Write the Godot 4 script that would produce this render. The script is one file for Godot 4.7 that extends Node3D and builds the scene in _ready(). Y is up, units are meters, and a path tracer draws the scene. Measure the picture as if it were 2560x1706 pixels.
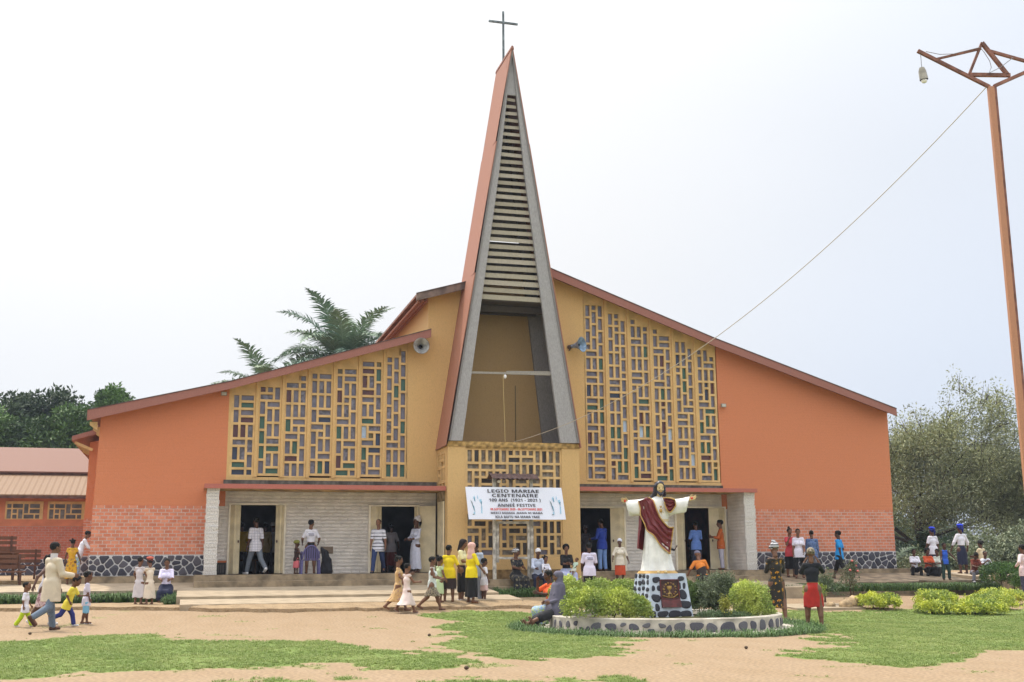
extends Node3D
# A church with a slatted A-frame belfry, its yard, a robed statue on a stone plinth, and the people around it.

var rng := RandomNumberGenerator.new()
var tex_cache := {}
var mat_cache := {}

# ---------------------------------------------------------------- mesh buffer
class MB:
	var v := PackedVector3Array()
	var n := PackedVector3Array()
	var uv := PackedVector2Array()
	var col := PackedColorArray()
	var ix := PackedInt32Array()
	var c := Color(1, 1, 1)
	func tri(a: Vector3, b: Vector3, d: Vector3) -> void:
		var nn := (d - a).cross(b - a).normalized()
		var k := v.size()
		for p in [a, b, d]:
			v.append(p); n.append(nn); uv.append(Vector2(p.x, p.y)); col.append(c)
		ix.append(k); ix.append(k + 1); ix.append(k + 2)
	func quad(a: Vector3, b: Vector3, d: Vector3, e: Vector3) -> void:
		var nn := (d - a).cross(b - a)
		if nn.length_squared() < 1e-14:
			nn = (e - a).cross(d - a)
		nn = nn.normalized()
		var k := v.size()
		for p in [a, b, d, e]:
			v.append(p); n.append(nn); col.append(c)
		uv.append(Vector2(0, 0)); uv.append(Vector2(1, 0)); uv.append(Vector2(1, 1)); uv.append(Vector2(0, 1))
		for i in [0, 1, 2, 0, 2, 3]:
			ix.append(k + i)
	# x0..x1 etc., all six faces
	func box(lo: Vector3, hi: Vector3) -> void:
		hexa([Vector3(lo.x, lo.y, hi.z), Vector3(hi.x, lo.y, hi.z), Vector3(hi.x, hi.y, hi.z), Vector3(lo.x, hi.y, hi.z), Vector3(lo.x, lo.y, lo.z), Vector3(hi.x, lo.y, lo.z), Vector3(hi.x, hi.y, lo.z), Vector3(lo.x, hi.y, lo.z)])
	# corners: front face anticlockwise from lower left (0..3), back face behind it (4..7)
	func hexa(p: Array) -> void:
		quad(p[3], p[2], p[1], p[0])
		quad(p[6], p[7], p[4], p[5])
		quad(p[7], p[3], p[0], p[4])
		quad(p[2], p[6], p[5], p[1])
		quad(p[7], p[6], p[2], p[3])
		quad(p[0], p[1], p[5], p[4])
	# a bar of rectangular section from a to b
	func bar(a: Vector3, b: Vector3, w: float, h: float, up := Vector3.UP) -> void:
		var d := (b - a).normalized()
		if absf(d.dot(up)) > 0.98:
			up = Vector3(0, 0, 1)
		var s := d.cross(up).normalized() * w * 0.5
		var u := s.cross(d).normalized() * h * 0.5
		hexa([a - s - u, a + s - u, a + s + u, a - s + u, b - s - u, b + s - u, b + s + u, b - s + u])
	func tube(pts: Array, radii: Array, sides := 8, caps := true) -> void:
		var k0 := v.size()
		var last := Vector3.ZERO
		for i in pts.size():
			var d: Vector3 = (pts[mini(i + 1, pts.size() - 1)] - pts[maxi(i - 1, 0)]).normalized()
			var s := d.cross(Vector3.UP if absf(d.y) < 0.9 else Vector3.RIGHT).normalized()
			if i > 0:
				s = (last - d * last.dot(d)).normalized()
			last = s
			var u := s.cross(d)
			for j in sides + 1:
				var a := TAU * j / sides
				var o := s * cos(a) + u * sin(a)
				v.append(pts[i] + o * radii[i]); n.append(o); uv.append(Vector2(float(j) / sides, i)); col.append(c)
		var w := sides + 1
		for i in pts.size() - 1:
			for j in sides:
				var a := k0 + i * w + j
				for t in [a, a + 1, a + w, a + 1, a + w + 1, a + w]:
					ix.append(t)
		if caps:
			for e in [0, pts.size() - 1]:
				var m := v.size()
				var nn: Vector3 = (pts[e] - pts[1 if e == 0 else e - 1]).normalized()
				v.append(pts[e]); n.append(nn); uv.append(Vector2.ZERO); col.append(c)
				for j in sides + 1:
					v.append(v[k0 + e * w + j]); n.append(nn); uv.append(Vector2.ZERO); col.append(c)
				for j in sides:
					ix.append(m)
					ix.append(m + 1 + (j if e == 0 else j + 1))
					ix.append(m + 1 + (j + 1 if e == 0 else j))
	# closed rings of equal length joined into a skin, normals averaged
	func skin(rings: Array, closed := true, flip := false) -> void:
		var k0 := v.size()
		var w: int = rings[0].size()
		var h: int = rings.size()
		for i in h:
			for j in w:
				var jl := (j - 1 + w) % w if closed else maxi(j - 1, 0)
				var jr := (j + 1) % w if closed else mini(j + 1, w - 1)
				var du: Vector3 = rings[i][jr] - rings[i][jl]
				var dv: Vector3 = rings[mini(i + 1, h - 1)][j] - rings[maxi(i - 1, 0)][j]
				var nn := du.cross(dv)
				if nn.length_squared() < 1e-16:
					nn = Vector3.UP
				nn = nn.normalized()
				v.append(rings[i][j]); n.append(-nn if flip else nn); uv.append(Vector2(float(j) / w, float(i) / h)); col.append(c)
		for i in h - 1:
			for j in (w if closed else w - 1):
				var a := k0 + i * w + j
				var b := k0 + i * w + (j + 1) % w
				var t := [a, a + w, b, b, a + w, b + w]
				if flip:
					t = [a, b, a + w, b, b + w, a + w]
				for q in t:
					ix.append(q)
	func ball(o: Vector3, r: Vector3, seg := 12) -> void:
		var rings := []
		for i in seg / 2 + 1:
			var t := -PI / 2 + PI * i / (seg / 2)
			var ring := []
			for j in seg:
				var a := TAU * j / seg
				ring.append(o + Vector3(cos(t) * cos(a) * r.x, sin(t) * r.y, -cos(t) * sin(a) * r.z))
			rings.append(ring)
		skin(rings)
	# another buffer, moved
	func add(m: MB, t: Transform3D) -> void:
		var k := v.size()
		v.append_array(t * m.v)
		var bs := t.basis.inverse().transposed()
		var flip := t.basis.determinant() < 0.0
		for i in m.n.size():
			n.append((bs * m.n[i]).normalized())
		uv.append_array(m.uv)
		col.append_array(m.col)
		for i in range(0, m.ix.size(), 3):
			ix.append(m.ix[i] + k)
			ix.append(m.ix[i + (2 if flip else 1)] + k)
			ix.append(m.ix[i + (1 if flip else 2)] + k)
	func mesh() -> ArrayMesh:
		var a := []
		a.resize(Mesh.ARRAY_MAX)
		a[Mesh.ARRAY_VERTEX] = v
		a[Mesh.ARRAY_NORMAL] = n
		a[Mesh.ARRAY_TEX_UV] = uv
		a[Mesh.ARRAY_COLOR] = col
		a[Mesh.ARRAY_INDEX] = ix
		var m := ArrayMesh.new()
		m.add_surface_from_arrays(Mesh.PRIMITIVE_TRIANGLES, a)
		return m

# ---------------------------------------------------------------- nodes
func numbered(called: String, parent: Node) -> String:
	if not parent.has_node(NodePath(called)):
		return called
	var k := "n_" + called
	var i: int = parent.get_meta(k, 0) + 1
	while parent.has_node(NodePath("%s_%03d" % [called, i])):
		i += 1
	parent.set_meta(k, i)
	return "%s_%03d" % [called, i]

func obj(called: String, m: Variant, mat: Material, parent: Node = self) -> MeshInstance3D:
	var o := MeshInstance3D.new()
	o.name = numbered(called, parent)
	o.mesh = m.mesh() if m is MB else m
	o.material_override = mat
	parent.add_child(o, true)
	return o

func tag(o: Node, label: String, category: String, group := "") -> Node:
	o.set_meta("label", label)
	o.set_meta("category", category)
	if group:
		o.set_meta("group", group)
	return o

func thing(called: String, label: String, category: String, at := Vector3.ZERO, turn := 0.0, group := "") -> Node3D:
	var o := Node3D.new()
	o.name = numbered(called, self)
	add_child(o, true)
	o.position = at
	o.rotation.y = turn
	tag(o, label, category, group)
	return o

func kind(o: Node, k: String) -> Node:
	o.set_meta("kind", k)
	return o

# ---------------------------------------------------------------- materials
func noise_tex(key: String, freq: float, oct: int, lo: float, hi: float, type := FastNoiseLite.TYPE_SIMPLEX, size := 256) -> Texture2D:
	if not tex_cache.has(key):
		var f := FastNoiseLite.new()
		f.seed = hash(key) % 10000
		f.noise_type = type
		f.frequency = freq
		f.fractal_octaves = oct
		var im := Image.create(size, size, false, Image.FORMAT_RGB8)
		var src := f.get_seamless_image(size, size, false, false, 0.2)
		for y in size:
			for x in size:
				var t := clampf((src.get_pixel(x, y).r - 0.2) / 0.6, 0.0, 1.0)
				var g := lerpf(lo, hi, t)
				im.set_pixel(x, y, Color(g, g, g))
		tex_cache[key] = ImageTexture.create_from_image(im)
	return tex_cache[key]

func made_tex(key: String, w: int, h: int, f: Callable) -> Texture2D:
	if not tex_cache.has(key):
		var im := Image.create(w, h, false, Image.FORMAT_RGB8)
		for y in h:
			for x in w:
				im.set_pixel(x, y, f.call(x, y))
		tex_cache[key] = ImageTexture.create_from_image(im)
	return tex_cache[key]

# base colour (sRGB), a mottling texture laid by world position, optional relief in centimetres
func M(c: Color, rough := 0.8, mottle := "blotch", scale := 0.5, relief := "", depth := 0.0, rscale := 0.0) -> StandardMaterial3D:
	var key := "%s %s %s %s %s %s %s" % [c, rough, mottle, scale, relief, depth, rscale]
	if mat_cache.has(key):
		return mat_cache[key]
	var m := StandardMaterial3D.new()
	m.albedo_color = c
	m.roughness = rough
	m.vertex_color_use_as_albedo = true
	if mottle:
		m.albedo_texture = T(mottle)
		m.uv1_triplanar = true
		m.uv1_world_triplanar = true
		m.uv1_scale = Vector3.ONE * scale
	if relief:
		m.uv1_triplanar = true
		m.uv1_world_triplanar = true
		m.uv1_scale = Vector3.ONE * scale
		m.heightmap_enabled = true
		m.heightmap_texture = T(relief)
		m.heightmap_scale = depth
	mat_cache[key] = m
	return m

func T(key: String) -> Texture2D:
	match key:
		"blotch": return noise_tex("blotch", 0.010, 6, 0.89, 1.0)
		"soft": return noise_tex("soft", 0.01, 5, 0.93, 1.0)
		"weather": return made_tex("weather", 512, 512, weather)
		"grain": return noise_tex("grain", 0.06, 4, 0.82, 1.0)
		"rough": return noise_tex("rough", 0.04, 5, 0.0, 1.0)
		"dirty": return noise_tex("dirty", 0.012, 6, 0.66, 1.0)
		"streak": return made_tex("streak", 256, 256, streak.bind(6.0, 0.45, 0.74))
		"plank": return made_tex("plank", 256, 256, streak.bind(14.0, 0.5, 0.6))
		"course": return made_tex("course", 512, 512, course)
		"split": return made_tex("split", 512, 512, split)
		"sheet": return made_tex("sheet", 128, 16, func(x, _y): var g := 0.5 + 0.5 * cos(x * TAU / 16.0); return Color(g, g, g))
	return null

var fn := FastNoiseLite.new()
func per(x: float, y: float, p: float, q: float) -> float:   # noise that repeats after p, q
	var a := x / p * TAU
	var b := y / q * TAU
	var r := p / TAU
	var s := q / TAU
	return 0.5 + 0.5 * (0.6 * fn.get_noise_3d(cos(a) * r + sin(b) * s * 0.73, sin(a) * r, cos(b) * s + sin(b) * s * 0.3) + 0.4 * fn.get_noise_3d(cos(a) * r * 2.3 + 40.0, sin(a) * r * 2.3 + cos(b) * s * 2.3, sin(b) * s * 2.3))

func streak(x: int, y: int, stretch: float, amount: float, from: float) -> Color:
	var g := per(x * 100.0, y * 100.0 / stretch, 25600.0, 25600.0 / stretch)
	g = clampf(from + (1.0 - from) * (g - 0.5 + amount) / (2.0 * amount), 0.0, 1.0)
	return Color(g, g, g)

# old paint: faint runs down the wall, thin spots and flecks
func weather(x: int, y: int) -> Color:
	var run := per(x * 90.0, y * 5.0, 46080.0, 2560.0)
	var spot := per(x * 34.0 + 700.0, y * 34.0, 17408.0, 17408.0)
	var fine := per(x * 400.0, y * 400.0 + 90.0, 204800.0, 204800.0)
	var g := 0.97 - 0.13 * smoothstep(0.52, 0.80, run) - 0.07 * smoothstep(0.5, 0.75, spot) + 0.05 * (fine - 0.5)
	g -= 0.16 * smoothstep(0.74, 0.80, fine)
	return Color(g, g * 0.99, g * 0.97)

# painted brickwork: 2 x 2 m, courses of 10 cm, joints barely sunk
func course(x: int, y: int) -> Color:
	var cy := fposmod(y / 512.0 * 20.0, 1.0)
	var row := int(y / 512.0 * 20.0)
	var cx := fposmod(x / 512.0 * 9.0 + 0.5 * (row % 2), 1.0)
	var e := minf(minf(cy, 1.0 - cy) * 100.0, minf(cx, 1.0 - cx) * 220.0)
	var g := 0.35 + 0.5 * smoothstep(2.0, 9.0, e) + 0.15 * fn.get_noise_2d(int(x / 512.0 * 9.0 + 0.5 * (row % 2)) * 317.0 + row * 91.0, 0.0)
	g += 0.1 * fn.get_noise_2d(x * 90.0, y * 90.0)
	return Color(g, g, g)

# split stone laid in thin uneven courses: 2 x 2 m
func split(x: int, y: int) -> Color:
	var wob := 14.0 * (per(x * 20.0, y * 20.0, 10240.0, 10240.0) - 0.5)
	var yy := y / 512.0 * 18.0 + wob * 0.12
	var row := int(floor(yy))
	var cy := yy - row
	var xx := x / 512.0 * 7.0 + fposmod(row * 0.37, 1.0)
	var cell := int(floor(xx))
	var cx := xx - cell
	var e := minf(minf(cy, 1.0 - cy) * 111.0, minf(cx, 1.0 - cx) * 285.0)
	var g := 0.15 + 0.4 * smoothstep(0.0, 22.0, e) + 0.3 * per(x * 60.0, y * 160.0, 30720.0, 81920.0)
	g += 0.2 * fposmod(sin(row * 12.9 + (cell % 7) * 78.2) * 43.7, 1.0)
	return Color(g, g, g)

# ---------------------------------------------------------------- start
func _ready() -> void:
	rng.seed = 7
	fn.seed = 3
	fn.frequency = 0.01
	fn.fractal_octaves = 3
	var cam := Camera3D.new()
	cam.name = "camera"
	cam.fov = 33.2
	cam.near = 0.1
	cam.far = 900.0
	cam.transform = Transform3D(Basis(Vector3(0.962925, -0.007411, 0.269669), Vector3(-0.044537, 0.981539, 0.186003), Vector3(-0.266069, -0.191117, 0.944818)).orthonormalized(), Vector3(0, 0.261, 37))
	add_child(cam)
	var env := Environment.new()
	env.background_mode = Environment.BG_SKY
	env.sky = Sky.new()
	var pano := PanoramaSkyMaterial.new()
	pano.panorama = sky_picture()
	env.sky.sky_material = pano
	env.tonemap_mode = Environment.TONE_MAPPER_LINEAR
	env.tonemap_exposure = 1.6
	env.fog_enabled = true
	env.fog_density = 0.0005
	env.fog_light_color = Color(0.84, 0.9, 1.0)
	env.sdfgi_enabled = true
	env.ssao_enabled = true
	env.ssil_enabled = true
	var we := WorldEnvironment.new()
	we.name = "environment"
	we.environment = env
	add_child(we)
	var sun := DirectionalLight3D.new()
	sun.name = "sun"
	sun.light_color = Color(1.0, 0.95, 0.87)
	sun.light_energy = 0.64
	sun.light_angular_distance = 1.5
	sun.shadow_enabled = true
	add_child(sun)
	sun.look_at_from_position(Vector3.ZERO, Vector3(0.19, -1.0, 0.40), Vector3(0, 0, -1))
	ground()
	terraces()
	church()
	belfry()
	school()
	yard_things()
	ring_and_statue()
	trees()
	plants()
	people()

# hazy white sky, brighter towards the sun that stands high behind the church
func sky_picture() -> ImageTexture:
	var w := 256
	var h := 128
	var im := Image.create(w, h, false, Image.FORMAT_RGBF)
	var to_sun := Vector3(-0.19, 1.0, -0.40).normalized()
	for y in h:
		var el := PI * (0.5 - (y + 0.5) / h)
		for x in w:
			var az := TAU * ((x + 0.5) / w - 0.5)
			var d := Vector3(-sin(az) * cos(el), sin(el), cos(az) * cos(el))
			var g := clampf(d.dot(to_sun), 0.0, 1.0)
			var up := clampf(d.y, 0.0, 1.0)
			var side := clampf(0.5 - 0.5 * d.dot(Vector3(0.93, 0.0, -0.37)), 0.0, 1.0)
			var b := 0.585 + 0.06 * smoothstep(0.04, 0.35, side) - 0.05 * (1.0 - smoothstep(0.05, 0.3, up)) + 0.45 * smoothstep(0.36, 0.85, up) + 1.3 * pow(g, 8.0)
			b += 0.03 * fn.get_noise_3d(d.x * 160.0, d.y * 380.0, d.z * 160.0) * smoothstep(0.0, 0.25, up)
			var blue := lerpf(0.36, 0.05, smoothstep(0.04, 0.2, side)) + 0.10 * (1.0 - smoothstep(0.05, 0.3, up))
			var c := Color(b * (1.0 - 0.42 * blue), b * (1.0 - 0.22 * blue), b * (1.0 + 0.12 * blue))
			if el < 0.0:
				c = c.lerp(Color(0.4, 0.36, 0.28), smoothstep(0.0, 0.15, -el))
			im.set_pixel(x, y, c)
	return ImageTexture.create_from_image(im)

# ---------------------------------------------------------------- the church
var ORANGE := Color(0.86, 0.545, 0.395)
var YELLOW := Color(0.88, 0.74, 0.52)
var FASCIA := Color(0.70, 0.47, 0.42)
var CREAM := Color(0.98, 0.96, 0.94)

# height of the roof underside (left slope, right slope) where it meets the front wall
func rake(x: float) -> float:
	if x < 7.5:
		return 4.81 + (x + 3.06) * 0.248 if x < 1.1 else 5.842 + (x - 1.1) * 0.308
	if x < 11.3:
		return 9.0 + (x - 6.99) * 0.297
	return 10.28 - (x - 11.3) * 0.358 if x < 17.75 else 7.971 - (x - 17.75) * 0.321

# upright slab: outline in x, y (anticlockwise), front at z, thickness t to the back
func slab(m: MB, pts: Array, z: float, t: float) -> void:
	var poly := PackedVector2Array(pts)
	var tr := Geometry2D.triangulate_polygon(poly)
	for i in range(0, tr.size(), 3):
		var a := poly[tr[i]]
		var b := poly[tr[i + 1]]
		var c := poly[tr[i + 2]]
		if (b - a).cross(c - a) > 0.0:
			var s := b
			b = c
			c = s
		m.tri(Vector3(a.x, a.y, z), Vector3(b.x, b.y, z), Vector3(c.x, c.y, z))
		m.tri(Vector3(a.x, a.y, z - t), Vector3(c.x, c.y, z - t), Vector3(b.x, b.y, z - t))
	for i in poly.size():
		var a := poly[i]
		var b := poly[(i + 1) % poly.size()]
		m.quad(Vector3(a.x, a.y, z), Vector3(b.x, b.y, z), Vector3(b.x, b.y, z - t), Vector3(a.x, a.y, z - t))

func inset_poly(p: PackedVector2Array, d: float) -> PackedVector2Array:
	var r := Geometry2D.offset_polygon(p, -d, Geometry2D.JOIN_ROUND)
	return r[0] if r.size() else PackedVector2Array()

# irregular stones filling a rectangle: outlines from a jittered cell division
func stone_cells(w: float, h: float, cw: float, ch: float, gap: float, sd: int) -> Array:
	var rr := RandomNumberGenerator.new()
	rr.seed = sd
	var sites := []
	var rows := maxi(1, roundi(h / ch))
	var cols := maxi(1, roundi(w / cw))
	for r in rows:
		for c in cols + 1:
			sites.append(Vector2((c + (0.5 if r % 2 else 0.0) + rr.randf_range(-0.36, 0.36)) * w / cols, (r + 0.5 + rr.randf_range(-0.33, 0.33)) * h / rows))
	var out := []
	for i in sites.size():
		var p := PackedVector2Array([Vector2(0, 0), Vector2(w, 0), Vector2(w, h), Vector2(0, h)])
		for j in sites.size():
			if i == j or absf(sites[i].x - sites[j].x) > cw * 3.2:
				continue
			var mid: Vector2 = (sites[i] + sites[j]) * 0.5
			var dir: Vector2 = (sites[j] - sites[i]).normalized()
			var q := PackedVector2Array()
			for k in p.size():
				var a := p[k]
				var b := p[(k + 1) % p.size()]
				var da := (a - mid).dot(dir)
				var db := (b - mid).dot(dir)
				if da <= 0.0:
					q.append(a)
				if (da < 0.0) != (db < 0.0) and absf(da - db) > 1e-9:
					q.append(a + (b - a) * da / (da - db))
			p = q
			if p.size() < 3:
				break
		if p.size() < 3:
			continue
		# round off: inset far, then grow back
		var g := inset_poly(p, gap + 0.03)
		if g.size() < 3:
			continue
		var back := Geometry2D.offset_polygon(g, 0.03, Geometry2D.JOIN_ROUND)
		if back.size() == 0:
			continue
		var t := PackedVector2Array()   # thin out the rounded corners
		for k in back[0].size():
			if t.is_empty() or back[0][k].distance_to(t[t.size() - 1]) > 0.018:
				t.append(back[0][k])
		if t.size() >= 4:
			out.append(t)
	return out

# a stone proud of its wall: outline, bevelled face
func stone_mesh(p: PackedVector2Array, proud: float, frame: Transform3D) -> MB:
	var m := MB.new()
	var c := Vector2.ZERO
	for q in p:
		c += q
	c /= p.size()
	var area := 0.0
	for k in p.size():
		area += p[k].cross(p[(k + 1) % p.size()])
	var rings := []
	for lv in [[1.0, -0.01], [0.97, proud * 0.65], [0.82, proud], [0.4, proud * 1.08]]:
		var ring := []
		for k in p.size():
			var q: Vector2 = c + (p[k if area > 0.0 else p.size() - 1 - k] - c) * lv[0]
			ring.append(frame * Vector3(q.x, q.y, lv[1]))
		rings.append(ring)
	m.skin(rings)
	var last: Array = rings[3]
	for k in last.size():
		m.tri(frame * Vector3(c.x, c.y, proud * 1.08), last[(k + 1) % last.size()], last[k])
	return m

func stone_base(parent: Node, x0: float, x1: float, y0: float, y1: float, z: float, cw: float, ch: float, sd: int) -> void:
	var b := MB.new()
	b.box(Vector3(x0, y0, z - 0.2), Vector3(x1, y1, z + 0.01))
	var wall := obj("stone_base", b, M(Color(0.90, 0.90, 0.91), 0.95, "grain", 2.0), parent)
	var tones := [M(Color(0.33, 0.33, 0.38), 0.85, "grain", 3.0, "rough", 0.6), M(Color(0.40, 0.39, 0.43), 0.85, "grain", 3.0, "rough", 0.6), M(Color(0.28, 0.28, 0.33), 0.85, "grain", 3.0, "rough", 0.6)]
	var k := sd
	for p in stone_cells(x1 - x0, y1 - y0, cw, ch, 0.014, sd):
		k += 1
		obj("stone", stone_mesh(p, 0.028, Transform3D(Basis(), Vector3(x0, y0, z + 0.01))), tones[(k * 7 + k / 3) % 3], wall)

func brick_band(parent: Node, x0: float, x1: float, y0: float, y1: float, z: float, singles: int, called := "brick_band") -> void:
	var b := MB.new()
	b.box(Vector3(x0, y0, z - 0.2), Vector3(x1, y1, z + 0.002))
	var wall := obj(called, b, M(Color(0.92, 0.83, 0.79), 0.95, "grain", 2.0), parent)
	var rows := 14
	var pitch := (y1 - y0) / rows
	var len := 0.236
	var bm := {}
	var tones := [M(Color(0.86, 0.54, 0.42), 0.85, "blotch", 0.7), M(Color(0.84, 0.51, 0.39), 0.85, "blotch", 0.7), M(Color(0.89, 0.59, 0.47), 0.85, "blotch", 0.7)]
	var rest := MB.new()
	var made := 0
	for r in range(rows - 1, -1, -1):
		var x := x0 - (len * 0.5 if r % 2 else 0.0)
		while x < x1 - 0.03:
			var a := maxf(x, x0)
			var e := minf(x + len - 0.026, x1)
			x += len
			if e - a < 0.03:
				continue
			var lo := Vector3(a, y0 + r * pitch + 0.022, z - 0.01)
			var size := Vector3(e - a, pitch - 0.022, 0.02)
			if made < singles:
				var key := snappedf(size.x, 0.001)
				if not bm.has(key):
					var q := MB.new()
					q.box(Vector3.ZERO, Vector3(size.x, size.y, size.z))
					bm[key] = q.mesh()
				var o := obj("brick", bm[key], tones[(made * 5 + made / 4) % 3], wall)
				o.position = lo + Vector3(0, 0, rng.randf_range(-0.002, 0.003))
				made += 1
			else:
				rest.box(lo, lo + size)
	if rest.v.size():
		kind(obj("brick_courses", rest, tones[0], wall), "stuff")

# pierced screen of one bay: cells of 'u', panes of one or two cells set back from the ribs.
# fit(x, y) tells whether a cell lies under the roof; the rest of the bay is solid.
func screen(parent: Node, called: String, x0: float, y0: float, cols: int, rows: int, u: float, v: float, bar: float, top: Callable, style: int, sd: int, frame := Transform3D()) -> void:
	var rr := RandomNumberGenerator.new()
	rr.seed = sd
	var id := PackedInt32Array()
	id.resize(cols * rows)
	id.fill(-1)
	var open := func(c: int, r: int) -> bool:
		return c >= 0 and c < cols and r >= 0 and r < rows and y0 + (r + 1) * v + 0.2 < minf(top.call(x0 + c * u), top.call(x0 + (c + 1) * u))
	var panes := []   # [c, r, wide, tall]; interlocking, so that no joint runs straight across
	for r in rows:
		for c in cols:
			if id[r * cols + c] >= 0 or not open.call(c, r):
				continue
			var wide: bool = c + 1 < cols and id[r * cols + c + 1] < 0 and open.call(c + 1, r)
			var tall: bool = open.call(c, r + 1)
			var w := 1
			var h := 1
			var pick := rr.randf()
			var under: int = id[(r - 1) * cols + c] if r > 0 else -1
			var level_below: bool = under >= 0 and panes[under][2] == 2
			if wide and (pick < (0.30 if level_below else 0.52)):
				w = 2
			elif tall and pick < 0.90:
				h = 2
			for i in w:
				for j in h:
					id[(r + j) * cols + c + i] = panes.size()
			panes.append([c, r, w, h])
	var g := bar * 0.5
	var m := MB.new()
	var at := func(c: int, r: int) -> int:
		return id[r * cols + c] if c >= 0 and c < cols and r >= 0 and r < rows else -1
	var zb := -0.13
	for c in cols + 1:
		for r in rows + 1:
			var x := x0 + c * u
			var y := y0 + r * v
			if at.call(c, r) + at.call(c - 1, r) + at.call(c, r - 1) + at.call(c - 1, r - 1) > -4:
				m.box(Vector3(x - g, y - g, zb), Vector3(x + g, y + g, 0))
			if c < cols:   # level bar under cell c, r
				var a: int = at.call(c, r)
				var b: int = at.call(c, r - 1)
				if a != b:
					m.box(Vector3(x + g, y - g, zb), Vector3(x + u - g, y + g, 0))
			if r < rows:
				var a: int = at.call(c, r)
				var b: int = at.call(c - 1, r)
				if a != b:
					m.box(Vector3(x - g, y + g, zb), Vector3(x + g, y + v - g, 0))
	# solid infill above the top cells
	for c in cols:
		var r := 0
		while r < rows and at.call(c, r) >= 0:
			r += 1
		var yb := y0 + r * v + g
		var xa := x0 + c * u + (g if c > 0 else -g)
		var xb := x0 + (c + 1) * u + g
		var ta: float = top.call(xa)
		var tb: float = top.call(xb)
		if style == 0 and minf(ta, tb) > yb + 0.01:
			m.hexa([Vector3(xa, yb, 0), Vector3(xb, yb, 0), Vector3(xb, tb, 0), Vector3(xa, ta, 0), Vector3(xa, yb, zb), Vector3(xb, yb, zb), Vector3(xb, tb, zb), Vector3(xa, ta, zb)])
	var o := obj(called, m, M(YELLOW, 0.85, "blotch", 0.6), parent)
	o.transform = frame
	# the glass
	var glass := [
		M(Color(0.50, 0.50, 0.58), 0.28, "blotch", 1.3), M(Color(0.54, 0.54, 0.62), 0.3, "dirty", 1.3), M(Color(0.46, 0.46, 0.54), 0.25, "blotch", 1.3),
		M(Color(0.25, 0.42, 0.37), 0.25, "soft", 1.0), M(Color(0.38, 0.23, 0.25), 0.25, "soft", 1.0), M(Color(0.21, 0.26, 0.38), 0.25, "soft", 1.0), M(Color(0.46, 0.43, 0.27), 0.3, "soft", 1.0),
		M(Color(0.74, 0.84, 0.97), 0.2, "soft", 1.0), M(Color(0.60, 0.56, 0.50), 0.35, "dirty", 1.3), M(Color(0.30, 0.27, 0.25), 0.3, "dirty", 1.3)]
	for p in panes:
		var k := rr.randi() % 3
		var height: float = (y0 + p[1] * v - 3.0) / 6.0
		if style == 0:
			if p[2] * p[3] == 1:
				if rr.randf() < 0.8 - height * 0.9:
					k = [6, 6, 6, 4, 5][rr.randi() % 5]
			elif rr.randf() < 0.36 - height * 0.4:
				k = [3, 4, 5, 3, 3][rr.randi() % 5]
			if p[2] * p[3] == 2 and p[1] > 0 and p[1] < 8 and rr.randf() < 0.04:
				k = 7  # opaque pale pane: bright sky reflection put into its colour
		else:
			k = [8, 8, 8, 9][rr.randi() % 4]
			if p[1] * v < 1.9:
				k = [9, 0, 8, 9, 0][rr.randi() % 5]
		var key := "pane %s %s %s %s" % [p[2], p[3], u, v]
		if not tex_cache.has(key):
			var q := MB.new()
			q.box(Vector3(0, 0, -0.01), Vector3(p[2] * u - bar, p[3] * v - bar, 0))
			tex_cache[key] = q.mesh()
		var called_pane := "pane"
		if style == 0 and k >= 3:
			called_pane = "coloured_pane" if k < 7 else "clear_pane"
		var pane := obj(called_pane, tex_cache[key], glass[k], o)
		pane.position = Vector3(x0 + p[0] * u + g, y0 + p[1] * v + g, -0.085)
		pane.rotation = Vector3(rr.randf_range(-0.01, 0.01), rr.randf_range(-0.01, 0.01), 0)

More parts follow.
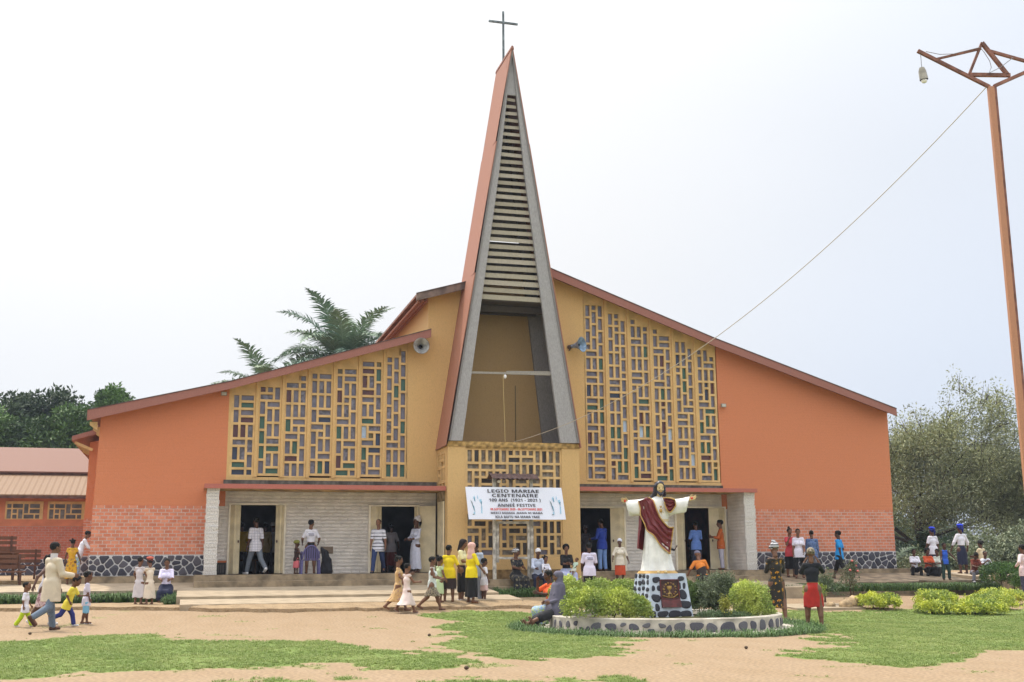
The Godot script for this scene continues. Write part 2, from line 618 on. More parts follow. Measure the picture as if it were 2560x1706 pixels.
func church() -> void:
	var ch := thing("church", "wide church of orange brick and yellow pierced screens with two low roofs", "church")
	var orange := M(ORANGE, 0.85, "weather", 0.5, "course", 0.6)
	var yellow := M(YELLOW, 0.88, "weather", 0.31)
	var fascia := M(FASCIA, 0.7, "streak", 0.4)
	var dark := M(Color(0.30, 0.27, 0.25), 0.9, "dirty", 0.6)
	var m := MB.new()
	# wings
	slab(m, [Vector2(-2.77, 2.09), Vector2(0.7, 2.09), Vector2(1.1, 2.09), Vector2(1.1, rake(1.09)), Vector2(-2.70, rake(-2.70))], 0.0, 0.25)
	obj("orange_wall", m, orange, ch)
	m = MB.new()
	slab(m, [Vector2(18.04, 2.09), Vector2(24.87, 2.09), Vector2(24.92, rake(24.9)), Vector2(18.04, rake(18.04))], 0.0, 0.25)
	obj("orange_wall", m, orange, ch)
	brick_band(ch, -2.78, 0.6, 0.6, 2.088, 0.003, 196)
	brick_band(ch, 18.5, 24.86, 0.6, 2.088, 0.003, 104)
	stone_base(ch, -2.8, 0.6, -0.02, 0.598, 0.0, 0.31, 0.155, 11)
	stone_base(ch, 18.5, 24.87, -0.02, 0.598, 0.0, 0.33, 0.165, 12)
	# yellow centre behind the belfry
	m = MB.new()
	slab(m, [Vector2(6.78, 2.7), Vector2(12.93, 2.7), Vector2(12.93, rake(12.93)), Vector2(11.3, 10.27), Vector2(7.5, rake(7.51)), Vector2(7.5, rake(7.49)), Vector2(6.78, rake(6.78))], 0.0, 0.25)
	slab(m, [Vector2(1.1, 3.0), Vector2(1.18, 3.0), Vector2(1.18, rake(1.18)), Vector2(1.1, rake(1.1))], 0.0, 0.25)
	slab(m, [Vector2(1.1, 2.66), Vector2(6.78, 2.66), Vector2(6.78, 3.0), Vector2(1.1, 3.0)], 0.0, 0.25)
	slab(m, [Vector2(12.93, 3.0), Vector2(13.05, 3.0), Vector2(13.05, rake(13.05)), Vector2(12.93, rake(12.93))], 0.0, 0.25)
	slab(m, [Vector2(12.93, 2.66), Vector2(18.04, 2.66), Vector2(18.04, 3.0), Vector2(12.93, 3.0)], 0.0, 0.25)
	obj("yellow_wall", m, yellow, ch)
	# stained upstand over the porch roofs
	m = MB.new()
	m.box(Vector3(1.02, 2.69, 0.004), Vector3(7.8, 2.9, 0.08))
	m.box(Vector3(12.2, 2.69, 0.004), Vector3(18.06, 2.9, 0.08))
	obj("stained_ledge", m, M(Color(0.42, 0.40, 0.38), 0.95, "dirty", 0.9), ch)
	# pierced screens, bay by bay, and the ribs between them
	var ribs := []
	for i in 7:
		var x := 1.15 + i * 0.814
		screen(ch, "window_screen", x + 0.065, 3.03 + [0.0, 0.05, -0.02, 0.07, 0.02, 0.06, 0.0][i], 3, 24, 0.228, 0.236, 0.074, rake, 0, 31 + i)
		ribs.append(x + 0.75)
	for i in 6:
		var x := 13.0 + i * 0.842
		screen(ch, "window_screen", x + 0.06, 3.03 + [0.03, 0.0, 0.06, -0.01, 0.05, 0.02][i], 3, 28, 0.232, 0.236, 0.074, rake, 0, 51 + i)
		ribs.append(x + 0.757)
	for x in ribs:
		if absf(x - 6.78) < 0.03 or absf(x - 17.96) < 0.05:
			continue
		m = MB.new()
		m.hexa([Vector3(x + 0.03, 3.0, 0.05), Vector3(x + 0.12, 3.0, 0.05), Vector3(x + 0.12, rake(x + 0.12), 0.05), Vector3(x + 0.03, rake(x + 0.03), 0.05), Vector3(x - 0.015, 3.0, -0.12), Vector3(x + 0.16, 3.0, -0.12), Vector3(x + 0.16, rake(x + 0.16), -0.12), Vector3(x - 0.015, rake(x - 0.015), -0.12)])
		obj("screen_rib", m, yellow, ch)
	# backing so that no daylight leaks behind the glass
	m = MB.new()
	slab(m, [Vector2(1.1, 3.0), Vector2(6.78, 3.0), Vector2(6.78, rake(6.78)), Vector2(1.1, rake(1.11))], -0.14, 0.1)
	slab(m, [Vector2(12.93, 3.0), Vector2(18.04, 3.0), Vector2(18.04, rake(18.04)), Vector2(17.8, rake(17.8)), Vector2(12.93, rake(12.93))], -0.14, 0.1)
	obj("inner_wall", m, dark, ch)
	# hull
	m = MB.new()
	m.box(Vector3(-2.70, -0.02, -20), Vector3(-2.45, 4.6, -0.26))
	m.box(Vector3(24.62, -0.02, -20), Vector3(24.87, 5.55, -0.26))
	obj("side_wall", m, M(ORANGE, 0.85, "blotch", 0.5), ch)
	m = MB.new()
	slab(m, [Vector2(-2.7, -0.02), Vector2(24.87, -0.02), Vector2(24.87, 5.5), Vector2(11.3, 9.9), Vector2(7.5, 8.8), Vector2(7.5, 7.6), Vector2(-2.7, 4.6)], -20.0, 0.25)
	obj("back_wall", m, M(Color(0.52, 0.53, 0.54), 0.85, "blotch", 0.5), ch)
	m = MB.new()
	m.box(Vector3(7.5, 7.3, -20), Vector3(7.7, 9.0, -0.26))
	obj("clerestory_wall", m, yellow, ch)
	m = MB.new()
	m.box(Vector3(-2.7, -0.3, -20), Vector3(24.8, -0.004, -0.3))
	obj("church_floor", m, M(Color(0.30, 0.27, 0.24), 0.6, "dirty", 0.5), ch)
	# roofs: sheets with their fascia boards
	roof(ch, [Vector2(-3.06, 4.91), Vector2(1.09, 5.93), Vector2(7.5, 7.91)], [4.60, 5.70, 7.65], fascia)
	roof(ch, [Vector2(6.99, 9.10), Vector2(8.45, 9.53), Vector2(11.3, 10.385)], [8.86, 9.29, 10.12], M(Color(0.52, 0.45, 0.42), 0.8, "dirty", 0.5))
	roof(ch, [Vector2(11.3, 10.39), Vector2(17.75, 8.08), Vector2(24.98, 5.76)], [10.11, 7.80, 5.50], fascia)
	m = MB.new()
	for x in [7.06, 7.2, 7.34]:
		m.box(Vector3(x, 8.80 + (x - 6.99) * 0.29, -19.9), Vector3(x + 0.07, 8.875 + (x - 6.99) * 0.29, 0.4))
	kind(obj("eave_batten", m, M(Color(0.70, 0.45, 0.34), 0.8, "plank", 0.6), ch), "stuff")
	for z in [0.12, -1.2, -2.6]:
		m = MB.new()
		m.hexa([Vector3(-3.0, 4.50, z + 0.04), Vector3(-2.78, 4.35, z + 0.04), Vector3(-2.78, 4.6, z + 0.04), Vector3(-3.0, 4.6, z + 0.04), Vector3(-3.0, 4.5, z - 0.04), Vector3(-2.78, 4.35, z - 0.04), Vector3(-2.78, 4.6, z - 0.04), Vector3(-3.0, 4.6, z - 0.04)])
		obj("eave_bracket", m, M(YELLOW, 0.8), ch)
	# stepped-out bay behind the left wing
	m = MB.new()
	slab(m, [Vector2(-3.25, 1.8), Vector2(-2.72, 1.8), Vector2(-2.72, 4.4), Vector2(-3.2, 4.3)], -3.0, 0.25)
	m.box(Vector3(-3.24, -0.02, -12), Vector3(-3.0, 4.3, -3.26))
	obj("annex_wall", m, orange, ch)
	brick_band(ch, -3.26, -2.72, 0.6, 1.798, -2.998, 30, "annex_brick_band")
	stone_base(ch, -3.28, -2.72, -0.02, 0.598, -3.0, 0.25, 0.15, 13)
	m = MB.new()
	m.hexa([Vector3(-3.75, 4.30, -2.65), Vector3(-2.8, 4.60, -2.65), Vector3(-2.8, 4.76, -2.65), Vector3(-3.75, 4.45, -2.65), Vector3(-3.75, 4.30, -12.2), Vector3(-2.8, 4.60, -12.2), Vector3(-2.8, 4.76, -12.2), Vector3(-3.75, 4.45, -12.2)])
	obj("annex_roof", m, fascia, ch)
	for z in [-2.8, -3.6, -4.6, -5.8]:
		m = MB.new()
		m.bar(Vector3(-3.66, 4.26, z), Vector3(-3.1, 4.02, z), 0.07, 0.09)
		obj("eave_bracket", m, M(YELLOW, 0.8), ch)
	# porches
	porch(ch, 0.44, 7.80, 2.52, 2.68, 0.51, 0.89)
	porch(ch, 12.22, 18.64, 2.56, 2.71, 18.20, 18.60)
	door_wall(ch)

func roof(ch: Node, top: Array, low: Array, fascia: Material) -> void:
	var m := MB.new()
	for i in top.size() - 1:
		var a: Vector2 = top[i]
		var b: Vector2 = top[i + 1]
		m.hexa([Vector3(a.x, a.y - 0.09, 0.47), Vector3(b.x, b.y - 0.09, 0.47), Vector3(b.x, b.y - 0.01, 0.47), Vector3(a.x, a.y - 0.01, 0.47), Vector3(a.x, a.y - 0.09, -20.4), Vector3(b.x, b.y - 0.09, -20.4), Vector3(b.x, b.y - 0.01, -20.4), Vector3(a.x, a.y - 0.01, -20.4)])
	var sheet := obj("roof", m, M(Color(0.66, 0.46, 0.37), 0.6, "dirty", 0.4), ch)
	for i in top.size() - 1:
		var a: Vector2 = top[i]
		var b: Vector2 = top[i + 1]
		var f := MB.new()
		f.hexa([Vector3(a.x, low[i], 0.52), Vector3(b.x, low[i + 1], 0.52), Vector3(b.x, b.y, 0.52), Vector3(a.x, a.y, 0.52), Vector3(a.x, low[i], 0.475), Vector3(b.x, low[i + 1], 0.475), Vector3(b.x, b.y, 0.475), Vector3(a.x, a.y, 0.475)])
		obj("fascia", f, fascia, sheet)
		var e := MB.new()
		e.bar(Vector3(a.x, a.y + 0.014, 0.49), Vector3(b.x, b.y + 0.014, 0.49), 0.1, 0.024)
		obj("roof_edge", e, M(Color(0.42, 0.36, 0.34), 0.7, "dirty", 0.8), sheet)

func porch(ch: Node, x0: float, x1: float, y0: float, y1: float, px0: float, px1: float) -> void:
	var m := MB.new()
	m.box(Vector3(x0 + 0.02, y0 + 0.03, 0.02), Vector3(x1, y1 - 0.01, 1.46))
	var c := obj("porch_roof", m, M(Color(0.83, 0.68, 0.45), 0.9, "dirty", 0.5), ch)
	m = MB.new()
	m.box(Vector3(x0, y0 + 0.02, 1.462), Vector3(x1, y1, 1.5))
	m.box(Vector3(x0, y0 + 0.02, 0.5) if x0 < 5.0 else Vector3(x1 - 0.03, y0 + 0.02, 0.06), Vector3(x0 + 0.018, y1, 1.46) if x0 < 5.0 else Vector3(x1 + 0.004, y1, 1.46))
	obj("porch_fascia", m, M(Color(0.80, 0.48, 0.42), 0.75, "streak", 0.5), c)
	# end pier of rough courses
	m = MB.new()
	m.box(Vector3(px0 + 0.025, 0.0, 0.0), Vector3(px1 - 0.025, y0 + 0.03, 1.28))
	var pier := obj("porch_pier", m, M(CREAM, 0.92, "soft", 0.5, "split", 5.0), ch)
	var white := M(Color(0.98, 0.97, 0.96), 0.9, "grain", 1.5, "rough", 1.5)
	var y := 0.0
	while y < y0 - 0.02:
		var h := minf(rng.randf_range(0.085, 0.13), y0 + 0.03 - y)
		if y0 + 0.03 - y - h < 0.05:
			h = y0 + 0.03 - y
		m = MB.new()
		var a := rng.randf_range(-0.012, 0.012)
		var b := rng.randf_range(-0.012, 0.012)
		var zf := 1.35 + rng.randf_range(-0.015, 0.015)
		var zr := zf + rng.randf_range(-0.02, 0.02)
		m.hexa([Vector3(px0 + a + 0.01, y, zf - 0.015), Vector3(px1 + b - 0.01, y, zr - 0.015), Vector3(px1 + b, y + h - 0.006, zr + 0.012), Vector3(px0 + a, y + h - 0.006, zf + 0.012), Vector3(px0 + a, y, 1.282), Vector3(px1 + b, y, 1.282), Vector3(px1 + b, y + h - 0.006, 1.282), Vector3(px0 + a, y + h - 0.006, 1.282)])
		obj("stone_block", m, white, pier)
		y += h

func door_wall(ch: Node) -> void:
	# the rough stone wall of both porches, with four door openings
	var stone := M(CREAM, 0.92, "soft", 0.5, "split", 5.0)
	var runs := [[0.89, 1.22, 0.0], [1.22, 2.98, 2.18], [2.98, 5.6, 0.0], [5.6, 7.26, 2.18], [7.26, 7.80, 0.0], [12.2, 12.24, 0.0], [12.24, 14.40, 2.16], [14.40, 16.22, 0.0], [16.22, 18.16, 2.17], [18.16, 18.25, 0.0]]
	for r in runs:
		var m := MB.new()
		m.box(Vector3(r[0], r[2], -0.3), Vector3(r[1], 2.6, -0.04 if r[2] == 0.0 else -0.043))
		obj("porch_wall", m, stone, ch)
	# the tower's flank beside the inner doors
	var cream := M(Color(0.93, 0.88, 0.75), 0.6, "blotch", 0.7)
	var frame := M(Color(0.98, 0.95, 0.88), 0.6, "soft", 0.8)
	# [frame left, frame right, opening left, opening right, height]
	for d in [[1.22, 2.98, 1.57, 2.68, 2.18], [5.6, 7.26, 5.99, 7.10, 2.16], [12.24, 14.40, 12.26, 13.85, 2.15], [16.22, 18.16, 16.56, 17.50, 2.17]]:
		var door := Node3D.new()
		door.name = numbered("door", ch)
		ch.add_child(door, true)
		var m := MB.new()
		m.box(Vector3(d[0], 0.0, -0.16), Vector3(d[0] + 0.055, d[4], 0.03))
		m.box(Vector3(d[1] - 0.055, 0.0, -0.16), Vector3(d[1], d[4], 0.03))
		m.box(Vector3(d[0] + 0.056, d[4] - 0.05, -0.16), Vector3(d[1] - 0.056, d[4], 0.03))
		obj("door_frame", m, frame, door)
		for side in 2:
			var h: float = d[0] + 0.06 if side == 0 else d[1] - 0.06   # hinge
			var e: float = d[2] if side == 0 else d[3]
			if absf(e - h) < 0.1:
				continue
			# a leaf folded back: two narrow panels with a rebate between
			var fold := 0.30 if side == 0 else 0.28
			var mid := (h + e) * 0.5
			var l := MB.new()
			leaf(l, Vector3(h, 0.02, -0.02), Vector3(mid, 0.02, fold * 0.55), d[4] - 0.08)
			obj("door_leaf", l, cream, door)
			l = MB.new()
			leaf(l, Vector3(mid, 0.02, fold * 0.55), Vector3(e, 0.02, 0.0), d[4] - 0.08)
			var o := obj("door_leaf", l, cream, door)
			l = MB.new()
			l.ball(Vector3(lerpf(mid, e, 0.8), 1.0, 0.12), Vector3(0.025, 0.045, 0.025), 8)
			obj("door_handle", l, M(Color(0.35, 0.25, 0.2), 0.4), o)
	# extra leaf standing open against the wall beside the tower
	var l := MB.new()
	leaf(l, Vector3(7.24, 0.02, 0.06), Vector3(7.74, 0.02, 0.22), 2.1)
	obj("door_leaf", l, cream, ch.get_node("door_001"))
	l = MB.new()
	leaf(l, Vector3(7.765, 0.02, 0.5), Vector3(7.775, 0.02, 1.3), 2.2)
	obj("side_door", l, cream, ch)
	l = MB.new()
	l.box(Vector3(4.09, 0.62, -0.039), Vector3(4.48, 0.84, -0.01))
	obj("plaque", l, M(Color(0.52, 0.45, 0.38), 0.5, "grain", 2.0), ch)

# a panelled door leaf between two floor points
func leaf(m: MB, a: Vector3, b: Vector3, h: float) -> void:
	var d := (b - a).normalized()
	var w := a.distance_to(b)
	var nrm := Vector3(-d.z, 0, d.x)
	if nrm.z < 0.0:
		nrm = -nrm
	var put := func(x0: float, x1: float, y0: float, y1: float, t0: float, t1: float) -> void:
		var p := a + d * x0 + Vector3(0, y0, 0)
		var q := a + d * x1 + Vector3(0, y0, 0)
		var u := Vector3(0, y1 - y0, 0)
		m.hexa([p + nrm * t1, q + nrm * t1, q + nrm * t1 + u, p + nrm * t1 + u, p + nrm * t0, q + nrm * t0, q + nrm * t0 + u, p + nrm * t0 + u])
	put.call(0.0, w, 0.0, h, -0.02, 0.012)
	var s := 0.05
	put.call(0.0, s, 0.0, h, 0.012, 0.024)
	put.call(w - s, w, 0.0, h, 0.012, 0.024)
	for y in [0.0, h * 0.38, h * 0.68, h - 0.07]:
		put.call(s, w - s, y, y + 0.07, 0.012, 0.024)

# ---------------------------------------------------------------- the belfry: a pierced porch block with a slatted A-frame on it
func edge_out(y: float) -> float:      # half width of the A-frame at a height
	return 2.17 * (17.72 - y) / 13.6

func belfry() -> void:
	var ch := get_node("church")
	var yellow := M(YELLOW, 0.88, "weather", 0.31)
	var x0 := 7.82
	var x1 := 12.2
	var m := MB.new()
	# block: corner piers, skirting, top beam
	m.box(Vector3(x0, -0.25, 1.25), Vector3(8.39, 3.93, 1.65))
	m.box(Vector3(11.6, -0.25, 1.25), Vector3(x1, 3.93, 1.65))
	m.box(Vector3(8.391, 0.08, 1.30), Vector3(11.599, 0.46, 1.648))
	m.box(Vector3(x0, -0.25, 0.0), Vector3(8.0, 0.9, 1.249))
	m.box(Vector3(x0, 3.84, 0.0), Vector3(8.0, 3.93, 1.249))
	m.box(Vector3(12.0, -0.25, 0.0), Vector3(x1, 3.93, 1.249))
	obj("tower_wall", m, yellow, ch)
	m = MB.new()
	m.box(Vector3(8.391, 3.88, 1.30), Vector3(11.599, 3.94, 1.655))
	m.box(Vector3(x0 - 0.02, 3.931, -0.1), Vector3(x1 + 0.02, 4.09, 1.68))
	obj("tower_coping", m, M(Color(0.78, 0.64, 0.40), 0.95, "dirty", 1.1), ch)
	m = MB.new()
	m.box(Vector3(8.391, -0.25, 1.30), Vector3(11.599, 0.079, 1.652))
	obj("tower_plinth", m, M(Color(0.62, 0.50, 0.33), 0.95, "dirty", 0.8), ch)
	# front screen
	screen(ch, "tower_screen", 8.43, 0.50, 14, 15, 0.2254, 0.2245, 0.078, func(_x): return 9.0, 1, 77, Transform3D(Basis(), Vector3(0, 0, 1.62)))
	# left flank: narrow screen over the porch roof
	screen(ch, "flank_screen", 0.06, 2.62, 5, 5, 0.23, 0.235, 0.085, func(_x): return 9.0, 1, 78, Transform3D(Basis(Vector3.UP, -PI / 2), Vector3(x0 + 0.004, 0, 0.02)))
	m = MB.new()
	m.box(Vector3(x0, 0.9, 0.0), Vector3(x0 + 0.03, 2.58, 1.249))
	obj("tower_flank", m, M(Color(0.80, 0.72, 0.58), 0.9, "dirty", 0.6), ch)
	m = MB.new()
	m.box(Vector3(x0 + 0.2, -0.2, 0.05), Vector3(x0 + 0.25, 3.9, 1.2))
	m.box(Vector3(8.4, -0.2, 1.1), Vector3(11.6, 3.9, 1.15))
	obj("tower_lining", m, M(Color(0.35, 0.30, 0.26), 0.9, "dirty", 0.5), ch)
	# A-frame
	var wood := M(Color(0.80, 0.79, 0.80), 0.85, "plank", 0.45, "plank", 0.6)
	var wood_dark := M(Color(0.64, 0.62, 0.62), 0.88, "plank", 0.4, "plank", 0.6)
	var cx := 10.0
	var zf := 1.76
	for s in [-1, 1]:
		var wide0 := 0.44 if s < 0 else 0.64
		# front leg in three boards, each lapped a little over the next
		var cuts := [4.1, 8.9, 13.2, 17.55]
		for i in 3:
			var ya: float = cuts[i]
			var yb: float = cuts[i + 1]
			var b := MB.new()
			var wa: float = lerpf(wide0, 0.16, (ya - 4.1) / 13.5)
			var wb: float = lerpf(wide0, 0.16, (yb - 4.1) / 13.5)
			var oa := edge_out(ya)
			var ob := edge_out(yb)
			var z := zf + 0.004 * i + (0.006 if s > 0 else 0.0)
			var xs := [cx + s * oa, cx + s * (oa - wa), cx + s * maxf(ob - wb, 0.004), cx + s * ob]
			if s < 0:
				b.hexa([Vector3(xs[0], ya, z), Vector3(xs[1], ya, z), Vector3(xs[2], yb, z), Vector3(xs[3], yb, z), Vector3(xs[0], ya, z - 0.12), Vector3(xs[1], ya, z - 0.12), Vector3(xs[2], yb, z - 0.12), Vector3(xs[3], yb, z - 0.12)])
			else:
				b.hexa([Vector3(xs[1], ya, z), Vector3(xs[0], ya, z), Vector3(xs[3], yb, z), Vector3(xs[2], yb, z), Vector3(xs[1], ya, z - 0.12), Vector3(xs[0], ya, z - 0.12), Vector3(xs[3], yb, z - 0.12), Vector3(xs[2], yb, z - 0.12)])
			obj("spire_leg", b, wood, ch)
			# raised edge batten
			b = MB.new()
			b.bar(Vector3(cx + s * (oa - 0.03), ya, z + 0.015), Vector3(cx + s * (ob - 0.03), yb, z + 0.015), 0.06, 0.03, Vector3(0, 0, 1))
			obj("leg_batten", b, wood_dark, ch)
		# rear leg
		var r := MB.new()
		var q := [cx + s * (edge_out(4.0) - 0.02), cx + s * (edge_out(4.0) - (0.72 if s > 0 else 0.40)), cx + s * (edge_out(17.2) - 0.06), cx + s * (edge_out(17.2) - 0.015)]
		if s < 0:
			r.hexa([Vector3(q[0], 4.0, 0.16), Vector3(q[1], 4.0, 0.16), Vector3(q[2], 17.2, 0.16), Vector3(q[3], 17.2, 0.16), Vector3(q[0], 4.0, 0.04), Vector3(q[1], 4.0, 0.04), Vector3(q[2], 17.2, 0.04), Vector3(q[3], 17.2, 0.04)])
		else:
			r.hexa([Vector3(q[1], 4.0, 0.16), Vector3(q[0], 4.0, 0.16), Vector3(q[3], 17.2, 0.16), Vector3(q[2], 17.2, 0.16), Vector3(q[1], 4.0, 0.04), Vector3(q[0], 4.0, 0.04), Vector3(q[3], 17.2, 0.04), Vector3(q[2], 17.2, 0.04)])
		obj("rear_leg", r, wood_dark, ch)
		# sheeted flank, in three lengths, lapped
		var cl := [3.95, 9.6, 14.2, 17.62]
		for i in 3:
			var ya: float = cl[i]
			var yb: float = cl[i + 1]
			var o := 0.012 * (2 - i)
			var f := MB.new()
			var za := 1.81
			var a = cx + s * (edge_out(ya) + 0.015 + o)
			var b = cx + s * (edge_out(yb) + 0.015 + o)
			var t = -0.03 * s
			if s < 0:
				f.hexa([Vector3(a, ya, za), Vector3(a + t * -1.0, ya, za), Vector3(b + 0.03, yb, za), Vector3(b, yb, za), Vector3(a, ya, -0.25), Vector3(a + 0.03, ya, -0.25), Vector3(b + 0.03, yb, -0.25), Vector3(b, yb, -0.25)])
			else:
				f.hexa([Vector3(a - 0.03, ya, za), Vector3(a, ya, za), Vector3(b, yb, za), Vector3(b - 0.03, yb, za), Vector3(a - 0.03, ya, -0.25), Vector3(a, ya, -0.25), Vector3(b, yb, -0.25), Vector3(b - 0.03, yb, -0.25)])
			obj("spire_sheet", f, M(Color(0.75, 0.52, 0.43), 0.7, "streak", 0.35), ch)
		# boarding inside the flank
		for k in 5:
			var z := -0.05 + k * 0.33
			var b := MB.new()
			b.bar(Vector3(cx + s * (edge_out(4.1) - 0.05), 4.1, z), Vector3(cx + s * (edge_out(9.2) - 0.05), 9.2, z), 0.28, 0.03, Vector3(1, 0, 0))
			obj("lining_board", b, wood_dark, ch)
	# cap at the apex
	m = MB.new()
	m.hexa([Vector3(cx - 0.06, 17.58, 1.83), Vector3(cx + 0.06, 17.58, 1.83), Vector3(cx + 0.03, 17.70, 1.83), Vector3(cx - 0.03, 17.70, 1.83), Vector3(cx - 0.06, 17.58, -0.27), Vector3(cx + 0.06, 17.58, -0.27), Vector3(cx + 0.03, 17.70, -0.27), Vector3(cx - 0.03, 17.70, -0.27)])
	obj("ridge_cap", m, M(Color(0.70, 0.50, 0.44), 0.7, "streak", 0.5), ch)
	m = MB.new()
	m.hexa([Vector3(cx - 0.22, 15.95, 1.70), Vector3(cx + 0.22, 15.95, 1.70), Vector3(cx + 0.02, 17.3, 1.70), Vector3(cx - 0.02, 17.3, 1.70), Vector3(cx - 0.22, 15.95, 1.64), Vector3(cx + 0.22, 15.95, 1.64), Vector3(cx + 0.02, 17.3, 1.64), Vector3(cx - 0.02, 17.3, 1.64)])
	obj("apex_board", m, wood, ch)
	# slats
	var slat := [M(Color(0.80, 0.76, 0.67), 0.85, "plank", 0.5), M(Color(0.76, 0.72, 0.63), 0.85, "plank", 0.5), M(Color(0.83, 0.79, 0.71), 0.85, "plank", 0.5)]
	var n := 29
	for i in n:
		var y := 8.78 + i * (15.75 - 8.78) / (n - 1)
		var fl := lerpf(0.44, 0.16, (y - 4.1) / 13.5)
		var fr := lerpf(0.64, 0.16, (y - 4.1) / 13.5)
		var l := cx - edge_out(y) + fl - 0.04
		var r := cx + edge_out(y) - fr + 0.04
		if r - l < 0.05:
			continue
		var b := MB.new()
		var tilt := rng.randf_range(-0.008, 0.008)
		var face := lerpf(0.165, 0.12, float(i) / n) + rng.randf_range(-0.008, 0.008)
		b.hexa([Vector3(l, y - 0.02 + tilt, 1.67), Vector3(r, y - 0.02 - tilt, 1.67), Vector3(r, y - 0.02 + face - tilt, 1.64), Vector3(l, y - 0.02 + face + tilt, 1.64), Vector3(l, y + 0.10 + tilt, 1.50), Vector3(r, y + 0.10 - tilt, 1.50), Vector3(r, y + 0.13 - tilt, 1.50), Vector3(l, y + 0.13 + tilt, 1.50)])
		obj("slat", b, slat[(i * 7) % 3], ch)
	# slats of the rear face, coarser
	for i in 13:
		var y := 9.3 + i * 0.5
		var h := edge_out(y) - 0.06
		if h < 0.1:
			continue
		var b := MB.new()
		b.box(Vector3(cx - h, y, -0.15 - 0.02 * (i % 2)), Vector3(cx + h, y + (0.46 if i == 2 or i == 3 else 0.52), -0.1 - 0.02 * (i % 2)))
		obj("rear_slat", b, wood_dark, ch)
	# beams and boarding inside
	m = MB.new()
	m.box(Vector3(8.75, 8.58, 0.17), Vector3(11.2, 8.72, 0.3))
	m.box(Vector3(8.75, 8.50, 1.0), Vector3(11.2, 8.70, 1.1))
	m.box(Vector3(8.72, 8.73, 0.02), Vector3(11.25, 8.78, 1.62))
	obj("spire_beam", m, M(Color(0.40, 0.36, 0.33), 0.9, "plank", 0.5), ch)
	# back panel of the opening, shade of the hollow put into its colour
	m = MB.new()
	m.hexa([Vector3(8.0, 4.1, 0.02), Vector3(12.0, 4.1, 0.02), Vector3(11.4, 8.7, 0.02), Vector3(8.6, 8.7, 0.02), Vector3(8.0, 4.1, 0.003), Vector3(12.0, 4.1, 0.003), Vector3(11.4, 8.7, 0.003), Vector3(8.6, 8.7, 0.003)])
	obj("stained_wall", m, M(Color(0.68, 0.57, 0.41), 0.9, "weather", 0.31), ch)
	m = MB.new()
	m.bar(Vector3(8.45, 6.31, 1.68), Vector3(11.35, 6.35, 1.68), 0.06, 0.07)
	m.bar(Vector3(9.75, 6.38, 1.66), Vector3(11.3, 6.42, 1.66), 0.05, 0.06)
	obj("crossbar", m, M(Color(0.75, 0.72, 0.68), 0.8, "plank", 0.8), ch)
	m = MB.new()
	m.box(Vector3(10.5, 4.1, 0.021), Vector3(10.53, 6.2, 0.04))
	obj("conduit", m, M(Color(0.45, 0.40, 0.30), 0.8), ch)
	# cross on the ridge
	m = MB.new()
	m.box(Vector3(9.955, 17.2, 0.66), Vector3(10.025, 19.52, 0.72))
	m.box(Vector3(9.46, 19.06, 0.66), Vector3(9.954, 19.13, 0.72))
	m.box(Vector3(10.026, 19.06, 0.66), Vector3(10.52, 19.13, 0.72))
	obj("cross", m, M(Color(0.50, 0.55, 0.58), 0.6, "dirty", 1.0), ch)
	# hanging lamp on the crossbar and its cord
	m = MB.new()
	m.ball(Vector3(9.69, 6.21, 1.74), Vector3(0.05, 0.07, 0.05), 10)
	tag(obj("lamp", m, M(Color(0.95, 0.95, 0.97), 0.15, ""), self), "small white bulb hanging from the crossbar in the belfry opening", "lamp")
	m = MB.new()
	m.tube([Vector3(9.62, 6.28, 1.75), Vector3(9.63, 5.6, 1.75), Vector3(9.66, 4.8, 1.75), Vector3(9.68, 4.1, 1.72)], [0.006, 0.006, 0.006, 0.006], 5)
	tag(obj("cord", m, M(Color(0.88, 0.78, 0.55), 0.7, ""), self), "thin pale cord hanging down the belfry opening", "cord")
	# wall lamps and loudspeakers
	for d in [[Vector3(0.93, 5.6, 0.02), "small floodlight at the left end of the left pierced screen"], [Vector3(18.2, 5.74, 0.02), "small floodlight on the right orange wall beside the screen"]]:
		var f := thing("floodlight", d[1], "floodlight", d[0], 0.0, "floodlights on the front wall")
		m = MB.new()
		m.box(Vector3(-0.09, -0.06, 0.05), Vector3(0.09, 0.06, 0.12))
		obj("housing", m, M(Color(0.62, 0.60, 0.55), 0.6), f)
		m = MB.new()
		m.box(Vector3(-0.07, -0.045, 0.121), Vector3(0.07, 0.045, 0.125))
		obj("glass", m, M(Color(0.75, 0.75, 0.72), 0.15, ""), f)
		m = MB.new()
		m.box(Vector3(-0.02, -0.03, 0.0), Vector3(0.02, 0.03, 0.05))
		obj("bracket", m, M(Color(0.4, 0.4, 0.4), 0.6), f)
	m = MB.new()
	m.ball(Vector3(-2.84, 4.52, -0.3), Vector3(0.055, 0.07, 0.055), 10)
	tag(obj("eave_bulb", m, M(Color(0.97, 0.97, 0.97), 0.15, ""), self), "white bulb under the eave at the left corner of the church", "lamp")
	horn("grey horn loudspeaker facing forward under the left upper roof", Vector3(7.19, 7.36, 0.03), Vector3(-0.05, -0.05, 1.0), Color(0.72, 0.72, 0.72))
	horn("blue-grey horn loudspeaker turned sideways right of the belfry", Vector3(12.47, 7.62, 0.05), Vector3(0.62, 0.05, 0.78), Color(0.62, 0.74, 0.88))

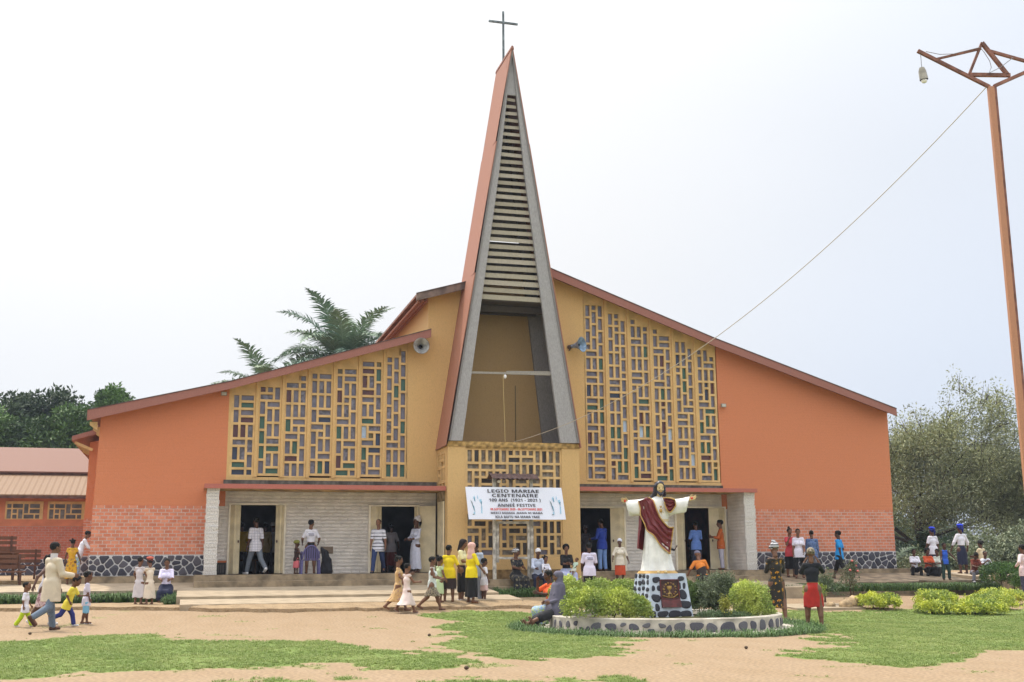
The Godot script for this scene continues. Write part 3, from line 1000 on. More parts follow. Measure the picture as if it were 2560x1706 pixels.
func horn(label: String, at: Vector3, dir: Vector3, c: Color) -> void:
	var t := thing("loudspeaker", label, "loudspeaker", at, 0.0, "horn loudspeakers on the church front")
	var d := dir.normalized()
	var s := d.cross(Vector3.UP).normalized()
	var u := s.cross(d)
	var prof := [[0.0, 0.05], [0.10, 0.06], [0.2, 0.09], [0.3, 0.14], [0.38, 0.205], [0.41, 0.225], [0.405, 0.21], [0.36, 0.17], [0.28, 0.11], [0.2, 0.06]]
	var rings := []
	for p in prof:
		var ring := []
		for j in 20:
			var a := TAU * j / 20
			ring.append(d * (p[0] * 1.1 + 0.08) + (s * cos(a) + u * sin(a)) * p[1] * 1.2)
		rings.append(ring)
	var m := MB.new()
	m.skin(rings)
	obj("horn", m, M(c, 0.45, "dirty", 1.5), t)
	m = MB.new()
	m.tube([d * 0.24, d * 0.40], [0.07, 0.045], 12)
	obj("inner_cone", m, M(Color(0.25, 0.22, 0.22), 0.6), t)
	m = MB.new()
	m.tube([d * -0.04, d * 0.1], [0.07, 0.07], 12)
	obj("driver", m, M(Color(0.4, 0.36, 0.34), 0.6), t)
	m = MB.new()
	m.bar(Vector3(0, -0.12, -0.04), d * 0.12, 0.03, 0.03)
	obj("bracket", m, M(Color(0.3, 0.28, 0.27), 0.7), t)

# ---------------------------------------------------------------- ground, steps
func sm(a: float, b: float, x: float) -> float:
	return smoothstep(a, b, x)

func gh(x: float, z: float) -> float:
	return lerpf(-0.80 - 0.003 * x, -1.12 - 0.008 * (x - 6.0), sm(3.5, 12.0, z))

var LAWNS := [
	[-14, 13.4, -4.5, 13.8, -3.2, 13.7, -1.9, 13.3, -0.43, 12.05, 0.11, 14.8, 2.46, 15, 3.16, 18, 4.26, 19.5, 4.02, 20.95, 2.71, 21.4, 2.21, 20.7, 0.98, 20.6, -0.26, 20.8, -1.25, 20.8, -2.1, 21.4, -3, 21.4, -14, 22],
	[5.8, 7.8, 7.85, 7.4, 9.4, 7.3, 8.5, 13.1, 7.8, 16.5, 6.13, 20.8, 5.67, 21, 4.75, 20.4, 4.35, 17.7, 4.75, 14.3, 5.57, 12.3, 6.1, 10.4],
	[15.6, 8.4, 18.6, 8.3, 20.3, 8.3, 25.2, 8.4, 40, 8.4, 40, 24, 13.2, 22, 12.75, 20.5, 10.7, 22.4, 9.95, 22.9, 9.3, 22.55, 8.47, 21.9, 9, 20.8, 10.4, 19.4, 11.8, 17.3, 12.6, 15.5, 13.1, 13.5],
	[0.4, 22.6, 0.9, 22.4, 1.5, 22.6, 1.8, 23.3, 1.6, 25.2, 0.35, 24.9],
	[3.1, 23.4, 3.9, 23.1, 5.1, 23.6, 5.2, 24.2, 3.9, 26.2, 2.5, 25.8],
	[-12, 23.6, -2.6, 23.3, 2.6, 27.2, 9, 27.6, 40, 27, 40, 40, -12, 40]]
var lawn_polys := []

# how much grass covers a spot: 0 bare sand, 1 sward
func lawn(x: float, z: float) -> float:
	var wx := x + 0.9 * fn.get_noise_2d(x * 28.0, z * 28.0) + 0.5 * fn.get_noise_2d(x * 110.0, z * 110.0)
	var wz := z + 1.1 * fn.get_noise_2d(x * 28.0 + 500.0, z * 28.0) + 0.6 * fn.get_noise_2d(x * 110.0, z * 110.0 + 300.0)
	var p := Vector2(wx, wz)
	for q in lawn_polys:
		if Geometry2D.is_point_in_polygon(p, q):
			return clampf(0.95 + 0.55 * fn.get_noise_2d(x * 70.0 + 90.0, z * 70.0) + 0.25 * fn.get_noise_2d(x * 260.0, z * 260.0), 0.0, 1.0)
	return clampf(0.9 * fn.get_noise_2d(x * 60.0 + 900.0, z * 60.0) - 0.25, 0.0, 0.35)

func ground() -> void:
	for l in LAWNS:
		var q := PackedVector2Array()
		for i in range(0, l.size(), 2):
			q.append(Vector2(l[i], l[i + 1]))
		lawn_polys.append(q)
	# cover picture: x -12..36, z 0..32
	var w := 720
	var h := 480
	var im := Image.create(w, h, false, Image.FORMAT_RGB8)
	for j in h:
		var z := 32.0 * (j + 0.5) / h
		for i in w:
			var x := -12.0 + 48.0 * (i + 0.5) / w
			var g := lawn(x, z)
			var t := 0.5 + 0.5 * fn.get_noise_2d(x * 130.0, z * 60.0)
			var f := 0.5 + 0.5 * fn.get_noise_2d(x * 900.0, z * 500.0)
			var sand := Color(0.65, 0.56, 0.45).lerp(Color(0.605, 0.51, 0.39), t)
			sand = sand.lerp(Color(0.56, 0.46, 0.35), 0.4 * sm(0.55, 0.9, f))
			var grass := Color(0.48, 0.55, 0.27).lerp(Color(0.42, 0.53, 0.21), t).lerp(Color(0.56, 0.56, 0.34), 0.5 * sm(0.5, 0.85, f))
			im.set_pixel(i, j, sand.lerp(grass, sm(0.15, 0.6, g)))
	var m := StandardMaterial3D.new()
	m.albedo_texture = ImageTexture.create_from_image(im)
	m.roughness = 0.95
	m.heightmap_enabled = true
	m.heightmap_texture = T("rough")
	m.heightmap_scale = 0.0
	m.heightmap_enabled = false
	m.detail_enabled = true
	m.detail_albedo = T("grain")
	m.detail_blend_mode = BaseMaterial3D.BLEND_MODE_MUL
	m.detail_uv_layer = BaseMaterial3D.DETAIL_UV_2
	var st := SurfaceTool.new()
	st.begin(Mesh.PRIMITIVE_TRIANGLES)
	var nx := 96
	var nz := 70
	for j in nz + 1:
		for i in nx + 1:
			var x := -12.0 + 48.0 * i / nx
			var z := 32.0 * j / nz
			st.set_uv(Vector2(float(i) / nx, float(j) / nz))
			st.set_uv2(Vector2(x, z) * 0.8)
			var bump := 0.02 * fn.get_noise_2d(x * 60.0, z * 60.0)
			st.add_vertex(Vector3(x, gh(x, z) + bump, z))
	for j in nz:
		for i in nx:
			var a := j * (nx + 1) + i
			for t in [a, a + 1, a + nx + 1, a + 1, a + nx + 2, a + nx + 1]:
				st.add_index(t)
	st.generate_normals()
	kind(obj("ground", st.commit(), m), "structure")
	# land beyond the yard, out to the horizon
	var far := MB.new()
	for r in [[-160, -12, -220, 60], [36, 230, -220, 60], [-12, 36, -220, 0], [-12, 36, 32, 60]]:
		var y := -1.0
		far.quad(Vector3(r[0], y if r[3] < 50 else y - 0.35, r[2]), Vector3(r[1], y - 0.1, r[2]), Vector3(r[1], y - 0.45, r[3]), Vector3(r[0], y - 0.35, r[3]))
	kind(obj("terrain", far, M(Color(0.48, 0.47, 0.32), 0.95, "dirty", 0.15)), "structure")

# a floor slab whose top slopes from back to front: x0, x1, z back, z front, y back, y front, bottom
func step(called: String, x0: float, x1: float, zb: float, zf: float, yb: float, yf: float, low: float, mat: Material, ragged := 0.0) -> void:
	var m := MB.new()
	var n := maxi(1, int((x1 - x0) / 0.3))
	for i in n:
		var a := lerpf(x0, x1, float(i) / n)
		var b := lerpf(x0, x1, float(i + 1) / n)
		var ra := ragged * fn.get_noise_2d(a * 220.0, zf * 50.0)
		var rb := ragged * fn.get_noise_2d(b * 220.0, zf * 50.0)
		var na := 0.012 * fn.get_noise_2d(a * 120.0, zf * 90.0)
		var nb := 0.012 * fn.get_noise_2d(b * 120.0, zf * 90.0)
		var pts := [Vector3(a, low, zf + ra), Vector3(b, low, zf + rb), Vector3(b, yf + nb, zf + rb), Vector3(a, yf + na, zf + ra), Vector3(a, low, zb), Vector3(b, low, zb), Vector3(b, yb, zb), Vector3(a, yb, zb)]
		m.quad(pts[3], pts[2], pts[1], pts[0])
		m.quad(pts[7], pts[6], pts[2], pts[3])
		if i == 0:
			m.quad(pts[7], pts[3], pts[0], pts[4])
		if i == n - 1:
			m.quad(pts[2], pts[6], pts[5], pts[1])
	kind(obj(called, m, mat), "structure")

func edge_z(x: float) -> float:
	return lerpf(5.25, 6.75, smoothstep(-2.5, 2.5, x)) + 0.30 * fn.get_noise_2d(x * 90.0, 7.0) + 0.16 * fn.get_noise_2d(x * 420.0, 17.0)

func terraces() -> void:
	var con := M(Color(0.64, 0.57, 0.47), 0.9, "dirty", 0.45, "grain", 0.8)
	var pale := M(Color(0.67, 0.61, 0.52), 0.92, "blotch", 0.6, "grain", 0.8)
	var earth := M(Color(0.64, 0.55, 0.43), 0.95, "blotch", 0.7, "rough", 2.5)
	# porch floors and steps; the tower stands between them
	for r in [[0.25, 7.82], [12.2, 18.85]]:
		step("porch_floor", r[0], r[1], -0.3, 1.62, 0.0, -0.005, -1.2, con)
		step("step", r[0], r[1], 1.62, 2.02, -0.18, -0.185, -1.2, con)
	step("step", 7.82, 12.2, 0.0, 2.5, -0.2, -0.21, -1.2, con)
	step("landing", -0.2, 8.7, 2.02, 4.5, -0.35, -0.54, -1.2, pale)
	step("landing", 12.2, 19.0, 2.02, 4.3, -0.35, -0.52, -1.2, pale)
	step("landing", 8.7, 12.2, 2.5, 2.75, -0.42, -0.43, -1.2, con)
	step("path_slab", -0.1, 9.0, 4.5, 6.0, -0.61, -0.70, -1.2, pale, 0.08)
	step("path_slab", 12.6, 16.5, 4.3, 6.2, -0.62, -0.72, -1.2, pale, 0.1)
	step("path_slab", 16.2, 18.3, 6.6, 8.2, -0.93, -1.0, -1.3, pale, 0.15)
	var m := MB.new()
	# aprons along the wings
	step("plinth", -3.6, 0.25, -0.2, 0.42, -0.02, -0.02, -1.2, con)
	step("apron", -5.4, 0.25, 0.42, 2.4, -0.22, -0.40, -1.2, pale)
	step("plinth", 18.85, 25.3, -0.2, 0.42, -0.01, -0.01, -1.2, con)
	step("apron", 18.85, 26.2, 0.42, 2.5, -0.16, -0.43, -1.2, con)
	step("terrace", -16.0, -3.6, -20.0, 0.42, -0.05, -0.12, -1.2, earth)
	step("terrace", -16.0, -5.4, 0.42, 1.9, -0.2, -0.42, -1.2, pale)
	step("terrace", 25.3, 33.0, -14.0, 0.42, -0.06, -0.16, -1.2, earth)
	step("side_step", 24.0, 29.5, 2.52, 3.1, -0.38, -0.40, -1.3, con)
	step("side_step", 26.2, 29.0, 0.42, 2.5, -0.16, -0.28, -1.3, pale)
	# trodden earth in front of the steps, with a washed-out, broken edge
	m = MB.new()
	var x := -8.0
	while x < 12.8:
		var e := x + 0.22
		var f := [edge_z(x), edge_z(e)]
		var top := [gh(x, f[0]) + 0.085 + 0.02 * fn.get_noise_2d(x * 160.0, 3.0), gh(e, f[1]) + 0.085 + 0.02 * fn.get_noise_2d(e * 160.0, 3.0)]
		var ba := 2.3 if x < 0.0 else 5.9 if x < 8.8 else 2.6
		m.quad(Vector3(x, -0.70, ba), Vector3(e, -0.70, ba), Vector3(e, top[1], f[1]), Vector3(x, top[0], f[0]))
		m.quad(Vector3(x, top[0], f[0]), Vector3(e, top[1], f[1]), Vector3(e, top[1] - 0.2, f[1] + 0.03), Vector3(x, top[0] - 0.2, f[0] + 0.03))
		x = e
	kind(obj("dirt_path", m, earth), "structure")
	# pebbles and litter on the sand
	var st := MB.new()
	for p in [[4.6, 14.6], [-2.9, 12.0], [8.9, 19.4], [3.6, 21.9]]:
		var pb := MB.new()
		pb.ball(Vector3.ZERO, Vector3(0.035, 0.028, 0.03), 8)
		var o := obj("pebble", pb, M(Color(0.36, 0.30, 0.24), 0.9, "grain", 4.0))
		o.position = Vector3(p[0], gh(p[0], p[1]) + 0.03, p[1])
		tag(o, ["small brown clod lying alone on the open sand left of the ring", "small brown clod beside the toddler in yellow trousers", "small brown clod in front of the flower ring", "small brown clod at the edge of the near lawn"][[4.6, -2.9, 8.9, 3.6].find(p[0])], "pebble", "clods on the sand")

# ---------------------------------------------------------------- smooth bodies: joined tapered capsules, meshed as surface nets
# cap: [a, b, radius a, radius b, flatten axis or ZERO, flatten factor]
# cuts: [point, normal] - what lies on the normal's side is taken away
func blob(out: MB, caps: Array, cell: float, k: float, cuts := [], paint: Variant = null) -> void:
	var lo := Vector3.INF
	var hi := -Vector3.INF
	for c in caps:
		var r: float = maxf(c[2], c[3])
		for p in [c[0], c[1]]:
			lo = lo.min(p - Vector3.ONE * r)
			hi = hi.max(p + Vector3.ONE * r)
	lo -= Vector3.ONE * cell * 2.5
	hi += Vector3.ONE * cell * 2.5
	var nx := int((hi.x - lo.x) / cell) + 2
	var ny := int((hi.y - lo.y) / cell) + 2
	var nz := int((hi.z - lo.z) / cell) + 2
	var f := PackedFloat32Array()
	f.resize(nx * ny * nz)
	f.fill(9.0)
	var sx := 1
	var sy := nx
	var sz := nx * ny
	for c in caps:
		var a: Vector3 = c[0]
		var b: Vector3 = c[1]
		var ra: float = c[2]
		var rb: float = c[3]
		var flat := false
		var ax := Vector3.ZERO
		var fs := 0.0
		if c.size() > 4 and c[4] != Vector3.ZERO:
			flat = true
			ax = c[4]
			fs = c[5] - 1.0
		var pad := maxf(ra, rb) + cell * 2.0 + k * 0.6
		var l := ((a.min(b) - Vector3.ONE * pad - lo) / cell).max(Vector3.ZERO)
		var h := (a.max(b) + Vector3.ONE * pad - lo) / cell
		var i1 := mini(int(h.x) + 1, nx - 1)
		var j1 := mini(int(h.y) + 1, ny - 1)
		var k1 := mini(int(h.z) + 1, nz - 1)
		var ab := b - a
		var inv := 1.0 / maxf(ab.length_squared(), 1e-9)
		for kz in range(int(l.z), k1 + 1):
			for jy in range(int(l.y), j1 + 1):
				var at := int(l.x) + jy * sy + kz * sz
				var p := Vector3(lo.x + int(l.x) * cell, lo.y + jy * cell, lo.z + kz * cell)
				for ix in range(int(l.x), i1 + 1):
					var q := p - a
					var t := clampf(q.dot(ab) * inv, 0.0, 1.0)
					q -= ab * t
					if flat:
						q += ax * (q.dot(ax) * fs)
					var d := q.length() - ra - (rb - ra) * t
					var o := f[at]
					var e := k - absf(o - d)
					if e > 0.0:
						f[at] = minf(o, d) - e * e * 0.25 / k
					elif d < o:
						f[at] = d
					at += 1
					p.x += cell
	for cut in cuts:
		var n: Vector3 = cut[1].normalized()
		var off: float = n.dot(cut[0])
		var at := 0
		for kz in nz:
			for jy in ny:
				var d := n.x * lo.x + n.y * (lo.y + jy * cell) + n.z * (lo.z + kz * cell) - off
				for ix in nx:
					if d > f[at]:
						f[at] = d
					d += n.x * cell
					at += 1
	var id := PackedInt32Array()
	id.resize(f.size())
	id.fill(-1)
	var lim := cell * 1.9
	var base := out.v.size()
	var cnt := 0
	var cells := PackedInt32Array()
	for kz in nz - 1:
		for jy in ny - 1:
			var at := jy * sy + kz * sz
			for ix in nx - 1:
				var v0 := f[at]
				if v0 < lim and v0 > -lim:
					var v1 := f[at + 1]
					var v2 := f[at + sy]
					var v3 := f[at + sy + 1]
					var v4 := f[at + sz]
					var v5 := f[at + sz + 1]
					var v6 := f[at + sz + sy]
					var v7 := f[at + sz + sy + 1]
					var m := int(v0 < 0.0) + int(v1 < 0.0) + int(v2 < 0.0) + int(v3 < 0.0) + int(v4 < 0.0) + int(v5 < 0.0) + int(v6 < 0.0) + int(v7 < 0.0)
					if m > 0 and m < 8:
						var s := Vector3.ZERO
						var w := 0
						if (v0 < 0.0) != (v1 < 0.0): s += Vector3(v0 / (v0 - v1), 0, 0); w += 1
						if (v2 < 0.0) != (v3 < 0.0): s += Vector3(v2 / (v2 - v3), 1, 0); w += 1
						if (v4 < 0.0) != (v5 < 0.0): s += Vector3(v4 / (v4 - v5), 0, 1); w += 1
						if (v6 < 0.0) != (v7 < 0.0): s += Vector3(v6 / (v6 - v7), 1, 1); w += 1
						if (v0 < 0.0) != (v2 < 0.0): s += Vector3(0, v0 / (v0 - v2), 0); w += 1
						if (v1 < 0.0) != (v3 < 0.0): s += Vector3(1, v1 / (v1 - v3), 0); w += 1
						if (v4 < 0.0) != (v6 < 0.0): s += Vector3(0, v4 / (v4 - v6), 1); w += 1
						if (v5 < 0.0) != (v7 < 0.0): s += Vector3(1, v5 / (v5 - v7), 1); w += 1
						if (v0 < 0.0) != (v4 < 0.0): s += Vector3(0, 0, v0 / (v0 - v4)); w += 1
						if (v1 < 0.0) != (v5 < 0.0): s += Vector3(1, 0, v1 / (v1 - v5)); w += 1
						if (v2 < 0.0) != (v6 < 0.0): s += Vector3(0, 1, v2 / (v2 - v6)); w += 1
						if (v3 < 0.0) != (v7 < 0.0): s += Vector3(1, 1, v3 / (v3 - v7)); w += 1
						var p := lo + (Vector3(ix, jy, kz) + s / w) * cell
						out.v.append(p)
						out.n.append(Vector3(v1 + v3 + v5 + v7 - v0 - v2 - v4 - v6, v2 + v3 + v6 + v7 - v0 - v1 - v4 - v5, v4 + v5 + v6 + v7 - v0 - v1 - v2 - v3).normalized())
						out.uv.append(Vector2(p.x, p.y))
						out.col.append((paint as Callable).call(p) if paint != null else out.c)
						id[at] = base + cnt
						cnt += 1
						cells.append(at)
				at += 1
	for at in cells:
		var v0 := f[at]
		var i0 := id[at]
		# edge along x, shared by the four cells around it
		if (v0 < 0.0) != (f[at + 1] < 0.0) and at - sy - sz >= 0:
			net(out, i0, id[at - sy], id[at - sy - sz], id[at - sz], v0 < 0.0)
		if (v0 < 0.0) != (f[at + sy] < 0.0) and at - sx - sz >= 0:
			net(out, i0, id[at - sz], id[at - sx - sz], id[at - sx], v0 < 0.0)
		if (v0 < 0.0) != (f[at + sz] < 0.0) and at - sx - sy >= 0:
			net(out, i0, id[at - sx], id[at - sx - sy], id[at - sy], v0 < 0.0)

func net(out: MB, a: int, b: int, c: int, d: int, inside: bool) -> void:
	if b < 0 or c < 0 or d < 0:
		return
	if inside:
		for q in [a, c, b, a, d, c]:
			out.ix.append(q)
	else:
		for q in [a, b, c, a, c, d]:
			out.ix.append(q)

# ---------------------------------------------------------------- shared heads, hands, hair, shoes
var parts := {}

# chin at the origin, face to +z, 0.235 high
func head_part(cell := 0.009, beard := false) -> MB:
	var key := "head %s %s" % [cell, beard]
	if parts.has(key):
		return parts[key]
	var m := MB.new()
	var X := Vector3.RIGHT
	var caps := [
		[Vector3(0, 0.155, -0.032), Vector3(0, 0.158, 0.014), 0.080, 0.078, X, 1.1],
		[Vector3(0, 0.11, 0.012), Vector3(0, 0.06, 0.03), 0.068, 0.05, X, 1.06],
		[Vector3(0, 0.045, 0.028), Vector3(0, 0.024, 0.05), 0.045, 0.026],
		[Vector3(0, 0.08, -0.02), Vector3(0, -0.03, -0.03), 0.05, 0.05],
		[Vector3(-0.03, 0.132, 0.076), Vector3(0.03, 0.132, 0.076), 0.012, 0.012],
		[Vector3(0, 0.125, 0.085), Vector3(0, 0.092, 0.103), 0.008, 0.013],
		[Vector3(-0.012, 0.09, 0.094), Vector3(0.012, 0.09, 0.094), 0.010, 0.010],
		[Vector3(-0.016, 0.064, 0.084), Vector3(0.016, 0.064, 0.084), 0.009, 0.009],
		[Vector3(-0.014, 0.053, 0.082), Vector3(0.014, 0.053, 0.082), 0.009, 0.009],
		[Vector3(-0.042, 0.095, 0.055), Vector3(-0.03, 0.08, 0.062), 0.022, 0.02],
		[Vector3(0.042, 0.095, 0.055), Vector3(0.03, 0.08, 0.062), 0.022, 0.02]]
	for s in [-1, 1]:
		caps.append([Vector3(0.076 * s, 0.135, -0.014), Vector3(0.073 * s, 0.098, -0.006), 0.013, 0.010, X, 1.5])
	blob(m, caps, cell, 0.014, [], func(p: Vector3) -> Color: return Color(0.8, 0.55, 0.5) if absf(p.y - 0.058) < 0.010 and p.z > 0.085 and absf(p.x) < 0.026 else Color(1, 1, 1))
	for s in [-1, 1]:
		m.c = Color(3.2, 3.2, 3.2)
		m.ball(Vector3(0.031 * s, 0.117, 0.072), Vector3(0.013, 0.009, 0.012), 8)
		m.c = Color(0.25, 0.2, 0.2)
		m.ball(Vector3(0.031 * s, 0.117, 0.081), Vector3(0.006, 0.006, 0.005), 6)
		m.ball(Vector3(0.031 * s, 0.139, 0.087), Vector3(0.018, 0.004, 0.004), 6)
	m.c = Color(1, 1, 1)
	parts[key] = m
	return m

# right hand: wrist at the origin, fingers along +y, palm to +z, thumb on +x; 0.18 long
func hand_part(cell := 0.006, curl := 0.5) -> MB:
	var key := "hand %s %s" % [cell, curl]
	if parts.has(key):
		return parts[key]
	var m := MB.new()
	var caps := []
	for i in 4:
		var x: float = [0.030, 0.010, -0.010, -0.028][i]
		caps.append([Vector3(x * 0.55, 0.012, 0), Vector3(x, 0.085, 0), 0.016, 0.012, Vector3(0, 0, 1), 1.15])
	blob(m, caps, cell, 0.012)
	for i in 4:
		var x: float = [0.030, 0.010, -0.010, -0.028][i]
		var l: float = [0.070, 0.080, 0.074, 0.058][i]
		var p := Vector3(x, 0.085, 0)
		var chain := []
		var a: float = curl * (0.45 + 0.12 * i)
		var dir := Vector3((x - 0.002) * 1.6, cos(a * 0.5), sin(a * 0.5)).normalized()
		for s in 3:
			var q: Vector3 = p + dir * l * [0.45, 0.31, 0.24][s]
			chain.append([p, q, 0.0092 - 0.0008 * s, 0.0086 - 0.0010 * s])
			p = q
			dir = dir.rotated(Vector3.RIGHT, a)
		blob(m, chain, cell * 0.8, 0.004)
	var t := [[Vector3(0.016, 0.02, 0.004), Vector3(0.044, 0.052, 0.014), 0.015, 0.0115], [Vector3(0.044, 0.052, 0.014), Vector3(0.056, 0.082, 0.024), 0.0105, 0.0095], [Vector3(0.056, 0.082, 0.024), Vector3(0.058, 0.104, 0.036), 0.0095, 0.008]]
	blob(m, t, cell * 0.8, 0.005)
	parts[key] = m
	return m

# hair and headgear in the head's frame
func hair_part(style: String) -> MB:
	if parts.has(style):
		return parts[style]
	var m := MB.new()
	var X := Vector3.RIGHT
	var skull := [Vector3(0, 0.158, -0.036), Vector3(0, 0.162, 0.010), 0.088, 0.084, X, 1.08]
	var face := [Vector3(0, 0.165, 0.062), Vector3(0, -0.5, 0.86)]
	var nape := [Vector3(0, 0.085, -0.05), Vector3(0, -1, 0.25)]
	match style:
		"short": blob(m, [skull], 0.008, 0.01, [face, nape])
		"bald": blob(m, [[Vector3(0, 0.160, -0.036), Vector3(0, 0.162, 0.006), 0.0825, 0.079, X, 1.09]], 0.008, 0.01, [[Vector3(0, 0.175, 0.055), Vector3(0, -0.6, 0.8)], nape])
		"afro": blob(m, [[Vector3(0, 0.17, -0.04), Vector3(0, 0.18, -0.005), 0.112, 0.10]], 0.01, 0.01, [[Vector3(0, 0.165, 0.066), Vector3(0, -0.55, 0.83)], [Vector3(0, 0.07, -0.05), Vector3(0, -1, 0.1)]])
		"bun": blob(m, [skull, [Vector3(0, 0.26, -0.05), Vector3(0, 0.275, -0.055), 0.045, 0.04]], 0.008, 0.012, [face, nape])
		"tail": blob(m, [skull, [Vector3(0, 0.17, -0.13), Vector3(0, 0.10, -0.155), 0.045, 0.04], [Vector3(0, 0.10, -0.155), Vector3(0, 0.0, -0.15), 0.04, 0.018]], 0.009, 0.014, [face])
		"puffs":
			blob(m, [skull, [Vector3(0, 0.24, -0.07), Vector3(0, 0.255, -0.09), 0.034, 0.028], [Vector3(-0.08, 0.2, -0.06), Vector3(-0.105, 0.2, -0.075), 0.03, 0.026], [Vector3(0.08, 0.2, -0.06), Vector3(0.105, 0.2, -0.075), 0.03, 0.026]], 0.009, 0.008, [face, nape])
		"long": blob(m, [skull, [Vector3(0, 0.14, -0.06), Vector3(0, -0.06, -0.085), 0.085, 0.06, Vector3(0, 0, 1), 1.3], [Vector3(0.06, 0.13, -0.01), Vector3(0.065, -0.03, -0.02), 0.035, 0.03], [Vector3(-0.06, 0.13, -0.01), Vector3(-0.065, -0.03, -0.02), 0.035, 0.03]], 0.009, 0.02, [face])
		"wrap":   # cloth tied round the head, a fold and a loose end behind
			blob(m, [[Vector3(0, 0.165, -0.045), Vector3(0, 0.172, 0.012), 0.094, 0.088, X, 1.06], [Vector3(-0.07, 0.165, 0.02), Vector3(0.07, 0.165, 0.02), 0.04, 0.04], [Vector3(0, 0.16, -0.12), Vector3(0.02, 0.10, -0.15), 0.04, 0.022], [Vector3(0, 0.15, -0.12), Vector3(-0.03, 0.06, -0.14), 0.035, 0.02]], 0.009, 0.016, [[Vector3(0, 0.150, 0.07), Vector3(0, -0.75, 0.66)], [Vector3(0, 0.1, 0), Vector3(0, -1, -0.3)]])
		"turban":
			blob(m, [[Vector3(0, 0.18, -0.05), Vector3(0, 0.195, 0.0), 0.10, 0.085, X, 1.04], [Vector3(0.0, 0.25, -0.05), Vector3(0.02, 0.285, -0.07), 0.06, 0.04], [Vector3(-0.075, 0.17, 0.02), Vector3(0.075, 0.175, 0.02), 0.036, 0.036]], 0.009, 0.014, [[Vector3(0, 0.15, 0.07), Vector3(0, -0.75, 0.66)], [Vector3(0, 0.10, 0), Vector3(0, -1, -0.25)]])
		"veil":   # scarf over head and shoulders
			blob(m, [[Vector3(0, 0.16, -0.036), Vector3(0, 0.158, 0.018), 0.094, 0.09, X, 1.05], [Vector3(0, 0.12, -0.03), Vector3(0, -0.05, -0.03), 0.088, 0.105, Vector3(0, 0, 1), 1.05], [Vector3(0, -0.05, -0.03), Vector3(0, -0.16, -0.02), 0.12, 0.15, Vector3(0, 0, 1), 1.25]], 0.010, 0.02, [])
			m = drop(m, func(p: Vector3) -> bool: return Vector2(p.x / 0.05, (p.y - 0.1) / 0.075).length() < 1.0 and p.z > 0.03)
		"beret": blob(m, [skull, [Vector3(-0.02, 0.235, -0.01), Vector3(0.025, 0.242, -0.03), 0.105, 0.10, Vector3(0, 1, 0), 2.3]], 0.009, 0.01, [[Vector3(0, 0.185, 0.06), Vector3(0, -0.97, 0.3)]])
		"cap":
			blob(m, [[Vector3(0, 0.175, -0.03), Vector3(0, 0.18, 0.0), 0.090, 0.086, X, 1.06]], 0.008, 0.01, [[Vector3(0, 0.165, 0.0), Vector3(0, -1, 0)]])
			blob(m, [[Vector3(0, 0.17, 0.07), Vector3(0, 0.16, 0.125), 0.062, 0.05, Vector3(0, 1, 0), 7.0]], 0.007, 0.005, [])
		"kerchief":   # white cloth cap tied behind
			blob(m, [[Vector3(0, 0.172, -0.04), Vector3(0, 0.178, 0.006), 0.092, 0.088, X, 1.06], [Vector3(0, 0.2, -0.11), Vector3(0.0, 0.18, -0.15), 0.05, 0.03]], 0.008, 0.014, [[Vector3(0, 0.155, 0.07), Vector3(0, -0.9, 0.44)], [Vector3(0, 0.11, 0), Vector3(0, -1, -0.2)]])
	parts[style] = m
	return m

# a mesh without the triangles whose corners the test drops
func drop(m: MB, test: Callable) -> MB:
	var r := MB.new()
	r.v = m.v
	r.n = m.n
	r.uv = m.uv
	r.col = m.col
	for i in range(0, m.ix.size(), 3):
		if not (test.call(m.v[m.ix[i]]) and test.call(m.v[m.ix[i + 1]]) and test.call(m.v[m.ix[i + 2]])):
			for j in 3:
				r.ix.append(m.ix[i + j])
	return r

# ankle at the origin, toe to +z, sole at -0.075
func shoe_part(style: String) -> MB:
	if parts.has("shoe " + style):
		return parts["shoe " + style]
	var m := MB.new()
	if style == "shoe":
		blob(m, [[Vector3(0, -0.02, -0.02), Vector3(0, -0.035, 0.04), 0.045, 0.042], [Vector3(0, -0.045, -0.035), Vector3(0, -0.045, 0.15), 0.04, 0.042, Vector3(0, 1, 0), 1.25]], 0.009, 0.02, [[Vector3(0, -0.075, 0), Vector3(0, -1, 0)]])
	else:   # flat sandal under the foot
		blob(m, [[Vector3(0, -0.068, -0.05), Vector3(0, -0.068, 0.16), 0.036, 0.042, Vector3(0, 1, 0), 5.0]], 0.008, 0.006)
		m.tube([Vector3(-0.042, -0.06, 0.09), Vector3(-0.02, -0.035, 0.10), Vector3(0.02, -0.035, 0.10), Vector3(0.042, -0.06, 0.09)], [0.006, 0.007, 0.007, 0.006], 6)
	parts["shoe " + style] = m
	return m

# ---------------------------------------------------------------- people
var skin_tones := [Color(0.38, 0.255, 0.19), Color(0.33, 0.215, 0.16), Color(0.42, 0.285, 0.215), Color(0.29, 0.19, 0.145)]

func cloth(c: Color, pattern := "", scale := 4.0) -> StandardMaterial3D:
	var key := "cloth %s %s %s" % [c, pattern, scale]
	if mat_cache.has(key):
		return mat_cache[key]
	var m := StandardMaterial3D.new()
	m.roughness = 0.9
	m.rim_enabled = true
	m.rim = 0.25
	m.rim_tint = 0.6
	m.vertex_color_use_as_albedo = true
	if pattern:
		m.albedo_texture = print_tex(pattern)
		m.uv1_triplanar = true
		m.uv1_scale = Vector3.ONE * scale
		m.albedo_color = c
	else:
		m.albedo_texture = T("soft")
		m.uv1_triplanar = true
		m.uv1_scale = Vector3.ONE * 2.0
		m.albedo_color = c
	mat_cache[key] = m
	return m

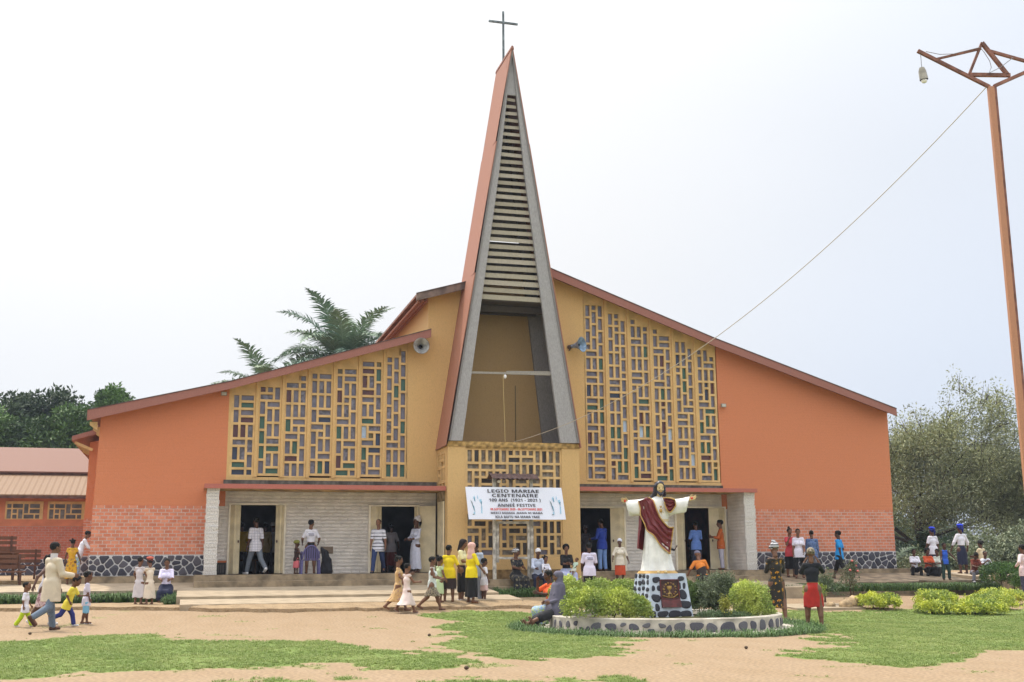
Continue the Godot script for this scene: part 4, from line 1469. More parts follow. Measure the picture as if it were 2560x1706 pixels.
# printed cottons
func print_tex(p: String) -> Texture2D:
	var pal := []
	match p:
		"mustard": pal = [Color(0.80, 0.62, 0.14), Color(0.80, 0.62, 0.14), Color(0.72, 0.48, 0.12), Color(0.28, 0.30, 0.22), Color(0.86, 0.74, 0.35)]
		"night": pal = [Color(0.07, 0.07, 0.09), Color(0.07, 0.07, 0.09), Color(0.10, 0.10, 0.14), Color(0.62, 0.58, 0.42), Color(0.80, 0.76, 0.66)]
		"pastel": pal = [Color(0.62, 0.74, 0.88), Color(0.75, 0.68, 0.86), Color(0.60, 0.82, 0.84), Color(0.88, 0.48, 0.44), Color(0.90, 0.90, 0.94)]
		"meadow": pal = [Color(0.72, 0.78, 0.86), Color(0.45, 0.58, 0.80), Color(0.72, 0.80, 0.30), Color(0.86, 0.86, 0.88), Color(0.80, 0.60, 0.30)]
		"sun": pal = [Color(0.15, 0.14, 0.12), Color(0.15, 0.14, 0.12), Color(0.20, 0.17, 0.13), Color(0.90, 0.66, 0.12), Color(0.62, 0.18, 0.10)]
		"leopard": pal = [Color(0.62, 0.58, 0.48), Color(0.55, 0.50, 0.42), Color(0.16, 0.15, 0.14), Color(0.18, 0.16, 0.15), Color(0.66, 0.62, 0.54)]
		"rose": pal = [Color(0.86, 0.80, 0.80), Color(0.75, 0.62, 0.64), Color(0.52, 0.32, 0.36), Color(0.40, 0.26, 0.32), Color(0.90, 0.86, 0.86)]
		"batik": pal = [Color(0.34, 0.44, 0.62), Color(0.28, 0.37, 0.56), Color(0.50, 0.58, 0.70), Color(0.22, 0.30, 0.46), Color(0.60, 0.66, 0.74)]
		"sandy": pal = [Color(0.78, 0.64, 0.44), Color(0.80, 0.68, 0.48), Color(0.72, 0.55, 0.36), Color(0.62, 0.55, 0.60), Color(0.88, 0.80, 0.55)]
		"denim": pal = [Color(0.36, 0.42, 0.50), Color(0.40, 0.46, 0.53), Color(0.33, 0.39, 0.47), Color(0.48, 0.53, 0.58), Color(0.42, 0.48, 0.55)]
	if p == "stripes":
		return made_tex("p stripes", 8, 64, func(_x, y): return Color(0.10, 0.12, 0.20) if (y % 16) < 4 else Color(0.86, 0.87, 0.92))
	if p == "check":
		return made_tex("p check", 64, 64, func(x, y): return Color(0.72, 0.73, 0.80) if (x % 16) < 3 or (y % 16) < 3 else Color(0.90, 0.90, 0.95))
	if p == "bands":
		return made_tex("p bands", 8, 64, func(_x, y): return Color(0.08, 0.08, 0.10) if (y % 22) < 11 else Color(0.84, 0.84, 0.86))
	if p == "knit":
		return made_tex("p knit", 64, 64, func(x, y): var g := 0.8 + 0.12 * sin(y * TAU / 8.0) + 0.05 * sin(x * TAU / 6.0); return Color(g, g, g))
	var n := FastNoiseLite.new()
	n.seed = hash(p) % 999
	n.noise_type = FastNoiseLite.TYPE_CELLULAR
	n.cellular_return_type = FastNoiseLite.RETURN_DISTANCE2_SUB
	n.frequency = 0.05
	n.domain_warp_enabled = true
	n.domain_warp_amplitude = 12.0
	var src := n.get_seamless_image(128, 128, false, false, 0.15)
	return made_tex("p " + p, 128, 128, func(x, y):
		var t: float = clampf(src.get_pixel(x, y).r, 0.0, 0.999)
		return pal[int(t * 5.0)])

func dir_of(side: float, flex: float, abd: float) -> Vector3:
	return Vector3(side * sin(abd), -cos(abd) * cos(flex), cos(abd) * sin(flex)).normalized()

func person(s: Dictionary) -> Node3D:
	var H: float = s.h
	var k: float = s.get("k", 0.0)
	var male: bool = s.get("m", false)
	var hs := H * lerpf(0.145, 0.20, k) / 0.235       # head scale
	var B := H - hs * 0.235
	var cell: float = s.get("c", 0.018 if k < 0.3 else 0.015)
	var root := thing("person", s.l, s.get("cat", "person"), s.p, deg_to_rad(s.get("y", 0.0)), s.get("g", ""))
	var skin: Color = skin_tones[int(s.get("s", absi(hash(s.l)) % 4))]
	var R := func(v: float) -> float: return deg_to_rad(v)
	# skeleton
	var lean: float = R.call(s.get("lean", 0.0))
	var side_lean: float = R.call(s.get("side", 0.0))
	var U := Vector3(sin(side_lean), cos(lean) * cos(side_lean), sin(lean)).normalized()
	var X := Vector3(cos(side_lean), -sin(side_lean), 0).normalized()
	var F := X.cross(U).normalized()
	var ank := B * 0.05
	var hip := B * lerpf(0.575, 0.50, k)
	var torso := B * 0.945 - hip
	var sw := B * (0.112 if male else 0.098) * lerpf(1.0, 1.06, k)
	var hw := B * 0.056
	var seg := (hip - ank) * 0.5
	var P := Vector3(0, hip, 0)
	var legs := []
	for i in 2:
		var sd := 1.0 if i == 0 else -1.0
		var L: Array = s.get("ll" if i == 0 else "rl", [0, 3, 4])
		var J := P + X * sd * hw * 1.15 - U * B * 0.02
		var kn: Vector3 = J + dir_of(sd, R.call(L[0]), R.call(L[1])) * seg
		var an: Vector3 = kn + dir_of(sd, R.call(L[0] - L[2]), R.call(L[1] * 0.5)) * seg
		var fp: float = R.call(L[3] if L.size() > 3 else 0.0)     # foot pitch, toes down positive
		var fd := Vector3(sd * 0.12, -sin(fp), cos(fp)).normalized()
		legs.append([J, kn, an, fd])
	var shift := 0.0
	if s.has("seat"):
		shift = s.seat + B * 0.085 - hip
	else:
		var low := 9.0
		for L in legs:
			low = minf(low, minf(L[2].y - ank, L[2].y + L[3].y * B * 0.11 - B * 0.022))
		shift = -low
	var mv := Vector3(0, shift, 0)
	P += mv
	for L in legs:
		for i in 3:
			L[i] += mv
	var Cc := P + U * torso * 0.66
	var N := P + U * torso * 1.0
	var arms := []
	for i in 2:
		var sd := 1.0 if i == 0 else -1.0
		var A: Array = s.get("la" if i == 0 else "ra", [4, 7, 14, 0]).duplicate()
		if not s.has("seat") and s.get("bot", [""])[0] in ["skirt", "dress"]:
			A[1] += 15.0 if A[0] + A[2] < 62.0 else 5.0
		var S := P + U * torso * 0.93 + X * sd * sw
		var f0: float = R.call(A[0]) - lean * -0.0
		var d0 := dir_of(sd, f0, R.call(A[1]))
		var d1 := dir_of(sd, R.call(A[0] + A[2]), R.call(A[1] * 0.6))
		d1 = (d1 - X * sd * sin(R.call(A[3]))).normalized()
		var el := S + d0 * B * 0.19
		var wr := el + d1 * B * 0.165
		arms.append([S, el, wr, d1, sd])
	var hp: float = R.call(s.get("hp", 0.0))
	var hy: float = R.call(s.get("hy", 0.0))
	var head_b := Basis(X, U, F) * Basis(Vector3.UP, hy) * Basis(Vector3.RIGHT, hp)
	var head_at := N + U * B * 0.055 + F * B * 0.012
	var head_t := Transform3D(head_b.scaled_local(Vector3.ONE * hs), head_at)
	var bulk: float = s.get("bulk", 1.0)
	var Bb := B * bulk
	var torso_caps := func(o: float) -> Array:
		var l := [
			[P - X * hw * 0.9, P + X * hw * 0.9, Bb * 0.074 + o, Bb * 0.074 + o, F, 1.12],
			[P + U * torso * 0.08, Cc, Bb * (0.078 if not male else 0.082) + o, Bb * 0.080 + o, F, 1.22],
			[Cc - X * B * 0.030, Cc + X * B * 0.030, Bb * 0.070 + o, Bb * 0.070 + o, F, 1.15],
			[P + U * torso * 0.93 - X * sw * 0.9, P + U * torso * 0.93 + X * sw * 0.9, B * 0.034 + o, B * 0.034 + o]]
		if not male and k < 0.35:
			for sd in [-1, 1]:
				l.append([Cc + X * sd * B * 0.048 + F * B * 0.055, Cc + X * sd * B * 0.048 + F * B * 0.06 - U * B * 0.015, B * 0.042 + o, B * 0.042 + o])
		return l
	var arm_caps := func(o: float, share: float) -> Array:    # share of the arm: 1 upper, 2 whole
		var l := []
		for A in arms:
			var e0: Vector3 = A[0].lerp(A[1], minf(share, 1.0))
			l.append([A[0], e0, B * 0.034 + o, lerpf(B * 0.034, B * 0.027, minf(share, 1.0)) + o])
			if share > 1.0:
				var e1: Vector3 = A[1].lerp(A[2], share - 1.0)
				l.append([A[1], e1, B * 0.027 + o, lerpf(B * 0.027, B * 0.019, share - 1.0) + o])
		return l
	var leg_caps := func(o: float, share: float, flare := 0.0) -> Array:
		var l := []
		for L in legs:
			var e0: Vector3 = L[0].lerp(L[1], minf(share, 1.0))
			l.append([L[0], e0, Bb * 0.063 + o, lerpf(Bb * 0.063, B * 0.042, minf(share, 1.0)) + o])
			if share > 1.0:
				var e1: Vector3 = L[1].lerp(L[2], share - 1.0)
				l.append([L[1], e1, B * 0.042 + o, lerpf(B * 0.042, B * 0.027, share - 1.0) + o + flare])
		return l
	# body: one skin, with head and hands grown into it
	var body := MB.new()
	body.c = Color(1, 1, 1)
	var caps: Array = torso_caps.call(0.0) + arm_caps.call(0.0, 2.0) + leg_caps.call(0.0, 2.0)
	caps.append([N - U * B * 0.02, head_at + head_b.y * 0.03, B * 0.036, B * 0.033])
	for L in legs:
		var toe: Vector3 = L[2] + L[3] * B * 0.095 - Vector3(0, B * 0.022, 0) * maxf(L[3].z, 0.2)
		caps.append([L[2] - L[3] * B * 0.02 - Vector3(0, B * 0.02, 0), toe, B * 0.026, B * 0.021])
		caps.append([L[1] + L[3] * 0.0, L[1].lerp(L[2], 0.45) - Vector3(0, 0, B * 0.012), B * 0.036, B * 0.034])
	blob(body, caps, cell, B * 0.022)
	body.add(head_part(0.009 if cell > 0.014 else 0.006), head_t)
	var hand := hand_part(0.0065, s.get("curl", 0.6))
	for A in arms:
		var f: Vector3 = A[3]
		var pn: Vector3 = (-X * A[4])
		pn = (pn - f * pn.dot(f))
		if pn.length() < 0.2:
			pn = (-F - f * (-F).dot(f))
		pn = pn.normalized()
		var th := f.cross(pn) * (1.0 if A[4] < 0.0 else -1.0)
		var sc: float = B * 0.118 / 0.18
		body.add(hand, Transform3D(Basis(th, f, pn).scaled_local(Vector3.ONE * sc), A[2] - f * 0.012))
	for i in body.col.size():
		body.col[i] = Color(skin.r * skin.r * body.col[i].r, skin.g * skin.g * body.col[i].g, skin.b * skin.b * body.col[i].b) * 1.15
		body.col[i].a = 1.0
	obj("body", body, skin_mat(), root)
	# hair or headgear
	var hair: Array = s.get("hair", ["short", Color(0.05, 0.045, 0.04)])
	for i in range(0, hair.size(), 2):
		var hm := MB.new()
		hm.add(hair_part(hair[i]), head_t)
		var cname: String = {"wrap": "headwrap", "turban": "headwrap", "veil": "headscarf", "beret": "beret", "cap": "cap", "kerchief": "headcloth"}.get(hair[i], "hair")
		var hmat: Material = hair[i + 1] if hair[i + 1] is Material else (M(hair[i + 1], 0.95, "grain", 9.0) if cname == "hair" else cloth(hair[i + 1]))
		obj(cname, hm, hmat, root)
	# clothes
	var thick: float = maxf(0.011, cell * 0.62)
	var top: Array = s.get("top", [])
	var bot: Array = s.get("bot", [])
	if bot.size():
		var bm := MB.new()
		var waist := P + U * torso * (0.22 if bot[0] != "dress" else 0.35)
		var bmat: Material = bot[1]
		var share: float = bot[2]
		if bot[0] == "trousers" or bot[0] == "shorts":
			var tc: Array = [[P - X * hw * 0.9, P + X * hw * 0.9, Bb * 0.074 + thick, Bb * 0.074 + thick, F, 1.1], [P, P + U * torso * 0.3, Bb * 0.078 + thick, Bb * 0.078 + thick, F, 1.2]]
			tc += leg_caps.call(thick * (1.0 if bot[0] == "trousers" else 1.35), share, 0.012)
			blob(bm, tc, cell, B * 0.02, [[waist, U]])
		elif s.has("seat"):
			var tc := [[P - X * hw * 0.9, P + X * hw * 0.9, Bb * 0.078 + thick, Bb * 0.078 + thick, F, 1.05], [P, P + U * torso * 0.3, Bb * 0.079 + thick, Bb * 0.08 + thick, F, 1.2]]
			for L in legs:
				tc.append([L[0], L[1], Bb * 0.07 + thick, B * 0.055 + thick])
				if share > 1.0:
					tc.append([L[1], L[1].lerp(L[2], share - 1.0), B * 0.055 + thick, B * 0.062 + thick * 1.5])
			var ka: Vector3 = legs[0][1]
			var kb: Vector3 = legs[1][1]
			tc.append([legs[0][0].lerp(legs[1][0], 0.5), ka.lerp(kb, 0.5), B * 0.06, B * 0.05])
			if share > 1.0:
				var ea: Vector3 = ka.lerp(legs[0][2], share - 1.0)
				var eb: Vector3 = kb.lerp(legs[1][2], share - 1.0)
				tc.append([ka.lerp(kb, 0.5), ea.lerp(eb, 0.5), B * 0.05, B * 0.06])
				tc.append([ka, kb, B * 0.05, B * 0.05])
				tc.append([ea, eb, B * 0.045, B * 0.045])
			blob(bm, tc, cell, B * 0.05, [[waist, U]])
		else:
			skirt(bm, legs, P, U, X, F, B, Bb, torso, hw, share, bot[3] if bot.size() > 3 else 0.1, thick, s.get("pleat", 0.04))
		if bot[0] == "dress":
			var dc: Array = torso_caps.call(thick) + arm_caps.call(thick * 1.1, s.get("sleeve", 0.4))
			blob(bm, dc, cell, B * 0.022, [[N - U * B * 0.005, U + F * 0.3], [P + U * torso * 0.05, -U]])
			obj("dress", bm, bmat, root)
		else:
			obj(bot[0], bm, bmat, root)
	if top.size():
		var tm := MB.new()
		var share: float = top[2]
		var o: float = thick * (1.35 if top[0] != "coat" else 2.6)
		var tc: Array = torso_caps.call(o)
		if share > 0.0:
			tc += arm_caps.call(o * (0.9 if share > 1.0 else 1.0), share)
		var drop_to: float = {"tee": -0.10, "blouse": 0.10, "coat": -0.20, "tank": -0.05, "long": -0.30}.get(top[0], -0.1)
		if drop_to < 0.0 and not s.has("seat"):
			var q := P + U * B * (drop_to - 0.02)
			var wide := 0.088 if top[0] != "coat" else 0.092
			tc.append([P - X * hw * 0.7 + U * B * 0.05, q - X * hw * 0.8, Bb * 0.080 + o, Bb * wide + o, F, 1.04])
			tc.append([P + X * hw * 0.7 + U * B * 0.05, q + X * hw * 0.8, Bb * 0.080 + o, Bb * wide + o, F, 1.04])
			tc.append([P + U * B * 0.05, q, Bb * 0.084 + o, Bb * (wide + 0.004) + o, F, 1.0])
		var hem := P + U * B * drop_to if not s.has("seat") else P + U * B * 0.02
		var cuts := [[hem, -U], [N + U * B * 0.012 + F * 0.02, U + F * 0.22]]
		if top[0] == "tank":
			cuts.append([P + U * torso * 0.9 + X * sw * 0.86, X])
			cuts.append([P + U * torso * 0.9 - X * sw * 0.86, -X])
		blob(tm, tc, cell, B * 0.014, cuts)
		obj({"tee": "shirt", "blouse": "blouse", "coat": "jacket", "tank": "vest", "long": "tunic"}[top[0]], tm, top[1], root)
	if s.has("shoe"):
		for L in legs:
			var z: Vector3 = L[3]
			var y := (Vector3.UP - z * z.y).normalized()
			var sm_ := MB.new()
			sm_.add(shoe_part(s.shoe[0]), Transform3D(Basis(y.cross(z), y, z).scaled_local(Vector3.ONE * B * 0.05 / 0.075), L[2]))
			obj("shoe" if s.shoe[0] == "shoe" else "sandal", sm_, cloth(s.shoe[1]), root)
	root.set_meta("sk", {"P": P, "N": N, "C": Cc, "U": U, "F": F, "X": X, "arms": arms, "legs": legs, "B": B, "head": head_t})
	return root

func skin_mat() -> StandardMaterial3D:
	if not mat_cache.has("skin"):
		var m := StandardMaterial3D.new()
		m.vertex_color_use_as_albedo = true
		m.roughness = 0.55
		mat_cache["skin"] = m
	return mat_cache["skin"]

func leg_at(L: Array, y: float) -> Vector3:
	for i in 2:
		var a: Vector3 = L[i]
		var b: Vector3 = L[i + 1]
		if y >= minf(a.y, b.y) and y <= maxf(a.y, b.y) and absf(a.y - b.y) > 1e-4:
			return a.lerp(b, (a.y - y) / (a.y - b.y))
	return L[0] if y > L[0].y else L[2]

func skirt(m: MB, legs: Array, P: Vector3, U: Vector3, X: Vector3, F: Vector3, B: float, Bb: float, torso: float, hw: float, share: float, flare: float, thick: float, pleat: float) -> void:
	var top := P + U * torso * 0.24
	var low: float = lerpf(P.y, minf(legs[0][2].y, legs[1][2].y), share * 0.5)
	var rings := []
	var n := 14
	var seg := 36
	var prx := 0.0
	var prz := 0.0
	var ph := rng.randf() * TAU
	for i in n + 1:
		var t := float(i) / n
		var y := lerpf(top.y, low, t)
		var c := Vector3(P.x, y, P.z) + Vector3(U.x, 0, U.z) * maxf(y - P.y, 0.0)
		var rx := Bb * 0.074 + thick * 0.6
		var rz := Bb * 0.062 + thick * 0.6
		if y < P.y:
			var a := leg_at(legs[0], y)
			var b := leg_at(legs[1], y)
			var r: float = lerpf(Bb * 0.072, B * 0.045, clampf((P.y - y) / (P.y - legs[0][2].y + 1e-3), 0.0, 1.0)) + thick
			var blend := clampf((P.y - y) / (B * 0.12), 0.0, 1.0)
			c = c.lerp(Vector3((a.x + b.x) * 0.5, y, (a.z + b.z) * 0.5), blend)
			rx = maxf(lerpf(Bb * 0.105 + thick, absf(a.x - b.x) * 0.5 + r, blend), prx * 0.985)
			rz = maxf(lerpf(Bb * 0.080 + thick, absf(a.z - b.z) * 0.5 + r, blend), prz * 0.985)
		elif t > 0.0:
			rx = lerpf(rx, Bb * 0.105 + thick, smoothstep(0.0, 1.0, (top.y - y) / maxf(top.y - P.y, 1e-3)))
			rz = lerpf(rz, Bb * 0.080 + thick, smoothstep(0.0, 1.0, (top.y - y) / maxf(top.y - P.y, 1e-3)))
		prx = rx
		prz = rz
		var g := 1.0 + flare * t * t
		var ring := []
		for j in seg:
			var a := TAU * j / seg
			var w := g * (1.0 + pleat * t * (sin(a * 7.0 + ph + t) + 0.5 * sin(a * 11.0 + ph * 2.0)))
			ring.append(c + Vector3(cos(a) * rx * w, 0.01 * sin(a * 5.0 + ph) * t, -sin(a) * rz * w))
		rings.append(ring)
	# turned-up hem so that the cloth has thickness
	var inner := []
	for p in rings[n]:
		var c2 := Vector3.ZERO
		for q in rings[n]:
			c2 += q
		c2 /= seg
		inner.append(c2 + (p - c2) * 0.94 + Vector3(0, 0.02, 0))
	rings.append(inner)
	m.skin(rings, true, true)

# ---------------------------------------------------------------- school, benches, sign, mast
func school() -> void:
	var t := thing("school_building", "long low orange school block with a rusty roof left of the church", "building", Vector3(0, 0, -16))
	var x0 := -20.0
	var x1 := -4.0
	var m := MB.new()
	m.box(Vector3(x0, 1.98, -6.0), Vector3(x1, 3.25, -0.003))
	obj("wall", m, M(Color(0.80, 0.50, 0.38), 0.85, "blotch", 0.5), t)
	m = MB.new()
	m.box(Vector3(x0, -0.3, -6.0), Vector3(x1, 1.979, -0.02))
	var low := obj("brick_wall", m, M(Color(0.78, 0.66, 0.62), 0.9, "grain", 1.5), t)
	# courses of brick
	var bm := {}
	var br := MB.new()
	var brick_mat := M(Color(0.76, 0.45, 0.37), 0.85, "blotch", 0.8)
	br.box(Vector3.ZERO, Vector3(0.236, 0.085, 0.02))
	var bmesh := br.mesh()
	var rest := MB.new()
	var made := 0
	for r in 13:
		var x := x1 - 0.25 - (0.13 if r % 2 else 0.0)
		while x > -11.0:
			if x > -7.9 and made < 180:
				var o := obj("brick", bmesh, brick_mat, low)
				o.position = Vector3(x, 0.61 + r * 0.105, -0.03)
				made += 1
			else:
				rest.box(Vector3(x, 0.61 + r * 0.105, -0.03), Vector3(x + 0.236, 0.695 + r * 0.105, -0.01))
			x -= 0.262
	kind(obj("brick_courses", rest, brick_mat, low), "stuff")
	stone_base(t, -9.2, x1, -0.25, 0.595, 0.0, 0.36, 0.19, 21)
	# roof: lower pitch, step, upper pitch
	var rust := M(Color(0.59, 0.465, 0.35), 0.7, "streak", 0.5, "sheet", 3.0)
	var red := M(Color(0.54, 0.37, 0.31), 0.7, "streak", 0.5)
	m = MB.new()
	m.hexa([Vector3(x0, 3.22, 0.7), Vector3(x1 + 0.2, 3.22, 0.7), Vector3(x1 + 0.2, 3.28, 0.7), Vector3(x0, 3.28, 0.7), Vector3(x0, 4.30, -2.2), Vector3(x1 + 0.2, 4.30, -2.2), Vector3(x1 + 0.2, 4.36, -2.2), Vector3(x0, 4.36, -2.2)])
	obj("lower_roof", m, rust, t)
	m = MB.new()
	m.hexa([Vector3(x0, 4.40, -2.0), Vector3(x1 + 0.2, 4.40, -2.0), Vector3(x1 + 0.2, 4.46, -2.0), Vector3(x0, 4.46, -2.0), Vector3(x0, 5.7, -4.6), Vector3(x1 + 0.2, 5.7, -4.6), Vector3(x1 + 0.2, 5.76, -4.6), Vector3(x0, 5.76, -4.6)])
	obj("upper_roof", m, red, t)
	m = MB.new()
	m.box(Vector3(x0, 4.28, -2.15), Vector3(x1 + 0.2, 4.42, -2.06))
	m.box(Vector3(x0, 3.12, 0.66), Vector3(x1 + 0.2, 3.23, 0.72))
	obj("roof_edge", m, M(Color(0.42, 0.30, 0.27), 0.8, "dirty", 0.6), t)
	for x in [-7.42, -5.74, -9.3]:
		m = MB.new()
		m.box(Vector3(x - 0.05, 2.27, -0.002), Vector3(x + 1.45, 3.03, 0.03))
		var f := obj("window", m, M(YELLOW, 0.85, "blotch", 0.6), t)
		var cell := 0.225
		for p in [[0, 0, 1, 2], [0, 2, 1, 1], [1, 0, 1, 1], [1, 1, 1, 1], [1, 2, 2, 1], [2, 0, 1, 2], [3, 1, 1, 2], [3, 0, 2, 1], [4, 1, 2, 1], [4, 2, 2, 1], [5, 0, 1, 1]]:
			var q := MB.new()
			q.box(Vector3(x + 0.02 + p[0] * cell, 2.30 + p[1] * cell, 0.031), Vector3(x + 0.02 + (p[0] + p[2]) * cell - 0.06, 2.30 + (p[1] + p[3]) * cell - 0.06, 0.034))
			obj("pane", q, M([Color(0.44, 0.42, 0.42), Color(0.33, 0.30, 0.30)][(p[0] + p[1]) % 2], 0.3, "dirty", 1.0), f)

func bench(label: String, at: Vector3, turn: float, n := 1.0) -> void:
	var t := thing("bench", label, "bench", at, turn, "wooden benches stacked at the left edge")
	var wood := M(Color(0.52, 0.34, 0.24), 0.6, "plank", 0.8)
	var dark := M(Color(0.40, 0.25, 0.18), 0.65, "plank", 0.8)
	var m := MB.new()
	m.box(Vector3(-1.1, 0.40, -0.18), Vector3(1.1, 0.44, 0.16))
	obj("seat", m, wood, t)
	for y in [0.56, 0.72, 0.86]:
		m = MB.new()
		m.bar(Vector3(-1.1, y, -0.20 - y * 0.08), Vector3(1.1, y, -0.20 - y * 0.08), 0.03, 0.10)
		obj("back_rail", m, wood, t)
	for x in [-0.95, 0.95]:
		m = MB.new()
		m.bar(Vector3(x, 0, 0.12), Vector3(x, 0.40, 0.12), 0.06, 0.07)
		obj("leg", m, dark, t)
		m = MB.new()
		m.bar(Vector3(x, 0, -0.16), Vector3(x, 0.92, -0.26), 0.06, 0.07)
		obj("leg", m, dark, t)
		m = MB.new()
		m.bar(Vector3(x, 0.12, -0.16), Vector3(x, 0.12, 0.12), 0.05, 0.05)
		obj("stretcher", m, dark, t)

func letters(parent: Node, text: String, at: Vector3, height: float, width: float, mat: Material, turn := Basis()) -> void:
	var f := SystemFont.new()
	f.font_names = PackedStringArray(["Droid Sans"])
	f.font_weight = 700
	var tm := TextMesh.new()
	tm.font = f
	tm.text = text
	tm.font_size = 64
	tm.pixel_size = 0.01
	tm.depth = 0.004
	tm.curve_step = 2.0
	var box := tm.get_aabb()
	var o := obj("lettering", tm, mat, parent)
	var sx := width / maxf(box.size.x, 0.01)
	var sy := height / maxf(box.size.y, 0.01)
	o.transform = Transform3D(turn * Basis.from_scale(Vector3(sx, sy, 1.0)), at - turn * Vector3((box.position.x + box.size.x * 0.5) * sx, (box.position.y + box.size.y * 0.5) * sy, 0))

func yard_things() -> void:
	bench("wooden bench nearest the platform edge at far left, seat facing right", Vector3(-5.55, -0.28, 0.7), 0.25)
	bench("wooden bench behind the front one at far left, tilted back", Vector3(-5.9, -0.18, -0.5), 0.2)
	bench("wooden bench farthest back against the school's stone base", Vector3(-5.5, -0.1, -2.2), 0.1)
	bench("wooden bench standing on the other benches at far left", Vector3(-5.95, 0.28, -0.5), 0.3)
	# pews seen through the doors
	for d in [[Vector3(2.2, 0, -2.2), "brown pew just inside the left door"], [Vector3(2.2, 0, -3.4), "second brown pew inside the left door"]]:
		var t := thing("pew", d[1], "pew", d[0], 0.0, "pews inside the church")
		var wood := M(Color(0.50, 0.34, 0.22), 0.5, "plank", 0.8)
		var m := MB.new()
		m.box(Vector3(-1.6, 0.42, -0.2), Vector3(1.6, 0.46, 0.2))
		obj("seat", m, wood, t)
		m = MB.new()
		m.box(Vector3(-1.6, 0.6, 0.2), Vector3(1.6, 0.85, 0.24))
		obj("backrest", m, wood, t)
		for x in [-1.5, 0.0, 1.5]:
			m = MB.new()
			m.box(Vector3(x - 0.03, 0, -0.2), Vector3(x + 0.03, 0.419, 0.19))
			obj("leg", m, wood, t)
	banner()
	chair()
	var t := thing("crate", "black crate with an orange lid standing beside the leftmost door", "crate", Vector3(1.03, 0, 0.35))
	var m := MB.new()
	m.box(Vector3(-0.15, 0, -0.2), Vector3(0.15, 0.36, 0.2))
	obj("box", m, M(Color(0.10, 0.10, 0.11), 0.7, "grain", 3.0), t)
	m = MB.new()
	m.box(Vector3(-0.16, 0.361, -0.21), Vector3(0.16, 0.42, 0.21))
	obj("lid", m, M(Color(0.66, 0.36, 0.18), 0.6), t)
	for x in [-0.07, 0.0, 0.07]:
		m = MB.new()
		m.box(Vector3(x - 0.02, 0.06, 0.201), Vector3(x + 0.02, 0.30, 0.206))
		obj("slot", m, M(Color(0.28, 0.26, 0.25), 0.7), t)
	# black cloth heaped over a bag beside the chair
	m = MB.new()
	blob(m, [[Vector3(0, 0.1, 0), Vector3(-0.03, 0.62, -0.05), 0.17, 0.10], [Vector3(0.05, 0.08, 0.03), Vector3(0.07, 0.4, 0.0), 0.14, 0.09], [Vector3(-0.1, 0.06, 0.05), Vector3(-0.08, 0.3, 0), 0.09, 0.07], [Vector3(-0.06, 0.6, -0.05), Vector3(-0.14, 0.76, -0.08), 0.09, 0.05]], 0.02, 0.06, [[Vector3.ZERO, Vector3.DOWN]])
	var o := obj("cloth_bundle", m, cloth(Color(0.10, 0.10, 0.13)))
	o.position = Vector3(4.17, 0.0, 0.95)
	tag(o, "black cloth heaped over a bag right of the purple chair", "bundle")
	# teal curtain at the edge of the right inner door
	var rings := []
	for i in 9:
		var ring := []
		for j in 14:
			var x := 12.28 + 0.10 * j / 13.0 + 0.03 * sin(i * 0.5)
			ring.append(Vector3(x, 1.65 - i * 0.135, 0.08 + 0.025 * sin(j * 1.6 + i * 0.3)))
		for j in 14:
			ring.append(ring[13 - j] - Vector3(0, 0, 0.012))
		rings.append(ring)
	m = MB.new()
	m.skin(rings, true, true)
	tag(obj("curtain", m, cloth(Color(0.10, 0.36, 0.42))), "narrow teal curtain at the left jamb of the door right of the tower", "curtain")
	# lit candle-like lamp inside that door
	m = MB.new()
	m.ball(Vector3(12.95, 1.72, -3.0), Vector3(0.07, 0.07, 0.07), 10)
	var lm := StandardMaterial3D.new()
	lm.albedo_color = Color(1.0, 0.4, 0.1)
	lm.emission_enabled = true
	lm.emission = Color(1.0, 0.35, 0.10)
	lm.emission_energy_multiplier = 2.5
	tag(obj("altar_lamp", m, lm), "small glowing orange lamp in the dark right of the tower", "lamp")
	var ol := OmniLight3D.new()
	ol.name = "altar_lamp_light"
	ol.light_color = Color(1.0, 0.45, 0.15)
	ol.light_energy = 0.03
	ol.light_size = 0.05
	ol.omni_range = 6.0
	ol.omni_attenuation = 2.0
	ol.shadow_enabled = true
	ol.position = Vector3(12.95, 1.72, -3.0)
	add_child(ol)
	mast()

